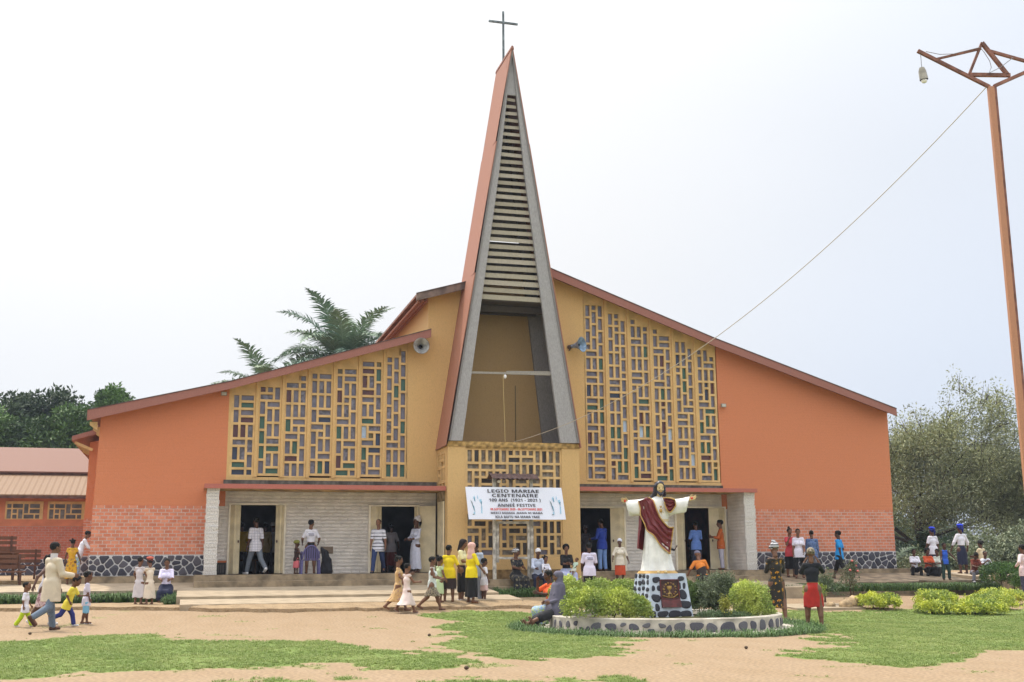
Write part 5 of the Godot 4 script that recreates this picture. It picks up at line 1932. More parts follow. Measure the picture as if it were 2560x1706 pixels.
func banner() -> void:
	var t := thing("notice_board", "white banner with French lettering wired to a two-legged notice board before the tower", "sign", Vector3.ZERO)
	var white := M(Color(0.86, 0.84, 0.80), 0.55, "dirty", 0.9)
	var m: MB
	for x in [9.16, 10.36]:
		m = MB.new()
		m.box(Vector3(x - 0.05, -0.5, 2.24), Vector3(x + 0.05, 2.92, 2.34))
		obj("post", m, white, t)
		m = MB.new()
		m.box(Vector3(x + (0.06 if x < 10.0 else -0.14), -0.5 if x > 10.0 else 0.3, 2.26), Vector3(x + (0.14 if x < 10.0 else -0.06), 1.56, 2.33))
		obj("inner_post", m, white, t)
	for y in [[0.40, 0.47], [1.48, 1.56]]:
		m = MB.new()
		m.box(Vector3(9.301, y[0], 2.255), Vector3(10.219, y[1], 2.335))
		obj("rail", m, white, t)
	# small corrugated roof
	m = MB.new()
	var rings := []
	for i in 2:
		var ring := []
		for j in 41:
			var x := 9.02 + 1.52 * j / 40.0
			ring.append(Vector3(x, (2.86 if i == 0 else 3.04) + 0.016 * sin(j * PI / 2.0), 2.62 if i == 0 else 2.26))
		rings.append(ring)
	m.skin(rings, false)
	rings = [rings[1], []]
	for p in rings[0]:
		rings[1].append(p + Vector3(0, -0.16, -0.36))
	m.skin(rings, false)
	var back := m.v.duplicate()
	for q in [0, 1]:
		var r2 := []
		for j in 41:
			r2.append(back[q * 41 + j] - Vector3(0, 0.012, 0))
		if q == 0:
			rings = [r2]
		else:
			rings.append(r2)
	m.skin(rings, false, true)
	obj("board_roof", m, M(Color(0.46, 0.36, 0.34), 0.75, "dirty", 1.2), t)
	m = MB.new()
	m.ball(Vector3(9.26, 2.77, 2.5), Vector3(0.06, 0.05, 0.06), 10)
	obj("lamp", m, M(Color(0.85, 0.82, 0.74), 0.3), t)
	# banner leaning back a little
	var top := Vector3(9.75, 2.60, 2.47)
	var low := Vector3(9.80, 1.60, 2.72)
	var up := (top - low).normalized()
	var hgt := top.distance_to(low)
	var nrm := Vector3.RIGHT.cross(up).normalized()
	var b := Basis(Vector3.RIGHT, up, nrm)
	var mid := (top + low) * 0.5
	var sheet := MB.new()
	var rows := []
	for back_side in 2:
		var rr := []
		for i in 9:
			var r := []
			for j in 25:
				var lx := -1.555 + 3.11 * j / 24.0
				var ly := -0.5 * hgt + hgt * i / 8.0
				var sag := 0.012 * sin(j * 0.55) * sin(i * 0.4 + 0.6) - 0.008 * back_side
				r.append(mid + b * Vector3(lx, ly, sag))
			rr.append(r)
		rows.append(rr)
	sheet.skin(rows[0], false)
	sheet.skin(rows[1], false, true)
	var bm := StandardMaterial3D.new()
	bm.albedo_color = Color(0.90, 0.92, 0.98)
	bm.roughness = 0.45
	var sh := obj("banner", sheet, bm, t)
	var ink := M(Color(0.27, 0.26, 0.30), 0.5, "")
	var red := M(Color(0.86, 0.30, 0.26), 0.5, "")
	# measured on the banner: text, centre x, centre y (from the top), height, width
	for l in [["LEGIO MARIAE", -0.04, 0.125, 0.105, 1.66, ink], ["CENTENAIRE", 0.0, 0.262, 0.105, 1.48, ink], ["100 ANS  (1921 - 2021 )", -0.02, 0.415, 0.115, 1.66, ink], ["ANNEÉ FESTIVE", 0.01, 0.555, 0.125, 1.22, ink], ["08.SEPTEMBRE 2020 - 08.SEPTEMBRE 2021", -0.01, 0.690, 0.072, 1.66, red], ["MERCI MAMAN ,MAMA NI MAMA", -0.01, 0.810, 0.078, 1.66, ink], ["KILA MUTU NA MAMA YAKE", 0.0, 0.925, 0.078, 1.42, ink]]:
		letters(sh, l[0], mid + b * Vector3(l[1], hgt * 0.5 - l[2] * hgt, 0.016), l[3], l[4], l[5], b)
	# pale blue robed figures printed at both ends: strokes of cloth
	var blue := M(Color(0.62, 0.80, 0.90), 0.5, "")
	var deep := M(Color(0.36, 0.60, 0.70), 0.5, "")
	var grey := M(Color(0.42, 0.50, 0.52), 0.5, "")
	for s in [-1.0, 1.0]:
		var ox: float = s * 1.27
		for q in [[-0.12, 0.02, -0.17, 0.10, -0.08, -0.30, -0.11, -0.05, grey], [-0.14, 0.0, -0.16, 0.06, -0.06, -0.32, -0.075, -0.12, deep], [0.13, 0.02, 0.19, 0.06, 0.13, -0.24, 0.17, -0.02, deep], [0.10, 0.10, 0.18, 0.12, 0.17, 0.02, 0.12, 0.03, blue], [-0.06, 0.12, -0.03, 0.20, -0.02, 0.04, -0.05, 0.06, deep], [-0.09, 0.14, -0.05, 0.14, -0.02, 0.24, -0.06, 0.2, blue], [0.05, 0.18, 0.07, 0.26, 0.08, 0.12, 0.05, 0.14, blue], [0.15, -0.12, 0.18, -0.10, 0.16, -0.34, 0.12, -0.32, blue], [-0.16, -0.36, -0.10, -0.34, -0.09, -0.37, -0.13, -0.38, grey], [-0.12, -0.30, -0.07, -0.28, -0.07, -0.36, -0.09, -0.36, blue]]:
			var d := MB.new()
			var pts := []
			for i in 4:
				pts.append(mid + b * Vector3(ox + q[i * 2] * (1.0 if s < 0 else 1.0), q[i * 2 + 1], 0.0145))
			var c := Vector3.ZERO
			for p in pts:
				c += p * 0.25
			for i in 4:
				d.tri(c, pts[i], pts[(i + 1) % 4])
			obj("printed_figure", d, q[8], sh)

func chair() -> void:
	var t := thing("plastic_chair", "purple plastic armchair seen from behind by the porch wall", "chair", Vector3(3.63, 0, 1.32), PI)
	var c := M(Color(0.33, 0.32, 0.52), 0.35, "soft", 1.0)
	var m := MB.new()
	m.box(Vector3(-0.22, 0.40, -0.2), Vector3(0.22, 0.43, 0.22))
	obj("seat", m, c, t)
	for x in [-0.25, 0.25]:
		for z in [-0.22, 0.22]:
			m = MB.new()
			m.tube([Vector3(x * 1.08, 0, z * 1.1), Vector3(x, 0.42, z)], [0.03, 0.036], 8)
			obj("leg", m, c, t)
		m = MB.new()
		m.tube([Vector3(x, 0.42, 0.2), Vector3(x * 1.05, 0.62, 0.17), Vector3(x * 1.05, 0.65, -0.05), Vector3(x, 0.60, -0.24)], [0.028, 0.03, 0.032, 0.028], 8)
		obj("armrest", m, c, t)
	# arched backrest with slits
	m = MB.new()
	var pts := []
	for i in 13:
		var a := PI * i / 12.0
		pts.append(Vector3(-0.25 * cos(a), 0.46 + 0.38 * sin(a), -0.23 - 0.06 * sin(a)))
	var rad := []
	for p in pts:
		rad.append(0.026)
	m.tube(pts, rad, 8)
	var back := obj("backrest", m, c, t)
	for i in 6:
		var x := -0.17 + i * 0.068
		var h := 0.46 + 0.37 * sqrt(maxf(0.0, 1.0 - pow(x / 0.25, 2.0)))
		m = MB.new()
		m.bar(Vector3(x, 0.42, -0.23), Vector3(x, h, -0.28), 0.05, 0.012, Vector3(0, 0, 1))
		obj("back_slat", m, c, back)

func mast() -> void:
	var t := thing("light_mast", "tall rusty orange steel mast with outrigger arms at the right edge", "mast", Vector3(16.52, -1.2, 17.22))
	var steel := M(Color(0.84, 0.60, 0.46), 0.6, "streak", 0.5)
	var rust := M(Color(0.62, 0.42, 0.35), 0.65, "dirty", 0.8)
	var e := Vector3(0.963, 0, 0.27)
	var f := Vector3(-0.27, 0, 0.963)
	var h := 11.62
	var m := MB.new()
	var s := e * 0.092
	var d := f * 0.05
	m.hexa([-s + d, s * 0.35 + d, s * 0.35 + d + Vector3(0, h, 0), -s + d + Vector3(0, h, 0), -s - d, s * 0.35 - d, s * 0.35 - d + Vector3(0, h, 0), -s - d + Vector3(0, h, 0)])
	obj("pole", m, steel, t)
	m = MB.new()
	m.hexa([s * 0.36 + d * 0.6, s + d * 0.6, s + d * 0.6 + Vector3(0, h, 0), s * 0.36 + d * 0.6 + Vector3(0, h, 0), s * 0.36 - d, s - d, s - d + Vector3(0, h, 0), s * 0.36 - d + Vector3(0, h, 0)])
	obj("pole_flange", m, rust, t)
	var P := func(x: float, y: float, z := 0.0) -> Vector3: return e * x + f * z + Vector3(0, y + 1.2, 0)
	for b in [[-0.05, 10.42, -1.56, 11.28, 0.07, "arm"], [0.05, 10.44, 1.75, 11.2, 0.07, "arm"], [-0.47, 10.72, -0.13, 11.46, 0.055, "strut"], [0.37, 10.70, -0.13, 11.46, 0.075, "strut"], [-0.47, 10.71, 0.42, 10.69, 0.075, "crossbar"], [-1.17, 11.08, -0.16, 11.32, 0.045, "tie_bar"], [0.0, 11.27, 0.85, 11.0, 0.06, "tie_bar"]]:
		m = MB.new()
		m.bar(P.call(b[0], b[1]), P.call(b[2], b[3]), b[4], b[4])
		obj(b[5], m, rust, t)
	m = MB.new()
	m.tube([P.call(-1.4, 11.24, 0.05), P.call(-1.1, 11.17, 0.05), P.call(-0.8, 11.18, 0.05), P.call(-0.2, 11.33, 0.05), P.call(-0.12, 11.2, 0.06), P.call(-0.02, 11.0, 0.06), P.call(0.0, 10.85, 0.06), P.call(-0.06, 10.72, 0.06), P.call(0.2, 10.85, 0.06), P.call(0.5, 11.08, 0.06)], [0.008, 0.008, 0.008, 0.008, 0.008, 0.008, 0.008, 0.008, 0.008, 0.008], 5)
	obj("wire", m, M(Color(0.55, 0.52, 0.54), 0.6, ""), t)
	# hanging lamp
	var l := thing("yard_lamp", "hanging cylindrical lamp with a white bulb under the mast's left arm", "lamp", Vector3(16.52, 0, 17.22))
	var q := func(x: float, y: float) -> Vector3: return e * x + Vector3(0, y, 0)
	m = MB.new()
	m.tube([q.call(-1.50, 11.22), q.call(-1.50, 10.86)], [0.007, 0.007], 5)
	obj("wire", m, M(Color(0.5, 0.5, 0.52), 0.6, ""), l)
	m = MB.new()
	m.tube([q.call(-1.50, 10.88), q.call(-1.495, 10.80), q.call(-1.47, 10.60)], [0.055, 0.082, 0.092], 14)
	obj("shade", m, M(Color(0.72, 0.70, 0.66), 0.4, "dirty", 1.0), l)
	m = MB.new()
	m.ball(q.call(-1.47, 10.58), Vector3(0.07, 0.06, 0.07), 10)
	obj("bulb", m, M(Color(1, 1, 1), 0.15, ""), l)
	# cable from the mast down to the tower
	var a := Vector3(16.4, 10.42, 17.2)
	var z := Vector3(9.98, 4.10, 1.70)
	var pts := []
	var rad := []
	for i in 41:
		var u := i / 40.0
		pts.append(a.lerp(z, u) - Vector3(0, CABLE_SAG * 4.0 * u * (1.0 - u), 0))
		rad.append(0.010)
	m = MB.new()
	m.tube(pts, rad, 5)
	tag(obj("cable", m, M(Color(0.75, 0.70, 0.64), 0.6, "")), "thin sagging cable from the rusty mast to the church tower", "cable")

const CABLE_SAG := 1.25

# ---------------------------------------------------------------- flower ring, plinth and statue
var RC := Vector3(10.13, -1.13, 13.13)     # ring centre, ground level

func ring_and_statue() -> void:
	var conc := M(Color(0.83, 0.80, 0.75), 0.9, "dirty", 0.6, "grain", 0.8)
	var t := thing("flower_ring", "round low concrete flower ring set with dark stones around the statue", "planter", Vector3.ZERO)
	var r0 := 2.5
	var prof := [[r0 + 0.02, -0.14], [r0 + 0.01, 0.24], [r0 + 0.03, 0.275], [r0 + 0.02, 0.30], [r0 - 0.16, 0.30], [r0 - 0.18, 0.28], [r0 - 0.19, 0.1]]
	var rings := []
	for p in prof:
		var ring := []
		for j in 120:
			var a := TAU * j / 120
			var w := 1.0 + 0.004 * fn.get_noise_2d(cos(a) * 200.0, sin(a) * 200.0 + p[1] * 300.0)
			ring.append(RC + Vector3(cos(a) * p[0] * w, p[1], -sin(a) * p[0] * w))
		rings.append(ring)
	var m := MB.new()
	m.skin(rings)
	var wall := obj("ring_wall", m, conc, t)
	# paving foot, wider on the right
	rings = []
	for p in [[r0 + 0.42, -0.25], [r0 + 0.42, 0.0], [r0 + 0.40, 0.02], [r0 - 0.1, 0.035]]:
		var ring := []
		for j in 120:
			var a := TAU * j / 120
			var w: float = p[0] + (0.03 * fn.get_noise_2d(cos(a) * 300.0, sin(a) * 300.0) + 0.12 * maxf(cos(a + 0.3), 0.0) if p[0] > r0 else 0.0)
			ring.append(RC + Vector3(cos(a) * w, p[1], -sin(a) * w))
		rings.append(ring)
	m = MB.new()
	m.skin(rings)
	obj("ring_foot", m, conc, t)
	m = MB.new()
	rings = []
	for p in [[r0 - 0.12, 0.16], [1.2, 0.24], [0.02, 0.27]]:
		var ring := []
		for j in 48:
			var a := TAU * j / 48
			ring.append(RC + Vector3(cos(a) * p[0], p[1] + 0.03 * fn.get_noise_2d(cos(a) * p[0] * 90.0, sin(a) * p[0] * 90.0), -sin(a) * p[0]))
		rings.append(ring)
	m.skin(rings)
	obj("soil", m, M(Color(0.42, 0.40, 0.24), 0.95, "dirty", 1.2), t)
	# stones set in the wall: angle of the facing side is about -23 degrees from +z
	var dark := [M(Color(0.42, 0.42, 0.45), 0.85, "grain", 3.0, "rough", 0.6), M(Color(0.36, 0.36, 0.40), 0.85, "grain", 3.0, "rough", 0.6)]
	# along the rim from left to right as seen: [angle in degrees from the facing point, bottom, top, half width, lean]
	var st := [[-66, 0.04, 0.22, 0.05, 0.4], [-59, 0.04, 0.20, 0.06, -0.3], [-52, 0.06, 0.21, 0.08, 0.0], [-46, 0.12, 0.22, 0.06, 0.2], [-42, 0.02, 0.10, 0.06, -0.2], [-38, 0.02, 0.12, 0.06, 0.3], [-33, 0.06, 0.20, 0.12, 0.4], [-25, 0.05, 0.20, 0.13, -0.4], [-19, 0.13, 0.21, 0.06, 0.3], [-14, 0.06, 0.19, 0.10, -0.3], [-8, 0.11, 0.21, 0.08, 0.4], [-6, 0.01, 0.10, 0.07, 0.0], [-1, 0.11, 0.20, 0.07, -0.3], [2, 0.02, 0.17, 0.06, 0.3], [7, 0.03, 0.22, 0.11, 0.1], [14.5, 0.06, 0.22, 0.14, 0.2], [21.5, 0.01, 0.20, 0.12, -0.1], [30, 0.01, 0.21, 0.17, 0.05], [38.5, 0.02, 0.22, 0.12, 0.0], [45, 0.02, 0.22, 0.09, -0.1], [52, 0.02, 0.23, 0.10, 0.05], [60, 0.02, 0.23, 0.11, 0.0], [68, 0.04, 0.23, 0.10, -0.05], [75, 0.06, 0.22, 0.05, 0.0], [81, 0.06, 0.22, 0.05, 0.0]]
	for i in st.size():
		var s: Array = st[i]
		var a := deg_to_rad(s[0]) - 0.40
		var out := Vector3(sin(a), 0, cos(a))
		var side := Vector3(cos(a), 0, -sin(a))
		var hw: float = s[3]
		var mid: float = (s[1] + s[2]) * 0.5
		var hh: float = (s[2] - s[1]) * 0.5
		var p := PackedVector2Array()
		for j in 14:
			var b := TAU * j / 14
			var q := Vector2(cos(b), sin(b))
			var pw := 2.6 + 0.8 * sin(i * 2.3)
			var rr := 1.0 / pow(pow(absf(q.x), pw) + pow(absf(q.y), pw), 1.0 / pw)
			rr *= 1.0 + 0.10 * sin(b * 3.0 + i * 1.7)
			p.append(Vector2(q.x * rr * hw + q.y * rr * s[4] * 0.06, q.y * rr * hh))
		var fr := Transform3D(Basis(side, Vector3.UP, out), RC + out * (r0 + 0.012) + Vector3(0, mid + 0.01, 0))
		obj("stone", stone_mesh(p, 0.02, fr), dark[i % 2], wall)
	plinth()
	statue()

func plinth() -> void:
	var c := Vector3(10.0, 0, 13.30)
	var y0 := -0.9
	var y1 := 0.03
	var a := 0.52      # half width at the foot
	var b := 0.415
	var t := thing("plinth", "tapering pale blue plinth set with dark stones and a relief plaque", "plinth", c)
	var m := MB.new()
	m.hexa([Vector3(-a, y0, a), Vector3(a, y0, a), Vector3(b, y1, b), Vector3(-b, y1, b), Vector3(-a, y0, -a), Vector3(a, y0, -a), Vector3(b, y1, -b), Vector3(-b, y1, -b)])
	var blk := obj("block", m, M(Color(0.80, 0.85, 0.92), 0.75, "blotch", 1.5, "grain", 0.5), t)
	var dark := M(Color(0.20, 0.21, 0.26), 0.6, "grain", 3.0, "rough", 0.5)
	var h := y1 - y0
	# face: 0 front, 1 left; u across -1..1, v up 0..1, half sizes in metres
	var front := [[-0.66, 0.86, 0.085, 0.065], [-0.80, 0.67, 0.035, 0.065], [-0.52, 0.67, 0.04, 0.065], [-0.66, 0.45, 0.10, 0.085], [-0.60, 0.24, 0.055, 0.075], [-0.80, 0.09, 0.08, 0.065], [-0.36, 0.09, 0.13, 0.068], [0.18, 0.09, 0.145, 0.08], [0.68, 0.09, 0.13, 0.075], [0.72, 0.30, 0.13, 0.085], [0.68, 0.52, 0.085, 0.10], [0.56, 0.72, 0.035, 0.065], [0.80, 0.72, 0.035, 0.065], [0.68, 0.88, 0.075, 0.055]]
	var left := []
	var rr := RandomNumberGenerator.new()
	rr.seed = 5
	for r in 7:
		for q in 4:
			left.append([-0.76 + q * 0.5 + rr.randf_range(-0.08, 0.08), 0.08 + r * 0.142 + rr.randf_range(-0.02, 0.02), rr.randf_range(0.05, 0.09), rr.randf_range(0.038, 0.056)])
	for f in 2:
		var set: Array = front if f == 0 else left
		for i in set.size():
			var s: Array = set[i]
			var w: float = lerpf(a, b, s[1])
			var p := PackedVector2Array()
			for j in 14:
				var ang := TAU * j / 14
				var q := Vector2(cos(ang), sin(ang))
				var k := 1.0 + 0.10 * sin(ang * 2.0 + i) + 0.07 * sin(ang * 3.0 + i * 2.1)
				var pw := 2.7
				k /= pow(pow(absf(q.x), pw) + pow(absf(q.y), pw), 1.0 / pw)
				p.append(Vector2(q.x * s[2], q.y * s[3]) * k)
			var up := Vector3(0, h, -(a - b)).normalized()
			var at := Vector3(s[0] * w, y0 + s[1] * h, w)
			var fr := Transform3D(Basis(Vector3.RIGHT, up, Vector3.RIGHT.cross(up)), at)
			if f == 1:
				fr = Transform3D(Basis(Vector3.UP, -PI / 2)) * fr
			obj("stone", stone_mesh(p, 0.018, fr), dark, blk)
	# relief plaque: sunk panel with a chalice and grain, a tablet under it
	var maroon := M(Color(0.42, 0.17, 0.17), 0.55, "dirty", 2.0)
	var gold := M(Color(0.72, 0.58, 0.30), 0.5, "dirty", 2.0)
	var up := Vector3(0, h, -(a - b)).normalized()
	var z := Vector3.RIGHT.cross(up)
	var o := Vector3(0.0, y0, a)
	var P := func(x: float, v: float, d: float) -> Vector3: return o + Vector3(x, 0, 0) + up * v + z * d
	m = MB.new()
	m.hexa([P.call(-0.20, 0.40, 0.02), P.call(0.22, 0.40, 0.02), P.call(0.22, 0.80, 0.02), P.call(-0.20, 0.80, 0.02), P.call(-0.20, 0.40, -0.02), P.call(0.22, 0.40, -0.02), P.call(0.22, 0.80, -0.02), P.call(-0.20, 0.80, -0.02)])
	var pl := obj("plaque", m, M(Color(0.30, 0.17, 0.14), 0.6, "dirty", 2.0), t)
	for b4 in [[-0.21, 0.39, -0.185, 0.81], [0.205, 0.39, 0.23, 0.81], [-0.184, 0.785, 0.204, 0.81], [-0.184, 0.39, 0.204, 0.41]]:
		m = MB.new()
		m.hexa([P.call(b4[0], b4[1], 0.035), P.call(b4[2], b4[1], 0.035), P.call(b4[2], b4[3], 0.035), P.call(b4[0], b4[3], 0.035), P.call(b4[0], b4[1], 0.0), P.call(b4[2], b4[1], 0.0), P.call(b4[2], b4[3], 0.0), P.call(b4[0], b4[3], 0.0)])
		obj("plaque_frame", m, maroon, pl)
	m = MB.new()
	var prof := [[0.50, 0.055], [0.515, 0.05], [0.53, 0.02], [0.57, 0.016], [0.59, 0.03], [0.62, 0.055], [0.665, 0.06], [0.67, 0.045]]
	var rings := []
	for q in prof:
		var ring := []
		for j in 12:
			var ang := TAU * j / 12
			ring.append(P.call(0.0 + cos(ang) * q[1], q[0], 0.022 - sin(ang) * q[1] * 0.5))
		rings.append(ring)
	m.skin(rings)
	obj("chalice", m, gold, pl)
	for i in 14:
		m = MB.new()
		var ang := TAU * i / 14.0
		m.ball(P.call(0.14 * cos(ang) + 0.01, 0.60 + 0.13 * sin(ang), 0.025), Vector3(0.026, 0.022, 0.016), 6)
		obj("relief", m, gold if i % 3 else M(Color(0.52, 0.38, 0.24), 0.6, "dirty", 2.0), pl)
	m = MB.new()
	m.tube([P.call(-0.17, 0.47, 0.03), P.call(-0.05, 0.435, 0.03), P.call(0.08, 0.43, 0.03), P.call(0.19, 0.50, 0.03)], [0.01, 0.014, 0.014, 0.01], 6)
	obj("relief_scroll", m, gold, pl)
	m = MB.new()
	m.hexa([P.call(-0.20, 0.22, 0.07), P.call(0.24, 0.22, 0.07), P.call(0.24, 0.385, 0.03), P.call(-0.20, 0.385, 0.03), P.call(-0.20, 0.22, -0.02), P.call(0.24, 0.22, -0.02), P.call(0.24, 0.385, -0.02), P.call(-0.20, 0.385, -0.02)])
	obj("tablet", m, maroon, t)

func statue() -> void:
	var t := thing("statue", "painted robed statue with a crimson mantle and outspread arms on the stone plinth", "statue", Vector3(10.05, 0.03, 13.36), deg_to_rad(-21.0))
	var robe_m := M(Color(0.97, 0.97, 0.96), 0.5, "blotch", 1.2)
	var red := M(Color(0.47, 0.17, 0.19), 0.42, "blotch", 1.6)
	var gold := M(Color(0.80, 0.64, 0.36), 0.45, "blotch", 2.0)
	var flesh := M(Color(0.86, 0.76, 0.55), 0.45, "soft", 2.0)
	var black := M(Color(0.22, 0.21, 0.27), 0.3, "dirty", 3.0)
	# robe: [height, centre x, half width, half depth]
	var sec := [[0.03, -0.13, 0.37, 0.28], [0.07, -0.13, 0.345, 0.265], [0.25, -0.13, 0.305, 0.24], [0.5, -0.125, 0.285, 0.225], [0.8, -0.12, 0.265, 0.205], [1.05, -0.115, 0.245, 0.185], [1.15, -0.11, 0.25, 0.185], [1.35, -0.10, 0.27, 0.19], [1.5, -0.09, 0.28, 0.175], [1.58, -0.085, 0.24, 0.15], [1.635, -0.08, 0.14, 0.11], [1.665, -0.075, 0.08, 0.075]]
	var at := func(y: float) -> Array:
		for i in sec.size() - 1:
			if y <= sec[i + 1][0]:
				var u: float = clampf((y - sec[i][0]) / (sec[i + 1][0] - sec[i][0]), 0.0, 1.0)
				return [lerpf(sec[i][1], sec[i + 1][1], u), lerpf(sec[i][2], sec[i + 1][2], u), lerpf(sec[i][3], sec[i + 1][3], u)]
		return sec[sec.size() - 1].slice(1)
	var rings := []
	for i in 45:
		var y := 0.03 + 1.635 * i / 44.0
		var s: Array = at.call(y)
		var fold: float = lerpf(0.085, 0.012, sm(0.1, 1.15, y))
		var ring := []
		for j in 72:
			var a := TAU * j / 72
			var w := 1.0 + fold * (0.6 * sin(a * 9.0 + y * 1.6) + 0.5 * sin(a * 5.0 - y * 2.2 + 1.0) + 0.35 * sin(a * 17.0 + y * 3.0))
			# knee pushing forward on one side
			w += 0.07 * exp(-pow((y - 0.55) / 0.25, 2.0)) * exp(-pow(angle_difference(a, -PI / 2 + 0.55) / 0.5, 2.0))
			ring.append(Vector3(s[0] + cos(a) * s[1] * w, y, -sin(a) * s[2] * w))
		rings.append(ring)
	var m := MB.new()
	m.skin(rings)
	var body := obj("robe", m, robe_m, t)
	# bell sleeves: [x, centre y, half height, half depth]
	for s in [[[-0.22, 1.45, 0.16, 0.13], [-0.34, 1.44, 0.175, 0.125], [-0.48, 1.425, 0.18, 0.118], [-0.62, 1.42, 0.175, 0.11], [-0.73, 1.425, 0.168, 0.108], [-0.755, 1.435, 0.16, 0.104], [-0.75, 1.47, 0.10, 0.075], [-0.66, 1.50, 0.07, 0.055]], [[0.05, 1.43, 0.17, 0.13], [0.16, 1.425, 0.18, 0.125], [0.30, 1.435, 0.175, 0.118], [0.44, 1.46, 0.165, 0.11], [0.56, 1.485, 0.158, 0.106], [0.585, 1.50, 0.152, 0.102], [0.575, 1.54, 0.095, 0.075], [0.50, 1.55, 0.065, 0.055]]]:
		rings = []
		for r in s:
			var ring := []
			for j in 28:
				var a := TAU * j / 28
				var droop := 1.0 + 0.10 * sin(a * 4.0 + r[0] * 14.0) * (1.0 if sin(a) < 0.2 else 0.4)
				ring.append(Vector3(r[0] + 0.04 * sin(a) * (1.0 if r[0] > 0 else -1.0), r[1] + sin(a) * r[2] * droop, cos(a) * r[3]))
			rings.append(ring)
		m = MB.new()
		m.skin(rings, true, s[0][0] > 0.0)
		obj("sleeve", m, robe_m, t)
	# mantle: surface laid over the robe between two curves, folds along it
	var X := func(px: float, py: float) -> Vector2: return Vector2(px / 718.0 - 1.354, 2.148 - py / 718.0)
	var up_c := [X.call(770, 365), X.call(835, 400), X.call(868, 480), X.call(905, 590), X.call(955, 695), X.call(1010, 770), X.call(1085, 838), X.call(1148, 832)]
	var low_c := [X.call(608, 420), X.call(640, 540), X.call(640, 640), X.call(700, 780), X.call(740, 890), X.call(830, 955), X.call(940, 1120), X.call(1080, 1245)]
	drape(t, "mantle", up_c, low_c, at, red, gold, 0.045)
	drape(t, "mantle_tip", [X.call(1000, 385), X.call(1060, 375), X.call(1130, 385), X.call(1185, 410)], [X.call(1015, 440), X.call(1050, 560), X.call(1110, 600), X.call(1195, 500)], at, red, gold, 0.075)
	# back fall of the mantle, seen beside the left hip
	m = MB.new()
	rings = []
	for i in 12:
		var y := 1.62 - 1.1 * i / 11.0
		var ring := []
		for j in 20:
			var u := j / 19.0
			var s: Array = at.call(y)
			var a := PI * 0.30 + u * PI * 0.82
			var w := 1.12 + 0.05 * sin(u * 26.0 + y * 3.0) + (0.16 if u > 0.75 else 0.0) * sm(1.5, 1.0, y)
			ring.append(Vector3(s[0] + cos(a) * s[1] * w - (0.02 + 0.03 * u), y + 0.03 * sin(u * 9.0), -sin(a) * s[2] * w - 0.02))
		for j in 20:
			var q: Vector3 = ring[19 - j]
			ring.append(q + Vector3(-0.02 if q.x < -0.1 else 0.02, 0, -0.02))
		rings.append(ring)
	m.skin(rings, true, true)
	obj("mantle_back", m, red, t)
	# belt, hem, heart emblem
	rings = []
	for y in [1.115, 1.12, 1.165, 1.17]:
		var s: Array = at.call(y)
		var ring := []
		for j in 40:
			var a := TAU * j / 40
			var w := 1.03 if y < 1.12 or y > 1.165 else 1.06
			ring.append(Vector3(s[0] + cos(a) * s[1] * w, y, -sin(a) * s[2] * w))
		rings.append(ring)
	m = MB.new()
	m.skin(rings)
	obj("belt", m, M(Color(0.86, 0.80, 0.66), 0.5), t)
	rings = []
	for y in [0.0, 0.005, 0.05, 0.06]:
		var ring := []
		for j in 60:
			var a := TAU * j / 60
			var w: float = (1.10 + 0.03 * sin(a * 8.0)) if y < 0.05 else 1.0
			ring.append(Vector3(-0.13 + cos(a) * 0.40 * w, y, -sin(a) * 0.30 * w))
		rings.append(ring)
	m = MB.new()
	m.skin(rings)
	obj("base_rim", m, gold, t)
	for k in 2:
		m = MB.new()
		blob(m, [[Vector3(0.02 + 0.16 * k - 0.14, 0.04, 0.27), Vector3(0.03 + 0.16 * k - 0.14, 0.025, 0.37), 0.035, 0.025]], 0.01, 0.01)
		obj("foot", m, flesh, t)
	m = MB.new()
	var s0: Array = at.call(1.33)
	m.ball(Vector3(-0.02, 1.35, s0[2] * 0.985), Vector3(0.035, 0.045, 0.02), 10)
	m.ball(Vector3(-0.015, 1.43, at.call(1.43)[2] * 0.96), Vector3(0.018, 0.028, 0.015), 8)
	obj("heart_emblem", m, gold, t)
	for i in 10:
		m = MB.new()
		var a := TAU * i / 10.0
		m.bar(Vector3(-0.02 + 0.045 * cos(a), 1.36 + 0.06 * sin(a), s0[2] * 0.97), Vector3(-0.02 + 0.075 * cos(a), 1.36 + 0.10 * sin(a), s0[2] * 0.95), 0.006, 0.006)
		obj("ray", m, gold, t)
	# head, turned a little to its left, hair and beard
	var hd := MB.new()
	hd.c = Color(1, 1, 1)
	var hb := Basis(Vector3.UP, 0.22) * Basis(Vector3.RIGHT, 0.04)
	var ht := Transform3D(hb.scaled_local(Vector3.ONE * 1.2), Vector3(-0.025, 1.705, 0.045))
	hd.add(head_part(0.006), ht)
	for i in hd.col.size():
		if hd.col[i].r > 1.5:
			hd.col[i] = Color(1.0, 0.95, 0.9)
	blob(hd, [[Vector3(-0.045, 1.63, 0.0), ht * Vector3(0, 0.03, -0.01), 0.075, 0.06]], 0.01, 0.02)
	obj("head", hd, flesh, t)
	m = MB.new()
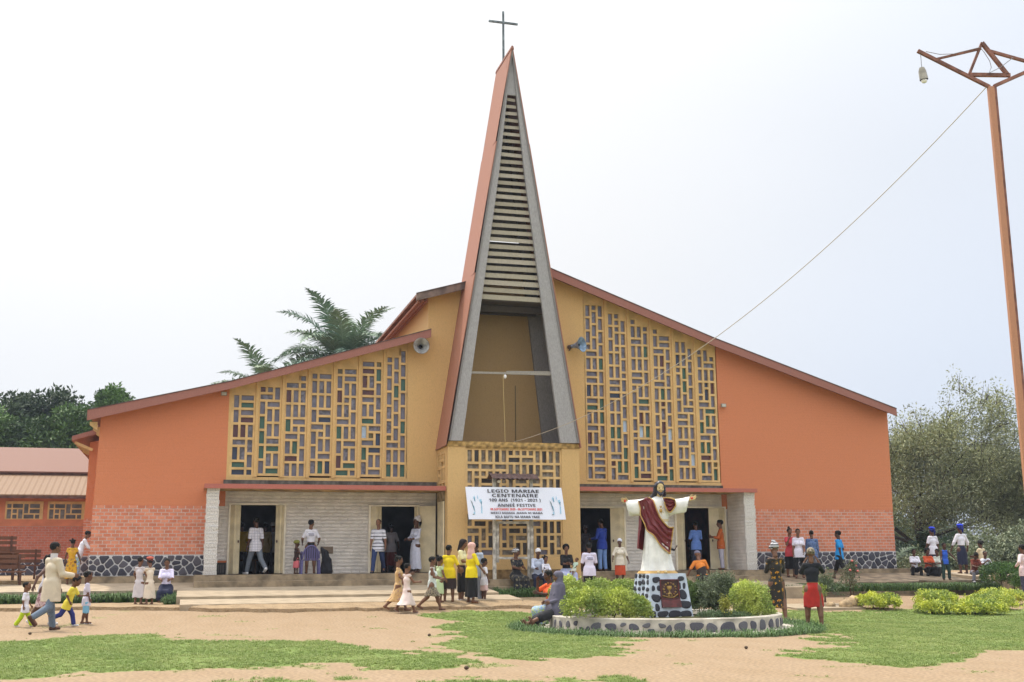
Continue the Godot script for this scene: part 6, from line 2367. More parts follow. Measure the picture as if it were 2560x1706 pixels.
	blob(m, [[ht * Vector3(0, 0.16, -0.04), ht * Vector3(0, 0.168, 0.012), 0.108, 0.102], [ht * Vector3(-0.075, 0.15, 0.0), ht * Vector3(-0.085, 0.02, -0.01), 0.05, 0.05], [ht * Vector3(-0.085, 0.02, -0.01), Vector3(-0.20, 1.63, 0.02), 0.05, 0.055], [Vector3(-0.20, 1.63, 0.02), Vector3(-0.27, 1.615, 0.05), 0.05, 0.03], [ht * Vector3(0.08, 0.14, -0.01), ht * Vector3(0.08, 0.01, -0.01), 0.042, 0.045], [ht * Vector3(0.08, 0.01, -0.01), Vector3(0.085, 1.63, 0.05), 0.045, 0.04], [ht * Vector3(0, 0.12, -0.07), Vector3(-0.06, 1.6, -0.09), 0.10, 0.11]], 0.011, 0.03, [[ht * Vector3(0, 0.192, 0.072), ht.basis * Vector3(0, -0.35, 0.94)]])
	# comb grooves into the hair
	for i in m.v.size():
		m.v[i] += m.n[i] * 0.006 * sin(m.v[i].y * 130.0 + m.v[i].x * 60.0)
	obj("hair", m, black, t)
	m = MB.new()
	blob(m, [[ht * Vector3(-0.05, 0.055, 0.045), ht * Vector3(-0.015, 0.005, 0.075), 0.026, 0.03], [ht * Vector3(0.05, 0.055, 0.045), ht * Vector3(0.015, 0.005, 0.075), 0.026, 0.03], [ht * Vector3(0, 0.012, 0.08), ht * Vector3(0, -0.022, 0.075), 0.032, 0.018], [ht * Vector3(-0.03, 0.078, 0.084), ht * Vector3(0.03, 0.078, 0.084), 0.010, 0.010]], 0.007, 0.012)
	obj("beard", m, black, t)
	# forearms and hands, palms forward, a red mark in each
	var mark := M(Color(0.85, 0.22, 0.15), 0.4, "")
	for sd in [-1.0, 1.0]:
		var wr := Vector3(-0.735, 1.555, 0.02) if sd < 0.0 else Vector3(0.60, 1.585, 0.02)
		var f := Vector3(-0.80, 0.30, 0.52).normalized() if sd < 0.0 else Vector3(0.93, 0.28, 0.24).normalized()
		var pn := (Vector3(-0.45, 0.1, 0.9) if sd < 0.0 else Vector3(0.1, 0.45, 0.88))
		pn = (pn - f * pn.dot(f)).normalized()
		var th := f.cross(pn) * (1.0 if sd < 0.0 else -1.0)
		m = MB.new()
		blob(m, [[wr - f * 0.20 + Vector3(0, -0.02, 0), wr + f * 0.01, 0.045, 0.034]], 0.01, 0.01)
		m.add(hand_part(0.005, 0.35), Transform3D(Basis(th, f, pn).scaled_local(Vector3.ONE * 1.18), wr))
		obj("hand", m, flesh, t)
		m = MB.new()
		m.ball(wr + f * 0.085 + pn * 0.02, Vector3(0.026, 0.028, 0.022), 8)
		obj("palm_mark", m, mark, t)
		m = MB.new()
		m.tube([wr - f * 0.05, wr - f * 0.005], [0.058, 0.05], 14)
		obj("cuff", m, black, t)

# a folded sheet of cloth between two curves given in the statue's front view
func drape(t: Node, called: String, a: Array, b: Array, at: Callable, mat: Material, trim: Material, off: float) -> void:
	var nu := 40
	var nv := 30
	var ca := Curve2D.new()
	var cb := Curve2D.new()
	for p in a:
		ca.add_point(p)
	for p in b:
		cb.add_point(p)
	var put := func(p: Vector2, lift: float) -> Vector3:
		var s: Array = at.call(p.y)
		var q: float = clampf((p.x - s[0]) / s[1], -1.25, 1.25)
		var z: float = s[2] * (sqrt(1.0 - q * q * 0.92) if absf(q) < 1.0 else 0.28 - (absf(q) - 1.0) * 0.6)
		return Vector3(p.x, p.y, maxf(z, 0.10) + lift)
	var rings := []
	for i in nu:
		var u := i / (nu - 1.0)
		var pa := ca.sample_baked(u * ca.get_baked_length(), true)
		var pb := cb.sample_baked(u * cb.get_baked_length(), true)
		var ring := []
		for j in nv:
			var v := j / (nv - 1.0)
			var p := pa.lerp(pb, v)
			var lift := off + 0.020 * sin(v * 24.0 + u * 3.0) * sm(0.0, 0.3, u) + 0.010 * sin(v * 41.0 - u * 5.0) + 0.014 * sin(u * 9.0 + v * 4.0)
			ring.append(put.call(p, lift))
		for j in range(nv - 1, -1, -1):
			ring.append(ring[j] - Vector3(0, 0, 0.03))
		rings.append(ring)
	var m := MB.new()
	m.skin(rings)
	# close both ends
	for e in [0, nu - 1]:
		for j in nv - 1:
			m.quad(rings[e][j], rings[e][j + 1], rings[e][2 * nv - 2 - j], rings[e][2 * nv - 1 - j])
	var o := obj(called, m, mat, t)
	for line in 4:
		var pts := []
		var rad := []
		if line < 2:
			for i in nu:
				pts.append(rings[i][0 if line == 0 else nv - 1] + Vector3(0, 0, 0.004))
				rad.append(0.014)
		elif line == 2:
			for j in nv:
				pts.append(rings[nu - 1][j] + Vector3(0, 0, 0.004))
				rad.append(0.013)
		else:
			continue
		var tb := MB.new()
		tb.tube(pts, rad, 6)
		obj("gold_trim", tb, trim, o)

# ---------------------------------------------------------------- trees and plants
func leaf_mat(c: Color, back := 0.35) -> StandardMaterial3D:
	var key := "leaf %s %s" % [c, back]
	if mat_cache.has(key):
		return mat_cache[key]
	var m := StandardMaterial3D.new()
	m.albedo_color = c
	m.vertex_color_use_as_albedo = true
	m.roughness = 0.6
	m.backlight_enabled = true
	m.backlight = Color(c.r * back, c.g * back * 1.2, c.b * back * 0.6)
	mat_cache[key] = m
	return m

# folded leaf, base at the origin, along +y
func leaf_mesh(w: float, l: float, bend := 0.25) -> ArrayMesh:
	var m := MB.new()
	for s in [-1.0, 1.0]:
		var a := Vector3(0, 0, 0)
		var b := Vector3(s * w * 0.5, l * 0.45, w * 0.18)
		var c := Vector3(0, l, -l * bend)
		var d := Vector3(0, l * 0.5, -l * bend * 0.2)
		if s > 0.0:
			m.tri(a, d, b)
			m.tri(d, c, b)
		else:
			m.tri(a, b, d)
			m.tri(d, b, c)
	return m.mesh()

# a sprig: several leaves round a point
func sprig_mesh(n: int, w: float, l: float, spread: float, sd: int) -> ArrayMesh:
	var rr := RandomNumberGenerator.new()
	rr.seed = sd
	var m := MB.new()
	for i in n:
		var d := Vector3(rr.randf_range(-1, 1), rr.randf_range(-0.5, 1), rr.randf_range(-1, 1)).normalized()
		var s := d.cross(Vector3(rr.randf_range(-1, 1), rr.randf_range(-1, 1), rr.randf_range(-1, 1))).normalized()
		var o := d * spread * rr.randf_range(0.1, 0.7)
		var ll := l * rr.randf_range(0.7, 1.2)
		var nn := s.cross(d)
		m.c = Color(1, 1, 1) * rr.randf_range(0.8, 1.15)
		m.c.a = 1.0
		var mid := o + d * ll * 0.5 + nn * ll * 0.06
		m.tri(o, mid - s * w * 0.5, o + d * ll - nn * ll * 0.15)
		m.tri(o, o + d * ll - nn * ll * 0.15, mid + s * w * 0.5)
	return m.mesh()

func multi(called: String, mesh: Mesh, mat: Material, where: Array, cols: Array, parent: Node = self) -> MultiMeshInstance3D:
	var mm := MultiMesh.new()
	mm.transform_format = MultiMesh.TRANSFORM_3D
	mm.use_colors = cols.size() > 0
	mm.mesh = mesh
	mm.instance_count = where.size()
	for i in where.size():
		mm.set_instance_transform(i, where[i])
		if cols.size():
			mm.set_instance_color(i, cols[i])
	var o := MultiMeshInstance3D.new()
	o.name = numbered(called, parent)
	o.multimesh = mm
	o.material_override = mat
	parent.add_child(o, true)
	kind(o, "stuff")
	return o

func spin(rr: RandomNumberGenerator, size: float) -> Basis:
	return Basis(Vector3(rr.randf_range(-1, 1), rr.randf_range(-1, 1), rr.randf_range(-1, 1)).normalized(), rr.randf() * TAU).scaled(Vector3.ONE * size)

# clipped or loose shrub: lobes [centre, radii], n sprigs; tip and heart colours
func bush(label: String, at: Vector3, lobes: Array, n: int, tip: Color, heart: Color, leaf: float, sd: int, group := "", loose := 0.12, called := "bush") -> void:
	var rr := RandomNumberGenerator.new()
	rr.seed = sd
	var t := thing(called, label, "bush", at, 0.0, group)
	var where := []
	var cols := []
	for i in n:
		var L: Array = lobes[rr.randi() % lobes.size()]
		var d := Vector3(rr.randfn(), rr.randfn() , rr.randfn()).normalized()
		if d.y < -0.45:
			d.y *= -0.6
		var depth := 1.0 - absf(rr.randfn()) * 0.16
		var lump := 1.0 + loose * 1.6 * fn.get_noise_3d(d.x * 90.0 + sd * 50.0, d.y * 90.0, d.z * 90.0) + loose * 0.6 * rr.randfn() * 0.5
		var p: Vector3 = L[0] + Vector3(d.x * L[1].x, d.y * L[1].y, d.z * L[1].z) * depth * lump
		if p.y < 0.0:
			continue
		where.append(Transform3D(spin(rr, rr.randf_range(0.75, 1.25)), p))
		var k := clampf(0.55 + 0.9 * fn.get_noise_3d(p.x * 130.0 + sd * 9.0, p.y * 130.0, p.z * 130.0) + rr.randf_range(-0.3, 0.3), 0.0, 1.0)
		var c := heart.lerp(tip, k)
		cols.append(c)
	multi("foliage", sprig_mesh(7, leaf * 0.55, leaf, leaf * 0.9, sd), leaf_mat(Color(1, 1, 1), 0.25), where, cols, t)
	for i in 5:
		var m := MB.new()
		var L: Array = lobes[i % lobes.size()]
		var q: Vector3 = L[0]
		m.tube([Vector3(q.x * 0.6 + rr.randf_range(-0.05, 0.05), 0, q.z * 0.6), Vector3(q.x * 0.8, q.y * 0.6, q.z * 0.8), q + Vector3(rr.randf_range(-0.5, 0.5) * L[1].x, L[1].y * 0.5, rr.randf_range(-0.5, 0.5) * L[1].z)], [0.014, 0.01, 0.005], 5)
		obj("stem", m, M(Color(0.32, 0.25, 0.18), 0.9), t)

# arching blades along a line of points
func tuft_mesh(n: int, l: float, w: float, sd: int) -> ArrayMesh:
	var rr := RandomNumberGenerator.new()
	rr.seed = sd
	var m := MB.new()
	for i in n:
		var a := rr.randf() * TAU
		var out := Vector3(cos(a), 0, sin(a))
		var side := Vector3(-sin(a), 0, cos(a)) * w * 0.5
		var ll := l * rr.randf_range(0.6, 1.2)
		var lean := rr.randf_range(0.2, 0.9)
		var o := out * rr.randf_range(0.0, 0.05)
		var p1 := o + out * ll * 0.2 * lean + Vector3(0, ll * 0.5, 0)
		var p2 := o + out * ll * 0.6 * lean + Vector3(0, ll * (0.9 - 0.35 * lean), 0)
		var p3 := o + out * ll * 1.0 * lean + Vector3(0, ll * (0.95 - 0.8 * lean), 0)
		m.c = Color(1, 1, 1) * rr.randf_range(0.75, 1.2)
		m.c.a = 1.0
		m.quad(o - side, p1 - side, p1 + side, o + side)
		m.quad(p1 - side, p2 - side * 0.8, p2 + side * 0.8, p1 + side)
		m.tri(p2 - side * 0.8, p3, p2 + side * 0.8)
	return m.mesh()

func border(label: String, pts: Array, width: float, height: float, per_m: float, sd: int) -> void:
	var rr := RandomNumberGenerator.new()
	rr.seed = sd
	var where := []
	var cols := []
	for i in pts.size() - 1:
		var a: Vector3 = pts[i]
		var b: Vector3 = pts[i + 1]
		var n := int(a.distance_to(b) * per_m)
		var side := (b - a).cross(Vector3.UP).normalized()
		for j in n:
			var p := a.lerp(b, rr.randf()) + side * rr.randf_range(-0.5, 0.5) * width
			var s := height / 0.3 * rr.randf_range(0.65, 1.15)
			where.append(Transform3D(Basis(Vector3.UP, rr.randf() * TAU).scaled(Vector3.ONE * s), p))
			var k := rr.randf()
			cols.append(Color(0.055, 0.12, 0.03).lerp(Color(0.12, 0.22, 0.055), k))
	var o := multi("grass_border", tuft_mesh(14, 0.34, 0.016, sd), leaf_mat(Color(1, 1, 1), 0.25), where, cols)
	tag(o, label, "grass")

func plants() -> void:
	# lawn: short blades where the sward is
	var rr := RandomNumberGenerator.new()
	rr.seed = 99
	var where := []
	var cols := []
	var tries := 0
	while where.size() < 85000 and tries < 260000:
		tries += 1
		var z := 24.5 - 17.5 * pow(rr.randf(), 1.3)
		var x := rr.randf_range(-4.6, 27.0)
		var c := lawn(x, z)
		if c < 0.2 or rr.randf() > c:
			continue
		if Vector2(x - RC.x, z - RC.z).length() < 3.3:
			continue
		var s := rr.randf_range(0.5, 1.1) * (0.6 + 0.5 * c)
		where.append(Transform3D(Basis(Vector3.UP, rr.randf() * TAU).scaled(Vector3(s, s * rr.randf_range(0.6, 1.1), s)), Vector3(x, gh(x, z), z)))
		var k := clampf(0.5 + 0.8 * fn.get_noise_2d(x * 60.0, z * 60.0) + rr.randf_range(-0.25, 0.25), 0.0, 1.0)
		cols.append(Color(0.19, 0.27, 0.055).lerp(Color(0.28, 0.33, 0.09), k))
	tag(multi("lawn_grass", tuft_mesh(8, 0.045, 0.007, 3), leaf_mat(Color(1, 1, 1), 0.3), where, cols), "short green lawn grass growing in worn patches on the sand", "grass")
	# grass borders
	var ring := []
	for i in 61:
		var a := TAU * i / 60.0
		ring.append(RC + Vector3(cos(a) * 3.12, -0.10 - 0.03 * sin(-a), -sin(a) * 3.12))
	border("dark tufted grass border circling the flower ring", ring, 0.46, 0.23, 95.0, 5)
	border("dark tufted grass border below the platform left of the steps", [Vector3(-7, -0.72, 2.7), Vector3(-2.5, -0.72, 2.72), Vector3(-0.2, -0.70, 2.75)], 0.5, 0.28, 110.0, 6)
	border("dark tufted grass border in front of the tower", [Vector3(8.95, -0.72, 3.1), Vector3(12.5, -0.72, 3.1)], 0.55, 0.27, 100.0, 7)
	border("dark tufted grass border along the right wing", [Vector3(16.6, -0.74, 4.4), Vector3(19.0, -0.70, 3.2), Vector3(26.6, -0.72, 3.3)], 0.6, 0.27, 95.0, 8)
	border("bright grass on the bank at the left end of the steps", [Vector3(-0.35, -0.70, 2.6), Vector3(-0.35, -0.76, 4.4)], 0.3, 0.22, 110.0, 9)
	# clipped golden shrubs in the ring
	var tip := Color(0.46, 0.56, 0.13)
	var gold := Color(0.62, 0.69, 0.15)
	var heart := Color(0.24, 0.34, 0.09)
	var g := "clipped shrubs in the flower ring"
	bush("large two-lobed golden green shrub at the front left of the ring", Vector3(8.35, -0.92, 14.35), [[Vector3(-0.35, 0.30, -0.12), Vector3(0.55, 0.40, 0.42)], [Vector3(0.25, 0.30, 0.02), Vector3(0.52, 0.38, 0.42)], [Vector3(0.62, 0.22, 0.1), Vector3(0.30, 0.28, 0.3)]], 4200, gold, heart, 0.042, 41, g)
	bush("round golden green shrub at the back left of the ring", Vector3(8.25, -0.92, 12.2), [[Vector3(0, 0.45, 0), Vector3(0.40, 0.45, 0.40)]], 1500, gold, heart, 0.042, 42, g)
	bush("long low golden green shrub behind the plinth's left side", Vector3(9.35, -0.92, 11.75), [[Vector3(-0.25, 0.5, 0), Vector3(0.42, 0.35, 0.36)], [Vector3(0.30, 0.5, 0.05), Vector3(0.42, 0.33, 0.36)]], 1900, tip, heart, 0.042, 43, g)
	bush("mid green shrub just right of the plinth", Vector3(11.0, -0.95, 12.6), [[Vector3(-0.2, 0.4, 0), Vector3(0.46, 0.46, 0.42)], [Vector3(0.2, 0.36, 0.2), Vector3(0.42, 0.42, 0.40)]], 2300, Color(0.17, 0.25, 0.06), Color(0.07, 0.12, 0.03), 0.042, 44, g)
	bush("loose grey green bush with pale sprigs right of the plinth", Vector3(11.32, -0.95, 13.35), [[Vector3(0, 0.42, 0), Vector3(0.42, 0.46, 0.40)], [Vector3(0.12, 0.66, 0.0), Vector3(0.26, 0.30, 0.26)]], 1900, Color(0.20, 0.24, 0.14), Color(0.09, 0.12, 0.06), 0.040, 45, g, 0.5)
	bush("bright golden shrub at the ring's right end", Vector3(11.80, -0.95, 14.05), [[Vector3(0, 0.32, 0), Vector3(0.43, 0.50, 0.42)], [Vector3(-0.2, 0.50, 0.0), Vector3(0.28, 0.30, 0.30)], [Vector3(0.08, 0.15, 0.05), Vector3(0.42, 0.25, 0.4)]], 3000, gold, heart, 0.042, 46, g)
	bush("thin young yellow plant right of the plinth", Vector3(11.0, -0.92, 14.35), [[Vector3(0, 0.26, 0), Vector3(0.10, 0.20, 0.10)]], 130, Color(0.42, 0.42, 0.08), Color(0.22, 0.24, 0.06), 0.05, 47, "", 0.6, "young_plant")
	bush("low grey green ground cover right of the plinth", Vector3(10.95, -0.93, 14.15), [[Vector3(0, 0.05, 0), Vector3(0.5, 0.13, 0.35)], [Vector3(0.35, 0.04, 0.1), Vector3(0.4, 0.1, 0.3)]], 700, Color(0.17, 0.25, 0.12), Color(0.10, 0.15, 0.07), 0.04, 48)
	# the yard on the right
	g = "golden shrubs at the right of the yard"
	var bright := Color(0.76, 0.78, 0.10)
	for b in [["low golden shrub standing alone beside three stones", 18.75, 8.1, 0.62, 0.42, 1500], ["golden shrub at the near left of the right-hand group", 19.6, 9.5, 0.5, 0.36, 1000], ["wide golden shrub at the front of the right-hand group", 20.75, 9.85, 0.68, 0.40, 1500], ["golden shrub behind the near left one of the right group", 20.7, 8.0, 0.60, 0.50, 1200], ["golden shrub in the middle of the right-hand group", 22.1, 8.5, 0.74, 0.44, 1500], ["golden shrub farthest back in the right-hand group", 23.5, 7.3, 0.75, 0.46, 1300], ["golden shrub at the frame's right edge, nearest row", 22.3, 10.7, 0.7, 0.40, 1300], ["golden shrub at the frame's right edge, middle row", 23.9, 8.9, 0.7, 0.45, 1000]]:
		bush(b[0], Vector3(b[1], gh(b[1], b[2]) - 0.02, b[2]), [[Vector3(-b[3] * 0.35, b[4] * 0.5, 0), Vector3(b[3] * 0.66, b[4] * 0.55, 0.5)], [Vector3(b[3] * 0.35, b[4] * 0.45, 0.05), Vector3(b[3] * 0.62, b[4] * 0.52, 0.5)]], b[5], bright, heart, 0.055, 60 + int(b[1] * 3.0), g, 0.22)
	g = "dark green clipped bushes at right"
	bush("dark green rounded bush at the far right behind the golden ones", Vector3(26.2, -0.75, 4.1), [[Vector3(-0.2, 0.5, 0), Vector3(0.75, 0.5, 0.6)], [Vector3(0.5, 0.5, 0), Vector3(0.65, 0.46, 0.6)]], 2200, Color(0.09, 0.20, 0.03), Color(0.04, 0.10, 0.02), 0.05, 91, g)
	bush("lower dark green bush in front of the far right one", Vector3(26.4, -0.8, 5.2), [[Vector3(0.1, 0.4, 0), Vector3(0.85, 0.42, 0.6)]], 1600, Color(0.10, 0.22, 0.03), Color(0.05, 0.11, 0.02), 0.05, 92, g)
	bush("small yellow green plant left of the three stones", Vector3(17.3, -0.9, 7.2), [[Vector3(0, 0.3, 0), Vector3(0.25, 0.3, 0.25)]], 260, Color(0.36, 0.42, 0.06), heart, 0.06, 93, "", 0.5, "young_plant")
	bush("thin grey green plant behind the stones", Vector3(17.8, -0.9, 6.9), [[Vector3(0, 0.42, 0), Vector3(0.34, 0.40, 0.3)]], 380, Color(0.17, 0.22, 0.12), Color(0.10, 0.14, 0.07), 0.055, 94, "", 0.7, "young_plant")
	bush("tall thin rose bush with pink flowers before the right wing", Vector3(19.2, -0.85, 6.0), [[Vector3(0, 0.55, 0), Vector3(0.26, 0.50, 0.25)], [Vector3(0.1, 0.9, 0), Vector3(0.12, 0.25, 0.12)]], 420, Color(0.20, 0.21, 0.13), Color(0.12, 0.14, 0.08), 0.05, 95, "", 0.7, "rose_bush")
	var rose := get_node("rose_bush")
	for p in [Vector3(0.05, 1.12, 0.1), Vector3(0.2, 0.98, 0.05), Vector3(-0.1, 0.85, 0.2), Vector3(0.15, 0.82, 0.2)]:
		var m := MB.new()
		m.ball(p, Vector3(0.04, 0.035, 0.04), 8)
		obj("flower", m, M(Color(0.82, 0.45, 0.44), 0.7, ""), rose)
	for s in [[17.45, 7.75, 0.12, "smallest pale stone left of the low golden shrub"], [17.85, 7.9, 0.17, "middle pale stone beside the low golden shrub"], [18.15, 7.75, 0.22, "largest pale stone against the low golden shrub"]]:
		var m := MB.new()
		m.ball(Vector3.ZERO, Vector3(s[2] * 1.2, s[2], s[2]), 12)
		for i in m.v.size():
			m.v[i] *= 1.0 + 0.35 * fn.get_noise_3d(m.v[i].x * 500.0 + s[0] * 99.0, m.v[i].y * 500.0, m.v[i].z * 500.0)
		var o := obj("rock", m, M(Color(0.74, 0.64, 0.50), 0.9, "dirty", 1.5))
		o.position = Vector3(s[0], gh(s[0], s[1]) + s[2] * 0.5, s[1])
		tag(o, s[3], "stone", "pale stones in the right yard")

# limbs: returns tips
func limb(m: MB, a: Vector3, d: Vector3, l: float, r: float, depth: int, rr: RandomNumberGenerator, tips: Array, spread: float, lift: float) -> void:
	var pts := [a]
	var rad := [r]
	var p := a
	var dd := d
	for i in 3:
		dd = (dd + Vector3(rr.randf_range(-1, 1), rr.randf_range(-0.6, 1.0) * lift, rr.randf_range(-1, 1)) * 0.22).normalized()
		p += dd * l / 3.0
		pts.append(p)
		rad.append(r * (1.0 - 0.22 * (i + 1)))
	m.tube(pts, rad, 6 if depth > 1 else 4, false)
	if depth <= 0:
		tips.append([p, dd])
		tips.append([pts[2], dd])
		return
	var n := 3 if depth > 1 else 4
	for i in n:
		var a2 := rr.randf() * TAU
		var s := dd.cross(Vector3(cos(a2), sin(a2), 0.3)).normalized()
		var nd := (dd + s * spread * rr.randf_range(0.6, 1.2) + Vector3(0, lift * 0.15, 0)).normalized()
		limb(m, pts[2 + (i % 2)], nd, l * rr.randf_range(0.6, 0.82), r * 0.42, depth - 1, rr, tips, spread, lift)

func crown_tree(called: String, label: String, at: Vector3, height: float, blobs: Array, n: int, leaf: float, c1: Color, c2: Color, sd: int, tone := 3.0, gap := 0.0) -> void:
	var rr := RandomNumberGenerator.new()
	rr.seed = sd
	var t := thing(called, label, "tree", at)
	var m := MB.new()
	var tips := []
	m.tube([Vector3(0, -0.5, 0), Vector3(0.1, height * 0.2, 0), Vector3(0, height * 0.42, 0.1)], [height * 0.035, height * 0.028, height * 0.022], 10)
	for i in 5:
		var a := TAU * i / 5.0 + rr.randf()
		limb(m, Vector3(0, height * (0.3 + 0.03 * i), 0), Vector3(cos(a), 1.0, sin(a)).normalized(), height * 0.25, height * 0.016, 2, rr, tips, 0.8, 0.4)
	obj("trunk", m, M(Color(0.26, 0.22, 0.18), 0.95, "dirty", 0.8), t)
	var where := []
	var cols := []
	for i in n:
		var b: Array = blobs[rr.randi() % blobs.size()]
		var d := Vector3(rr.randfn(), rr.randfn(), rr.randfn()).normalized()
		var lump := 1.0 + 0.35 * fn.get_noise_3d(d.x * 120.0 + b[0].x * 40.0, d.y * 120.0 + b[0].y * 40.0, d.z * 120.0)
		var depth := pow(rr.randf(), 0.30)
		var p: Vector3 = b[0] + Vector3(d.x * b[1].x, d.y * b[1].y, d.z * b[1].z) * depth * lump
		if gap > 0.0 and fn.get_noise_3d(p.x * 30.0 + sd, p.y * 30.0, p.z * 30.0) < gap - 0.5:
			continue
		where.append(Transform3D(spin(rr, rr.randf_range(0.7, 1.4)), p))
		var k := clampf(0.4 + tone * 0.3 * fn.get_noise_3d(p.x * 26.0 + sd * 3.0, p.y * 26.0, p.z * 26.0) + rr.randf_range(-0.2, 0.2), 0.0, 1.0)
		cols.append(c2.lerp(c1, k))
	multi("foliage", sprig_mesh(9, leaf * 0.42, leaf, leaf * 1.1, sd), leaf_mat(Color(1, 1, 1), 0.2), where, cols, t)

# open, feathery tree: visible limbs and twigs, small leaves along them
func feather_tree(label: String, at: Vector3, height: float, spread: float, n: int, sd: int, bare: float) -> void:
	var rr := RandomNumberGenerator.new()
	rr.seed = sd
	var t := thing("feathery_tree", label, "tree", at, 0.0, "feathery trees right of the church")
	var m := MB.new()
	var tips := []
	m.tube([Vector3(0, -0.5, 0), Vector3(0.15, height * 0.14, 0.1), Vector3(-0.1, height * 0.3, 0)], [height * 0.035, height * 0.03, height * 0.024], 10)
	for i in 8:
		var a := TAU * i / 8.0 + rr.randf_range(-0.3, 0.3)
		var el := rr.randf_range(0.25, 1.3)
		limb(m, Vector3(-0.1, height * rr.randf_range(0.18, 0.32), 0), Vector3(cos(a) * spread, el, sin(a) * spread).normalized(), height * rr.randf_range(0.30, 0.42), height * 0.013, 3, rr, tips, 0.75, 0.5)
	obj("trunk", m, M(Color(0.30, 0.26, 0.22), 0.95, "dirty", 0.8), t)
	var where := []
	var cols := []
	var tw := MB.new()
	for i in n:
		var q: Array = tips[rr.randi() % tips.size()]
		var high: float = clampf((q[0].y - height * 0.55) / (height * 0.45), 0.0, 1.0)
		if rr.randf() < high * bare:
			continue
		var p: Vector3 = q[0] + Vector3(rr.randfn(), rr.randfn() * 0.8 - 0.25, rr.randfn()) * height * 0.055
		where.append(Transform3D(spin(rr, rr.randf_range(0.6, 1.3)), p))
		var k := clampf(0.45 + 0.9 * fn.get_noise_3d(p.x * 30.0 + sd, p.y * 30.0, p.z * 30.0) + rr.randf_range(-0.25, 0.25), 0.0, 1.0)
		cols.append(Color(0.21, 0.23, 0.14).lerp(Color(0.40, 0.42, 0.22), k))
	multi("foliage", sprig_mesh(16, 0.055, 0.16, 0.48, sd), leaf_mat(Color(1, 1, 1), 0.3), where, cols, t)
	for i in mini(tips.size(), 260):
		var q: Array = tips[i * tips.size() / mini(tips.size(), 260)]
		for j in 2:
			var d: Vector3 = (q[1] + Vector3(rr.randf_range(-1, 1), rr.randf_range(-0.2, 1.2), rr.randf_range(-1, 1)) * 0.6).normalized()
			tw.tube([q[0], q[0] + d * height * 0.05, q[0] + d * height * 0.09 + Vector3(0, rr.randf() * 0.2, 0)], [0.022, 0.015, 0.007], 3, false)
	kind(obj("twigs", tw, M(Color(0.36, 0.32, 0.28), 0.95, "dirty", 0.8), t), "stuff")

func palm(label: String, at: Vector3, height: float, fronds: int, length: float, sd: int, c1: Color, c2: Color, trunk_r := 0.25, flat := 0.0, called := "palm_tree") -> void:
	var rr := RandomNumberGenerator.new()
	rr.seed = sd
	var t := thing(called, label, "palm", at)
	var m := MB.new()
	if height > 1.0:
		m.tube([Vector3(0, -0.5, 0), Vector3(0.1, height * 0.5, 0), Vector3(0, height, 0)], [trunk_r * 1.3, trunk_r, trunk_r * 0.9], 10)
		obj("trunk", m, M(Color(0.34, 0.29, 0.24), 0.95, "dirty", 0.8), t)
	var mats := [leaf_mat(c1, 0.3), leaf_mat(c2, 0.3), leaf_mat(c1.lerp(c2, 0.5), 0.3)]
	for i in fronds:
		var a := TAU * fposmod(i * 0.381966, 1.0)
		var rise := lerpf(1.28, -0.1 - flat * 0.2, pow(float(i) / fronds, 1.15)) * (1.0 - flat)
		var out := Vector3(cos(a), 0, sin(a))
		var L := length * rr.randf_range(0.85, 1.1)
		var d := (out + Vector3(0, tan(clampf(rise, -1.0, 1.35)), 0)).normalized()
		var p := Vector3(0, height, 0)
		m = MB.new()
		var pts := [p]
		var n := 22
		for k in n:
			d = (d + Vector3(0, -0.055 - 0.035 * float(k) / n, 0)).normalized()
			p += d * L / n
			pts.append(p)
		var rad := []
		for k in pts.size():
			rad.append(lerpf(0.045, 0.008, float(k) / n) * L / 4.5)
		m.tube(pts, rad, 4, false)
		for k in range(3, n + 1):
			var u := float(k) / n
			var dir: Vector3 = (pts[k] - pts[k - 1]).normalized()
			var side := dir.cross(Vector3.UP).normalized()
			var nn := side.cross(dir)
			for q in 5:
				for s in [-1.0, 1.0]:
					var o: Vector3 = pts[k - 1].lerp(pts[k], q / 5.0)
					var ll := L * 0.23 * sin(PI * clampf(0.12 + u * 0.86, 0.0, 1.0)) * rr.randf_range(0.75, 1.15)
					var ld: Vector3 = (side * s * rr.randf_range(0.7, 1.0) + dir * rr.randf_range(0.4, 0.9) + nn * rr.randf_range(-0.1, 0.5)).normalized()
					var mid := o + ld * ll * 0.5 + Vector3(0, -0.03 * ll, 0)
					var end := o + ld * ll + Vector3(0, -0.28 * ll, 0)
					var w := ld.cross(nn).normalized() * L * 0.0075
					m.c = Color(1, 1, 1) * rr.randf_range(0.7, 1.25)
					m.quad(o - w * 0.5, mid - w, mid + w, o + w * 0.5)
					m.tri(mid - w, end, mid + w)
		obj("frond", m, mats[i % 3], t)

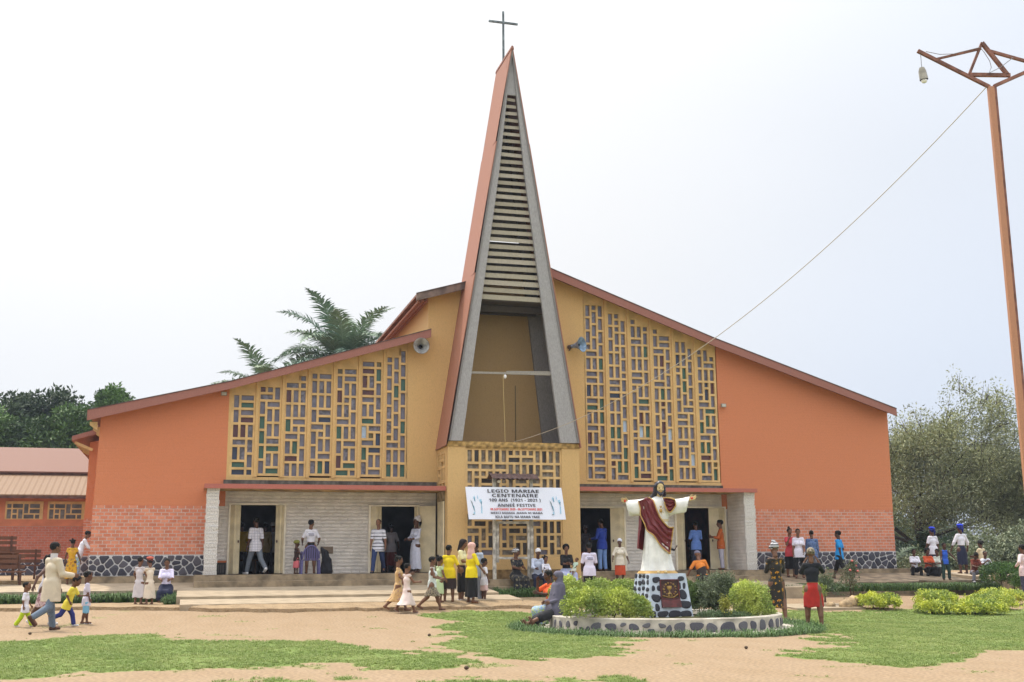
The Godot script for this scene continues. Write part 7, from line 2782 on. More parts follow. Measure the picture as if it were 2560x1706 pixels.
func trees() -> void:
	# dark broad tree at far left, with a lighter one in front
	crown_tree("mango_tree", "big dark rounded tree rising behind the school roof at left", Vector3(-10.0, -0.5, -45), 12.5, [[Vector3(-6.0, 7.6, 0), Vector3(4.2, 3.6, 3.5)], [Vector3(-2.2, 9.0, 0), Vector3(3.4, 3.0, 3.4)], [Vector3(0.9, 9.6, 0.5), Vector3(3.0, 2.8, 3.0)], [Vector3(3.4, 8.4, 0.5), Vector3(2.6, 2.7, 2.6)], [Vector3(5.2, 7.4, 0.5), Vector3(1.9, 2.4, 2.2)], [Vector3(0.0, 6.5, 0.0), Vector3(5.5, 3.0, 3.5)]], 9500, 0.30, Color(0.075, 0.115, 0.045), Color(0.035, 0.06, 0.035), 201, 3.2, 0.12)
	crown_tree("leafy_tree", "lighter green leafy tree in front of the dark one at left", Vector3(-7.8, -0.5, -36), 9.6, [[Vector3(-3.6, 8.0, 0), Vector3(2.2, 2.0, 2.0)], [Vector3(-1.0, 7.6, 0), Vector3(1.6, 1.8, 2.0)], [Vector3(1.1, 8.5, 0), Vector3(1.9, 1.7, 2.0)], [Vector3(2.9, 8.0, 0), Vector3(1.3, 2.0, 1.8)], [Vector3(-1.0, 6.2, 0), Vector3(4.5, 1.6, 2.0)]], 5200, 0.26, Color(0.15, 0.27, 0.06), Color(0.06, 0.11, 0.04), 202, 3.0)
	crown_tree("leafy_tree", "small bright leafy crown beside the church's left eave", Vector3(-5.3, -0.5, -40), 12.0, [[Vector3(0.3, 11.0, 0), Vector3(1.1, 1.0, 1.0)], [Vector3(-0.2, 9.8, 0), Vector3(1.4, 1.2, 1.2)]], 1100, 0.26, Color(0.15, 0.27, 0.06), Color(0.06, 0.11, 0.04), 203, 3.0)
	palm("tall oil palm rising behind the left roof", Vector3(7.9, -0.5, -25.0), 11.4, 34, 4.9, 301, Color(0.54, 0.62, 0.52), Color(0.44, 0.55, 0.48))
	palm("second palm with drooping fronds left of the tall oil palm", Vector3(4.2, -0.5, -27.0), 9.4, 22, 4.4, 302, Color(0.56, 0.63, 0.52), Color(0.47, 0.56, 0.47))
	feather_tree("largest feathery tree, beside the church's right end", Vector3(36.5, -1.0, -15.0), 9.2, 1.0, 8500, 401, 0.45)
	feather_tree("feathery tree second from the church's right end", Vector3(41.5, -1.0, -13.5), 7.6, 1.0, 7500, 402, 0.3)
	feather_tree("dense feathery tree near the right edge of the view", Vector3(45.0, -1.0, -8.0), 6.8, 0.9, 7000, 403, 0.15)
	crown_tree("leafy_tree", "small dark tree crown at the far right edge", Vector3(52.5, -0.5, -21.0), 9.2, [[Vector3(0, 7.4, 0), Vector3(1.5, 1.2, 1.5)], [Vector3(0.8, 6.6, 0), Vector3(1.6, 1.2, 1.5)]], 1200, 0.28, Color(0.10, 0.14, 0.06), Color(0.05, 0.07, 0.04), 404, 2.0)
	# low growth under them
	palm("low fan of palm fronds beside the church's right wall", Vector3(29.0, -0.9, -7.0), 0.5, 14, 2.6, 303, Color(0.20, 0.30, 0.17), Color(0.15, 0.24, 0.13), 0.2, 0.15, "low_palm")
	palm("second low palm clump behind the people in blue berets", Vector3(33.5, -0.9, -10.0), 0.9, 16, 3.0, 304, Color(0.18, 0.29, 0.16), Color(0.14, 0.23, 0.12), 0.2, 0.1, "low_palm")
	var i := 0
	for b in [[30.5, -5.0, 1.6, 1.5, "grey green thicket nearest the church's right wall"], [34.0, -5.5, 2.2, 2.3, "thicket behind the standing people at right"], [37.5, -5.0, 2.6, 2.6, "tall grey green thicket right of the people"], [41.0, -4.5, 2.6, 2.4, "dense thicket under the right-hand feathery tree"], [44.0, -3.5, 2.6, 2.6, "thicket at the right edge behind the golden shrubs"]]:
		i += 1
		bush(b[4], Vector3(b[0], -0.9, b[1]), [[Vector3(-b[2] * 0.4, b[3] * 0.42, 0), Vector3(b[2] * 0.7, b[3] * 0.5, 1.2)], [Vector3(b[2] * 0.4, b[3] * 0.5, 0.2), Vector3(b[2] * 0.7, b[3] * 0.55, 1.2)]], 2300, Color(0.26, 0.30, 0.18), Color(0.13, 0.17, 0.10), 0.13, 500 + i, "", 0.4, "thicket")
	# hazy trees far behind
	for d in [["hazy distant tree just right of the church's corner", 56, -50], ["hazy distant tree behind the standing blue berets", 66, -58], ["hazy distant tree between the two feathery trees", 76, -50], ["hazy distant tree behind the right-hand thickets", 86, -60], ["hazy distant tree at the far right edge", 96, -52]]:
		crown_tree("distant_tree", d[0], Vector3(d[1], -1.5, d[2]), 6.5, [[Vector3(-1.5, 3.6, 0), Vector3(3.8, 2.6, 3)], [Vector3(2.4, 3.2, 0), Vector3(3.6, 2.2, 3)]], 1000, 0.5, Color(0.14, 0.18, 0.11), Color(0.09, 0.12, 0.08), 600 + d[1])

# ---------------------------------------------------------------- everybody in the yard
func on(x: float, z: float) -> Vector3:
	return Vector3(x, gh(x, z), z)

func people() -> void:
	var blk := Color(0.05, 0.045, 0.04)
	var white := cloth(Color(0.90, 0.90, 0.95))
	var navy := cloth(Color(0.13, 0.15, 0.26))
	var black := cloth(Color(0.09, 0.09, 0.10))
	var jeans := cloth(Color(1, 1, 1), "denim", 2.0)
	var walk := {"ll": [24, 3, 6], "rl": [-22, 3, 26, 25]}
	var W := func(d: Dictionary, flip := false) -> Dictionary:
		var r := d.duplicate()
		r.ll = walk.rl if flip else walk.ll
		r.rl = walk.ll if flip else walk.rl
		return r
	var SIT := {"ll": [82, 9, 84], "rl": [78, 7, 80], "la": [34, 8, 46, 20], "ra": [34, 8, 46, 20]}
	var S := func(d: Dictionary) -> Dictionary:
		var r := SIT.duplicate()
		r.merge(d, true)
		return r
	# --- left foreground
	person({"l": "man in a tan jacket and faded jeans walking past at far left", "p": on(-2.68, 10.8), "h": 1.80, "m": true, "y": 128, "s": 0, "c": 0.014, "lean": 1, "ll": [13, 3, 3], "rl": [-16, 2, 46, 55], "la": [8, 10, 78, 10], "ra": [14, 12, 70, 5], "hair": ["bald", blk], "top": ["coat", cloth(Color(0.82, 0.77, 0.69)), 1.9], "bot": ["trousers", jeans, 1.95], "shoe": ["shoe", Color(0.30, 0.20, 0.16)]})
	collar("white neck brace above the tan jacket of the walking man")
	person({"l": "toddler in a white t-shirt and lime yellow trousers at far left", "p": on(-3.3, 9.7), "h": 0.96, "k": 1.0, "y": 80, "s": 0, "ll": [26, 4, 6], "rl": [-20, 4, 14, 10], "la": [10, 10, 20, 0], "ra": [-8, 12, 18, 0], "hair": ["bald", blk], "top": ["tee", white, 0.75], "bot": ["trousers", cloth(Color(0.72, 0.82, 0.13)), 1.9], "shoe": ["shoe", Color(0.82, 0.80, 0.78)]})
	person({"l": "woman with a ponytail, white top and patterned skirt behind the toddler", "p": on(-2.97, 9.3), "h": 1.52, "y": 70, "s": 3, "ll": [14, 3, 6], "rl": [-14, 3, 16, 20], "la": [10, 12, 12, 0], "ra": [-34, 24, 26, 0], "lean": 8, "hair": ["tail", blk], "top": ["tank", white, 0.0], "bot": ["skirt", cloth(Color(1, 1, 1), "rose", 1.5), 1.05, 0.1], "shoe": ["shoe", Color(0.86, 0.86, 0.88)]})
	person({"l": "child in a yellow shirt and navy trousers running, hidden behind the man", "p": on(-2.45, 9.7), "h": 1.12, "k": 0.85, "y": 75, "s": 1, "lean": 18, "ll": [30, 4, 20], "rl": [-30, 4, 40, 30], "la": [30, 8, 60, 0], "ra": [-30, 8, 60, 0], "hair": ["short", blk], "top": ["tee", cloth(Color(0.90, 0.84, 0.30)), 0.7], "bot": ["trousers", cloth(Color(0.16, 0.20, 0.48)), 1.9], "shoe": ["shoe", Color(0.86, 0.86, 0.88)]})
	person({"l": "small boy in a pale lilac t-shirt and light blue shorts, standing", "p": on(-2.1, 9.2), "h": 1.14, "k": 0.85, "y": 100, "s": 1, "ll": [8, 4, 4], "rl": [-6, 6, 8], "hy": 20, "hair": ["bald", blk], "top": ["tee", cloth(Color(0.84, 0.82, 0.90)), 0.8], "bot": ["shorts", cloth(Color(0.50, 0.74, 0.88)), 0.95], "shoe": ["sandal", Color(0.86, 0.86, 0.90)]})
	person({"l": "woman in a mustard print dress by the corner of the left wing", "p": Vector3(-3.22, -0.24, 0.6), "h": 1.28, "y": 165, "s": 1, "ll": [0, 3, 3], "rl": [0, 3, 3], "hair": ["puffs", blk], "bot": ["dress", cloth(Color(1, 1, 1), "mustard", 1.5), 1.6, 0.15], "sleeve": 0.35})
	person({"l": "man in a white shirt bending forward at the left wing's corner", "p": Vector3(-3.12, -0.05, -0.4), "h": 1.40, "m": true, "y": 95, "s": 0, "lean": 20, "la": [30, 6, 30, 0], "ra": [30, 6, 30, 0], "hair": ["short", blk], "top": ["tee", white, 1.8], "bot": ["trousers", cloth(Color(1, 1, 1), "meadow", 1.5), 1.9]})
	person({"l": "girl in a pale grey dress seen from behind, arm round another girl", "p": Vector3(-1.17, -0.745, 4.2), "h": 1.24, "k": 0.4, "y": 150, "s": 0, "la": [20, 14, 40, 0], "ra": [6, 8, 12, 0], "hair": ["bald", blk], "bot": ["dress", cloth(Color(0.80, 0.78, 0.80)), 1.45, 0.25], "sleeve": 0.3})
	person({"l": "girl in a cream dress with a red headband hugging her companion", "p": Vector3(-0.90, -0.745, 4.25), "h": 1.21, "k": 0.4, "y": 215, "s": 0, "lean": 4, "la": [50, 10, 60, 20], "ra": [50, 10, 70, 20], "hair": ["short", blk, "beret", Color(0.80, 0.42, 0.36)], "bot": ["dress", cloth(Color(0.88, 0.83, 0.76)), 1.55, 0.3], "sleeve": 1.3, "shoe": ["sandal", Color(0.62, 0.32, 0.2)]})
	get_node("bench").set_meta("label", "wooden bench nearest the platform edge at far left, seat facing right")
	person(S.call({"l": "woman in a white polo shirt and navy skirt sitting on the left platform edge", "p": Vector3(-0.50, -0.745, 2.80), "h": 1.58, "y": -4, "s": 0, "seat": 0.30, "ll": [72, 5, 62], "rl": [72, 5, 62], "hair": ["short", blk], "top": ["tee", cloth(Color(0.88, 0.86, 0.97)), 0.9], "bot": ["skirt", navy, 1.35], "hp": 8}))
	# --- left porch
	person(W.call({"l": "man in a white checked shirt walking in at the leftmost door", "p": Vector3(2.07, 0, 0.1), "h": 1.76, "m": true, "y": 205, "s": 3, "la": [4, 8, 16, 0], "ra": [-6, 8, 12, 0], "hair": ["bald", blk], "top": ["tee", cloth(Color(1, 1, 1), "check", 3.0), 0.9], "bot": ["trousers", cloth(Color(0.48, 0.52, 0.58)), 1.92], "shoe": ["shoe", Color(0.93, 0.93, 0.95)]}))
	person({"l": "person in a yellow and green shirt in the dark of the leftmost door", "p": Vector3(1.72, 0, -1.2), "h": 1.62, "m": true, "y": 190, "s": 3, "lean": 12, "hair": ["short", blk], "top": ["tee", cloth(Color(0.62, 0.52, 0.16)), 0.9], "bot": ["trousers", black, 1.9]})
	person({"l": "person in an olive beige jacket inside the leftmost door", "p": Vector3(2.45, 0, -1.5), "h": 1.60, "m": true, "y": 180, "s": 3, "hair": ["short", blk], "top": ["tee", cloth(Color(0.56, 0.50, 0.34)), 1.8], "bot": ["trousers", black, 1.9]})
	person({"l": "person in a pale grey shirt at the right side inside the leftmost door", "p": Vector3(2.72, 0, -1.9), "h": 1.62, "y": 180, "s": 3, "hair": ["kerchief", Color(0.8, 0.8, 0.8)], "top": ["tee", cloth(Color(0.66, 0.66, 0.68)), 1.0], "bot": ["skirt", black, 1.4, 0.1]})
	person({"l": "woman in a white t-shirt and black skirt standing behind the purple chair", "p": Vector3(3.70, 0, 0.75), "h": 1.62, "y": 178, "s": 0, "hy": -35, "la": [8, 12, 50, 18], "ra": [8, 12, 50, 18], "hair": ["short", blk], "top": ["blouse", white, 0.75], "bot": ["skirt", black, 0.95, -0.05]})
	print_lines(get_child(get_child_count() - 1), 0.14)
	person({"l": "little girl in a pink skirt with a green head cloth left of the purple chair", "p": Vector3(3.26, 0, 0.9), "h": 1.0, "k": 0.9, "y": 120, "s": 3, "la": [30, 10, 50, 0], "ra": [6, 10, 20, 0], "hair": ["wrap", Color(0.48, 0.48, 0.22)], "top": ["tank", cloth(Color(0.22, 0.15, 0.13)), 0.0], "bot": ["skirt", cloth(Color(0.88, 0.46, 0.50)), 1.25, 0.2]})
	person(W.call({"l": "man in a striped polo shirt and jeans leaving the second door", "p": Vector3(5.80, 0, 0.72), "h": 1.69, "m": true, "y": -18, "s": 2, "hy": -10, "ll": [8, 9, 3], "rl": [-2, 8, 3], "la": [4, 12, 14, 0], "ra": [2, 10, 10, 0], "hair": ["bald", blk], "top": ["tee", cloth(Color(1, 1, 1), "stripes", 2.4), 0.8], "bot": ["trousers", cloth(Color(0.17, 0.24, 0.42)), 1.94], "shoe": ["shoe", Color(0.20, 0.21, 0.26)]}, true))
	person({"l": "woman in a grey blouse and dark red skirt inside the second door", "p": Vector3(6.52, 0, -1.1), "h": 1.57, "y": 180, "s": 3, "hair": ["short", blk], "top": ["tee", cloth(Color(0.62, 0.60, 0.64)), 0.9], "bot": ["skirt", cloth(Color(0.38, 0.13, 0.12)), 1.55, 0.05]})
	person({"l": "woman in a long white dress and white headwrap at the second door", "p": Vector3(7.08, 0, 0.25), "h": 1.71, "y": -62, "s": 3, "lean": -4, "la": [16, 6, 60, 20], "ra": [16, 6, 60, 20], "hair": ["turban", Color(0.88, 0.87, 0.90), "tail", blk], "bot": ["dress", cloth(Color(0.84, 0.86, 0.95)), 1.88, 0.25], "sleeve": 1.5, "shoe": ["sandal", Color(0.3, 0.22, 0.18)]})
	# --- group in front of the tower
	person(W.call({"l": "girl with beaded braids in a pink and sand print dress, stepping off", "p": on(5.34, 6.95), "h": 1.42, "k": 0.3, "y": 82, "s": 0, "la": [40, 8, 60, 0], "ra": [10, 8, 40, 0], "hair": ["puffs", blk], "bot": ["dress", cloth(Color(1, 1, 1), "sandy", 1.5), 1.35, 0.2], "sleeve": 0.5, "shoe": ["sandal", Color(0.75, 0.6, 0.45)]}))
	person(W.call({"l": "girl with cropped hair in a pinkish white sleeveless dress, nearest the path", "p": on(5.47, 7.5), "h": 1.26, "k": 0.5, "y": 118, "s": 2, "la": [6, 8, 30, 0], "ra": [30, 8, 60, 0], "hair": ["bald", blk], "bot": ["dress", cloth(Color(0.90, 0.83, 0.81)), 1.4, 0.35], "sleeve": 0.0, "shoe": ["sandal", Color(0.8, 0.74, 0.72)]}, true))
	person(W.call({"l": "girl in a white sleeveless top and leopard print skirt", "p": on(6.26, 6.85), "h": 1.40, "k": 0.2, "y": 72, "s": 0, "la": [24, 8, 50, 0], "ra": [18, 8, 55, 0], "hair": ["short", blk], "top": ["tank", cloth(Color(0.88, 0.92, 0.92)), 0.0], "bot": ["skirt", cloth(Color(1, 1, 1), "leopard", 3.0), 0.95, 0.2], "shoe": ["sandal", Color(0.35, 0.3, 0.3)]}))
	person({"l": "child in a light green dress close behind the leopard skirt girl", "p": Vector3(6.62, -0.745, 6.1), "h": 1.20, "k": 0.5, "y": 110, "s": 0, "hair": ["puffs", blk], "bot": ["dress", cloth(Color(0.76, 0.84, 0.66)), 1.3, 0.3], "sleeve": 0.3})
	person({"l": "woman in a yellow t-shirt and brown skirt, back turned, hair uncovered", "p": Vector3(6.90, -0.75, 6.0), "h": 1.50, "y": 160, "s": 0, "hy": -30, "la": [10, 14, 14, 0], "ra": [4, 14, 16, 0], "hair": ["short", blk], "top": ["tee", cloth(Color(0.93, 0.82, 0.10)), 0.9], "bot": ["skirt", cloth(Color(0.22, 0.17, 0.17)), 1.15, 0.08], "bulk": 1.12})
	person({"l": "tall woman with long dark hair, cream blouse and black skirt", "p": Vector3(7.33, -0.75, 5.7), "h": 1.66, "y": 60, "s": 0, "hp": 14, "la": [20, 10, 60, 10], "ra": [20, 10, 60, 10], "hair": ["long", Color(0.13, 0.09, 0.09)], "top": ["blouse", cloth(Color(0.90, 0.88, 0.70)), 0.7], "bot": ["skirt", black, 1.5, 0.05], "shoe": ["shoe", Color(0.86, 0.86, 0.88)]})
	person({"l": "woman in a pink headscarf, yellow t-shirt and long black skirt", "p": Vector3(7.46, -0.77, 6.3), "h": 1.57, "y": 110, "s": 0, "la": [6, 8, 20, 6], "ra": [14, 8, 24, 6], "hair": ["veil", Color(0.88, 0.70, 0.66)], "top": ["tee", cloth(Color(0.95, 0.85, 0.08)), 1.0], "bot": ["skirt", black, 1.75, 0.25], "pleat": 0.07, "bulk": 1.1, "shoe": ["sandal", Color(0.72, 0.48, 0.25)]})
	person({"l": "man in a pale blue grey shirt behind the pink headscarf woman", "p": Vector3(7.78, -0.75, 5.5), "h": 1.58, "m": true, "y": 150, "s": 3, "la": [10, 8, 90, 0], "ra": [6, 8, 20, 0], "hair": ["short", blk], "top": ["tee", cloth(Color(0.72, 0.77, 0.85)), 0.9], "bot": ["trousers", cloth(Color(0.62, 0.64, 0.70)), 1.9], "shoe": ["shoe", Color(0.85, 0.85, 0.88)]})
	person({"l": "girl in a white top and pale pink skirt at the group's right end", "p": Vector3(7.95, -0.75, 5.75), "h": 1.15, "k": 0.55, "y": 100, "s": 3, "la": [2, 8, 10, 0], "ra": [2, 8, 10, 0], "hair": ["short", blk], "top": ["tee", white, 0.7], "bot": ["skirt", cloth(Color(0.86, 0.74, 0.74)), 1.0, 0.25], "shoe": ["shoe", Color(0.86, 0.86, 0.88)]})
	# --- seated before the tower
	person(S.call({"l": "woman in a black floral dress and striped headwrap sitting before the notice board", "p": Vector3(9.76, -0.72, 2.62), "h": 1.60, "y": 12, "s": 1, "seat": 0.50, "hy": 35, "ll": [78, 12, 70], "rl": [78, 12, 70], "hair": ["wrap", cloth(Color(1, 1, 1), "bands", 6.0)], "bot": ["dress", cloth(Color(1, 1, 1), "night", 1.1), 1.75], "sleeve": 0.7, "bulk": 1.1, "shoe": ["sandal", Color(0.62, 0.34, 0.26)]}))
	person(S.call({"l": "person in a white cap and pale blue shirt sitting left of the door step", "p": Vector3(10.45, -0.72, 2.6), "h": 1.60, "m": true, "y": -5, "s": 3, "seat": 0.50, "lean": 8, "hair": ["kerchief", Color(0.92, 0.92, 0.94)], "top": ["tee", cloth(Color(0.80, 0.84, 0.93)), 1.7], "bot": ["trousers", navy, 1.9]}))
	person(S.call({"l": "child in white leaning against the person with the white cap", "p": Vector3(10.60, -0.72, 2.95), "h": 1.05, "k": 0.8, "y": 5, "s": 0, "seat": 0.52, "hair": ["puffs", blk], "top": ["tee", white, 1.6], "bot": ["trousers", navy, 1.8]}))
	person(S.call({"l": "woman in a black top and pastel print skirt sitting with a baby", "p": Vector3(11.38, -0.72, 2.62), "h": 1.62, "y": -8, "s": 0, "seat": 0.60, "ll": [80, 14, 60], "rl": [80, 14, 60], "la": [30, 6, 60, 30], "ra": [30, 6, 60, 30], "hair": ["afro", blk], "top": ["tee", black, 1.3], "bot": ["skirt", cloth(Color(1, 1, 1), "pastel", 1.5), 1.7]}))
	person({"l": "baby in a pale green bib held on the lap of the woman in black", "p": Vector3(11.50, 0.02, 3.0), "h": 0.66, "k": 1.0, "y": -60, "s": 0, "c": 0.013, "seat": 0.0, "lean": -25, "ll": [70, 10, 60], "rl": [70, 10, 60], "la": [30, 10, 30, 0], "ra": [30, 10, 30, 0], "hair": ["bald", blk], "top": ["tee", cloth(Color(0.78, 0.88, 0.80)), 0.6], "bot": ["shorts", cloth(Color(0.85, 0.85, 0.80)), 0.6]})
	# --- right porch
	person({"l": "youth in a white t-shirt with dark print and black trousers before the hedge", "p": Vector3(11.33, -0.78, 4.9), "h": 1.60, "m": true, "y": 172, "s": 3, "la": [8, 12, 40, 10], "ra": [10, 12, 70, 0], "hair": ["short", blk], "top": ["tee", cloth(Color(0.90, 0.88, 0.97)), 0.85], "bot": ["trousers", cloth(Color(0.12, 0.10, 0.10)), 1.92]})
	print_lines(get_child(get_child_count() - 1), 0.14)
	person({"l": "man in a royal blue jacket and light jeans in the door right of the tower", "p": Vector3(13.45, 0, 0.2), "h": 1.69, "m": true, "y": 205, "s": 1, "la": [12, 8, 70, 0], "ra": [10, 8, 60, 0], "hp": 12, "hair": ["short", blk], "top": ["tee", cloth(Color(0.15, 0.26, 0.66)), 1.8], "bot": ["trousers", cloth(Color(0.50, 0.64, 0.88)), 1.94]})
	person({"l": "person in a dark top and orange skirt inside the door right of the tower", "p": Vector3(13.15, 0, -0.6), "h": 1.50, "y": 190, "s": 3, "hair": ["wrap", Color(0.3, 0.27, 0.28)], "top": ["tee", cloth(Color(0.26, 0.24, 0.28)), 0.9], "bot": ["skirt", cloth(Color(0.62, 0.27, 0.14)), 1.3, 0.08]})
	person({"l": "girl in a white blouse, orange skirt and white head cloth on the right steps", "p": Vector3(13.24, -0.375, 2.4), "h": 1.36, "k": 0.1, "y": -8, "s": 3, "hy": -25, "la": [4, 10, 14, 0], "ra": [10, 12, 30, 0], "hair": ["kerchief", Color(0.86, 0.88, 0.94)], "top": ["tee", cloth(Color(0.88, 0.85, 0.79)), 1.1], "bot": ["skirt", cloth(Color(0.80, 0.32, 0.18)), 1.35, 0.02]})
	person({"l": "boy in a black shirt with one arm raised, half hidden by the statue", "p": Vector3(15.62, 0, 0.75), "h": 0.95, "k": 0.7, "y": 10, "s": 3, "la": [60, 40, 95, 0], "ra": [4, 8, 10, 0], "hair": ["short", blk], "top": ["tee", cloth(Color(0.13, 0.15, 0.20)), 0.9], "bot": ["trousers", cloth(Color(0.16, 0.16, 0.2)), 1.9]})
	person({"l": "man in a light blue shirt seen from behind in the rightmost door", "p": Vector3(16.92, 0, 0.15), "h": 1.62, "m": true, "y": 180, "s": 1, "la": [12, 12, 50, 20], "ra": [12, 12, 50, 20], "hair": ["bald", blk], "top": ["tee", cloth(Color(0.40, 0.54, 0.84)), 0.9], "bot": ["trousers", cloth(Color(0.16, 0.18, 0.26)), 1.92]})
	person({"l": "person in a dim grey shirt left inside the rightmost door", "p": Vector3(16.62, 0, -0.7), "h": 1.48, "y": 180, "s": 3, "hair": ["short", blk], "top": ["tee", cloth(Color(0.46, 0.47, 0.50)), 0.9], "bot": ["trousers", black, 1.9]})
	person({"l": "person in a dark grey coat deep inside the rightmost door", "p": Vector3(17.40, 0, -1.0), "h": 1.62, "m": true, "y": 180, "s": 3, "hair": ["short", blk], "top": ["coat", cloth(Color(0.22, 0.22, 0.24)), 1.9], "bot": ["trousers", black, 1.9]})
	person({"l": "man in an orange shirt and pale trousers leaning by the rightmost door", "p": Vector3(17.66, 0, 0.55), "h": 1.66, "m": true, "y": -112, "s": 1, "la": [20, 6, 75, 30], "ra": [22, 6, 80, 25], "hair": ["short", blk], "top": ["tee", cloth(Color(0.72, 0.36, 0.13)), 1.5], "bot": ["trousers", cloth(Color(0.70, 0.69, 0.76)), 1.92]})
	person(S.call({"l": "man in a cap and an orange and black shirt sitting with his back turned", "p": Vector3(16.2, -0.36, 2.1), "h": 1.72, "m": true, "y": 165, "s": 2, "seat": 0.02, "c": 0.016, "lean": 16, "side": 6, "la": [-10, 36, 20, 0], "ra": [10, 26, 40, 0], "ll": [80, 12, 110], "rl": [80, 12, 110], "hair": ["cap", Color(0.50, 0.49, 0.58)], "hy": -60, "top": ["tee", cloth(Color(0.92, 0.55, 0.22)), 0.8], "bot": ["trousers", cloth(Color(0.22, 0.2, 0.2)), 1.9]}))
	yoke(get_child(get_child_count() - 1))
	# --- right wing
	person({"l": "woman in a red top and black skirt with her hand at her chin", "p": Vector3(19.96, -0.25, 1.15), "h": 1.61, "y": -5, "s": 0, "la": [6, 8, 10, 0], "ra": [38, 6, 125, 25], "hair": ["bun", blk], "top": ["tee", cloth(Color(0.78, 0.27, 0.31)), 0.6], "bot": ["skirt", black, 1.45, 0.0], "shoe": ["sandal", Color(0.2, 0.18, 0.18)]})
	person({"l": "woman in a white t-shirt and black trousers by the right wing", "p": Vector3(20.0, -0.29, 1.65), "h": 1.62, "y": -25, "s": 0, "la": [10, 8, 30, 10], "ra": [4, 8, 10, 0], "hair": ["short", blk], "top": ["tee", cloth(Color(0.90, 0.89, 0.96)), 0.7], "bot": ["trousers", black, 1.75], "shoe": ["sandal", Color(0.5, 0.34, 0.26)]})
	person({"l": "man in a blue patterned shirt and grey shorts, back turned, right wing", "p": Vector3(20.52, -0.29, 1.65), "h": 1.57, "m": true, "y": 155, "s": 1, "lean": 5, "hair": ["bald", blk], "top": ["tee", cloth(Color(1, 1, 1), "batik", 1.5), 1.7], "bot": ["shorts", cloth(Color(0.52, 0.52, 0.56)), 1.1], "shoe": ["sandal", Color(0.45, 0.3, 0.25)]})
	person(W.call({"l": "boy in a bright blue t-shirt and black shorts walking along the right wing", "p": Vector3(21.42, -0.32, 1.85), "h": 1.63, "m": true, "y": -140, "s": 3, "la": [-20, 8, 20, 20], "ra": [-16, 8, 24, 24], "hair": ["short", blk], "top": ["tee", cloth(Color(0.14, 0.58, 0.88)), 0.8], "bot": ["shorts", black, 1.25], "shoe": ["sandal", Color(0.4, 0.28, 0.24)]}, true))
	# --- right foreground
	person({"l": "woman in a dark dress with golden rings and a striped headwrap", "p": on(13.94, 11.2), "h": 1.84, "y": 168, "s": 0, "c": 0.015, "ll": [6, 3, 3], "rl": [-10, 3, 8], "hp": 16, "la": [22, 6, 70, 30], "ra": [22, 6, 70, 30], "hair": ["turban", cloth(Color(1, 1, 1), "bands", 5.0)], "bot": ["dress", cloth(Color(1, 1, 1), "sun", 1.5), 1.42, -0.05], "sleeve": 1.0})
	person({"l": "woman in a black top and red skirt holding up a phone", "p": on(13.19, 14.2), "h": 1.69, "y": 150, "s": 0, "c": 0.014, "ll": [6, 5, 4], "rl": [-5, 6, 4], "la": [58, 14, 100, 35], "ra": [62, 14, 105, 35], "hair": ["kerchief", cloth(Color(1, 1, 1), "leopard", 3.0)], "top": ["blouse", cloth(Color(0.10, 0.11, 0.14)), 1.95], "bot": ["skirt", cloth(Color(0.70, 0.17, 0.14)), 1.0, -0.06]})
	phone()
	person({"l": "woman in a grey hooded veil reclining against the ring, legs stretched out", "p": Vector3(7.80, -1.14, 12.75), "h": 1.60, "y": -78, "s": 0, "c": 0.014, "seat": 0.30, "lean": -4, "ll": [78, 5, 8, -55], "rl": [70, 4, 2, -50], "la": [14, 8, 60, 20], "ra": [14, 8, 60, 20], "hair": ["veil", Color(0.40, 0.39, 0.46)], "top": ["tee", cloth(Color(0.38, 0.37, 0.44)), 1.9], "bot": ["skirt", cloth(Color(0.15, 0.15, 0.17)), 1.35], "shoe": ["sandal", Color(0.55, 0.38, 0.33)]})
	cape(get_child(get_child_count() - 1))
	person({"l": "woman in an orange top and meadow print skirt sitting behind the veiled one", "p": Vector3(7.98, -1.14, 11.8), "h": 1.56, "y": -80, "s": 3, "seat": 0.34, "lean": 6, "ll": [82, 6, 92], "rl": [80, 6, 88], "la": [40, 8, 60, 6], "ra": [62, 8, 110, 20], "hair": ["short", blk], "top": ["tee", cloth(Color(0.88, 0.36, 0.15)), 0.8], "bot": ["skirt", cloth(Color(1, 1, 1), "meadow", 1.5), 1.6], "shoe": ["sandal", Color(0.35, 0.25, 0.25)]})
	# --- far right
	person(S.call({"l": "person in a white shirt crouching at the right corner of the church", "p": Vector3(25.0, -0.17, 0.9), "h": 1.40, "k": 0.1, "y": -20, "s": 3, "seat": 0.02, "ll": [110, 10, 120], "rl": [110, 10, 120], "hair": ["short", blk], "top": ["tee", white, 0.9], "bot": ["trousers", black, 1.9]}))
	person(S.call({"l": "person in an orange top sitting second from the church's right corner", "p": Vector3(25.45, -0.18, 1.05), "h": 1.45, "y": -10, "s": 3, "seat": 0.02, "ll": [108, 10, 118], "rl": [108, 10, 118], "hair": ["afro", blk], "top": ["tee", cloth(Color(0.80, 0.34, 0.18)), 0.9], "bot": ["trousers", black, 1.9]}))
	person(S.call({"l": "person in white with a green collar sitting third from the corner", "p": Vector3(25.75, -0.18, 1.2), "h": 1.42, "y": -65, "s": 3, "seat": 0.02, "ll": [104, 10, 112], "rl": [104, 10, 112], "hair": ["short", blk], "top": ["tee", cloth(Color(0.84, 0.88, 0.85)), 0.9], "bot": ["skirt", black, 1.6]}))
	person({"l": "person in a white shirt with blue beret and scarf, nearer the church", "p": Vector3(26.1, -0.2, 0.5), "h": 1.60, "y": 185, "s": 3, "hair": ["beret", Color(0.16, 0.26, 0.86), "tail", Color(0.13, 0.16, 0.45)], "top": ["tee", white, 0.8], "bot": ["skirt", navy, 1.3, 0.05]})
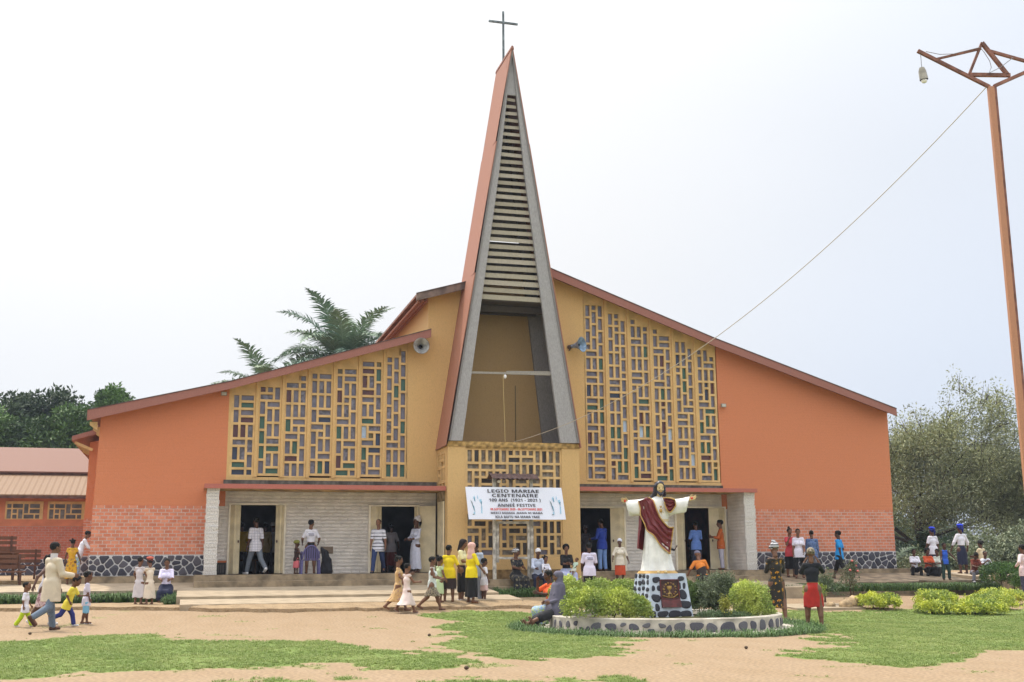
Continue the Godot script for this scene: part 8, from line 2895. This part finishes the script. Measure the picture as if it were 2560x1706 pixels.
	person({"l": "boy in a blue vest and dark green trousers standing with one arm out", "p": Vector3(24.85, -0.40, 2.85), "h": 1.24, "k": 0.35, "y": -15, "s": 3, "ll": [4, 8, 16], "rl": [8, 6, 6], "la": [10, 42, 10, -10], "ra": [2, 10, 10, 0], "hair": ["short", blk], "top": ["tank", cloth(Color(0.17, 0.36, 0.78)), 0.0], "bot": ["trousers", cloth(Color(0.14, 0.24, 0.22)), 1.85]})
	person({"l": "woman in a blue beret, white blouse and tight navy skirt, back turned", "p": Vector3(26.85, -0.22, 1.1), "h": 1.70, "y": 178, "s": 3, "la": [4, 14, 20, 6], "ra": [4, 14, 20, 6], "hair": ["beret", Color(0.15, 0.27, 0.90), "tail", Color(0.14, 0.18, 0.52)], "top": ["blouse", white, 1.5], "bot": ["skirt", navy, 1.35, -0.08]})
	person(S.call({"l": "boy in grey trousers sitting on the side step, leaning forward", "p": Vector3(25.9, -0.39, 2.95), "h": 1.35, "k": 0.2, "y": -15, "s": 3, "seat": 0.16, "lean": 20, "hp": 20, "ll": [95, 10, 98], "rl": [95, 10, 98], "hair": ["short", blk], "top": ["tee", cloth(Color(0.45, 0.20, 0.14)), 0.7], "bot": ["trousers", cloth(Color(0.50, 0.50, 0.55)), 1.9], "shoe": ["shoe", Color(0.8, 0.8, 0.84)]}))
	person(S.call({"l": "boy in a blue and white shirt and khaki trousers sitting on the side step", "p": Vector3(26.35, -0.39, 2.95), "h": 1.33, "k": 0.25, "y": -20, "s": 1, "seat": 0.16, "lean": 8, "ll": [90, 10, 92], "rl": [90, 10, 92], "la": [50, 6, 70, 30], "ra": [50, 6, 70, 30], "hair": ["bald", blk], "top": ["tee", cloth(Color(1, 1, 1), "stripes", 2.0), 0.8], "bot": ["trousers", cloth(Color(0.70, 0.64, 0.42)), 1.9], "shoe": ["shoe", Color(0.86, 0.86, 0.9)]}))
	person(S.call({"l": "person in a cream shirt with a green scarf behind the sitting boys", "p": Vector3(27.2, -0.22, 1.7), "h": 1.48, "y": 200, "s": 3, "seat": 0.30, "hair": ["short", blk, "kerchief", Color(0.10, 0.10, 0.10)], "top": ["tee", cloth(Color(0.86, 0.80, 0.68)), 1.0], "bot": ["trousers", cloth(Color(0.62, 0.56, 0.45)), 1.8]}))
	person({"l": "person in a pale pink shirt, hand on hip, cut by the right edge", "p": on(25.62, 5.75), "h": 1.66, "m": true, "y": 200, "s": 1, "la": [-14, 40, 70, 60], "ra": [-14, 40, 70, 60], "hair": ["short", blk], "top": ["tee", cloth(Color(0.88, 0.80, 0.82)), 1.9], "bot": ["trousers", cloth(Color(0.25, 0.26, 0.34)), 1.9]})

func collar(_label: String) -> void:
	var r: Node3D = get_child(get_child_count() - 1)
	var k: Dictionary = r.get_meta("sk")
	var m := MB.new()
	var n: Vector3 = k.N
	var u: Vector3 = k.U
	m.tube([n - u * 0.01, n + u * 0.05, n + u * 0.115], [0.085, 0.072, 0.075], 16)
	obj("neck_brace", m, cloth(Color(0.84, 0.82, 0.84)), r)

# lettering too small to read on the back of a t-shirt: rows of dark marks
func print_lines(r: Node3D, _w: float) -> void:
	var k: Dictionary = r.get_meta("sk")
	var rr := RandomNumberGenerator.new()
	rr.seed = 4
	var o: Vector3 = k.C - k.F * (k.B * 0.112)
	for i in 3:
		var m := MB.new()
		var x := -0.085
		while x < 0.08:
			var w := rr.randf_range(0.008, 0.018)
			var p: Vector3 = o + k.X * x + k.U * (0.06 - i * 0.032)
			m.bar(p, p + k.X * w, 0.018, 0.004, k.F)
			x += w + 0.005
		kind(obj("print", m, M(Color(0.34, 0.33, 0.44), 0.9, ""), r), "stuff")

# black lower panel on an orange shirt's back
func yoke(r: Node3D) -> void:
	var k: Dictionary = r.get_meta("sk")
	var m := MB.new()
	var B: float = k.B
	blob(m, [[k.P + k.U * 0.02, k.C - k.U * 0.05, B * 0.082 + 0.032, B * 0.088 + 0.032, k.F, 1.22]], 0.016, 0.03, [[k.C - k.U * 0.06, k.U + k.X * 0.35], [k.P + k.U * 0.03, -k.U]])
	obj("dark_panel", m, cloth(Color(0.20, 0.17, 0.16)), r)

func phone() -> void:
	var r: Node3D = get_child(get_child_count() - 1)
	var k: Dictionary = r.get_meta("sk")
	var a: Vector3 = (k.arms[0][2] + k.arms[1][2]) * 0.5 + k.F * 0.05 + Vector3(0, 0.06, 0)
	var t := thing("phone", "dark phone held up in both hands by the woman in red skirt", "phone", r.transform * a, r.rotation.y)
	var m := MB.new()
	m.box(Vector3(-0.07, -0.036, -0.005), Vector3(0.07, 0.036, 0.005))
	obj("case", m, M(Color(0.08, 0.08, 0.09), 0.3, ""), t)
	m = MB.new()
	m.box(Vector3(-0.065, -0.032, -0.0065), Vector3(0.065, 0.032, -0.0051))
	obj("screen", m, M(Color(0.2, 0.22, 0.26), 0.1, ""), t)

# long veil hanging from the shoulders to the ground behind
func cape(r: Node3D) -> void:
	var k: Dictionary = r.get_meta("sk")
	var m := MB.new()
	var B: float = k.B
	var lo: Vector3 = k.P - Vector3(0, B * 0.14, 0)
	blob(m, [[k.N - k.U * 0.02 - k.X * 0.06, k.P - k.X * 0.08 + k.F * 0.02, B * 0.085, B * 0.13], [k.N - k.U * 0.02 + k.X * 0.06, k.P + k.X * 0.08 + k.F * 0.02, B * 0.085, B * 0.13], [k.P + k.F * 0.02, lo - k.F * 0.02, B * 0.15, B * 0.12], [k.P - k.X * 0.12 + k.F * 0.08, lo - k.X * 0.16 + k.F * 0.06, B * 0.09, B * 0.06], [k.P + k.X * 0.12 + k.F * 0.08, lo + k.X * 0.17 + k.F * 0.10, B * 0.09, B * 0.055]], 0.014, 0.06)
	for i in m.v.size():
		m.v[i] += m.n[i] * 0.007 * sin(m.v[i].x * 60.0 + m.v[i].z * 45.0)
	obj("veil", m, cloth(Color(0.38, 0.37, 0.44)), r)
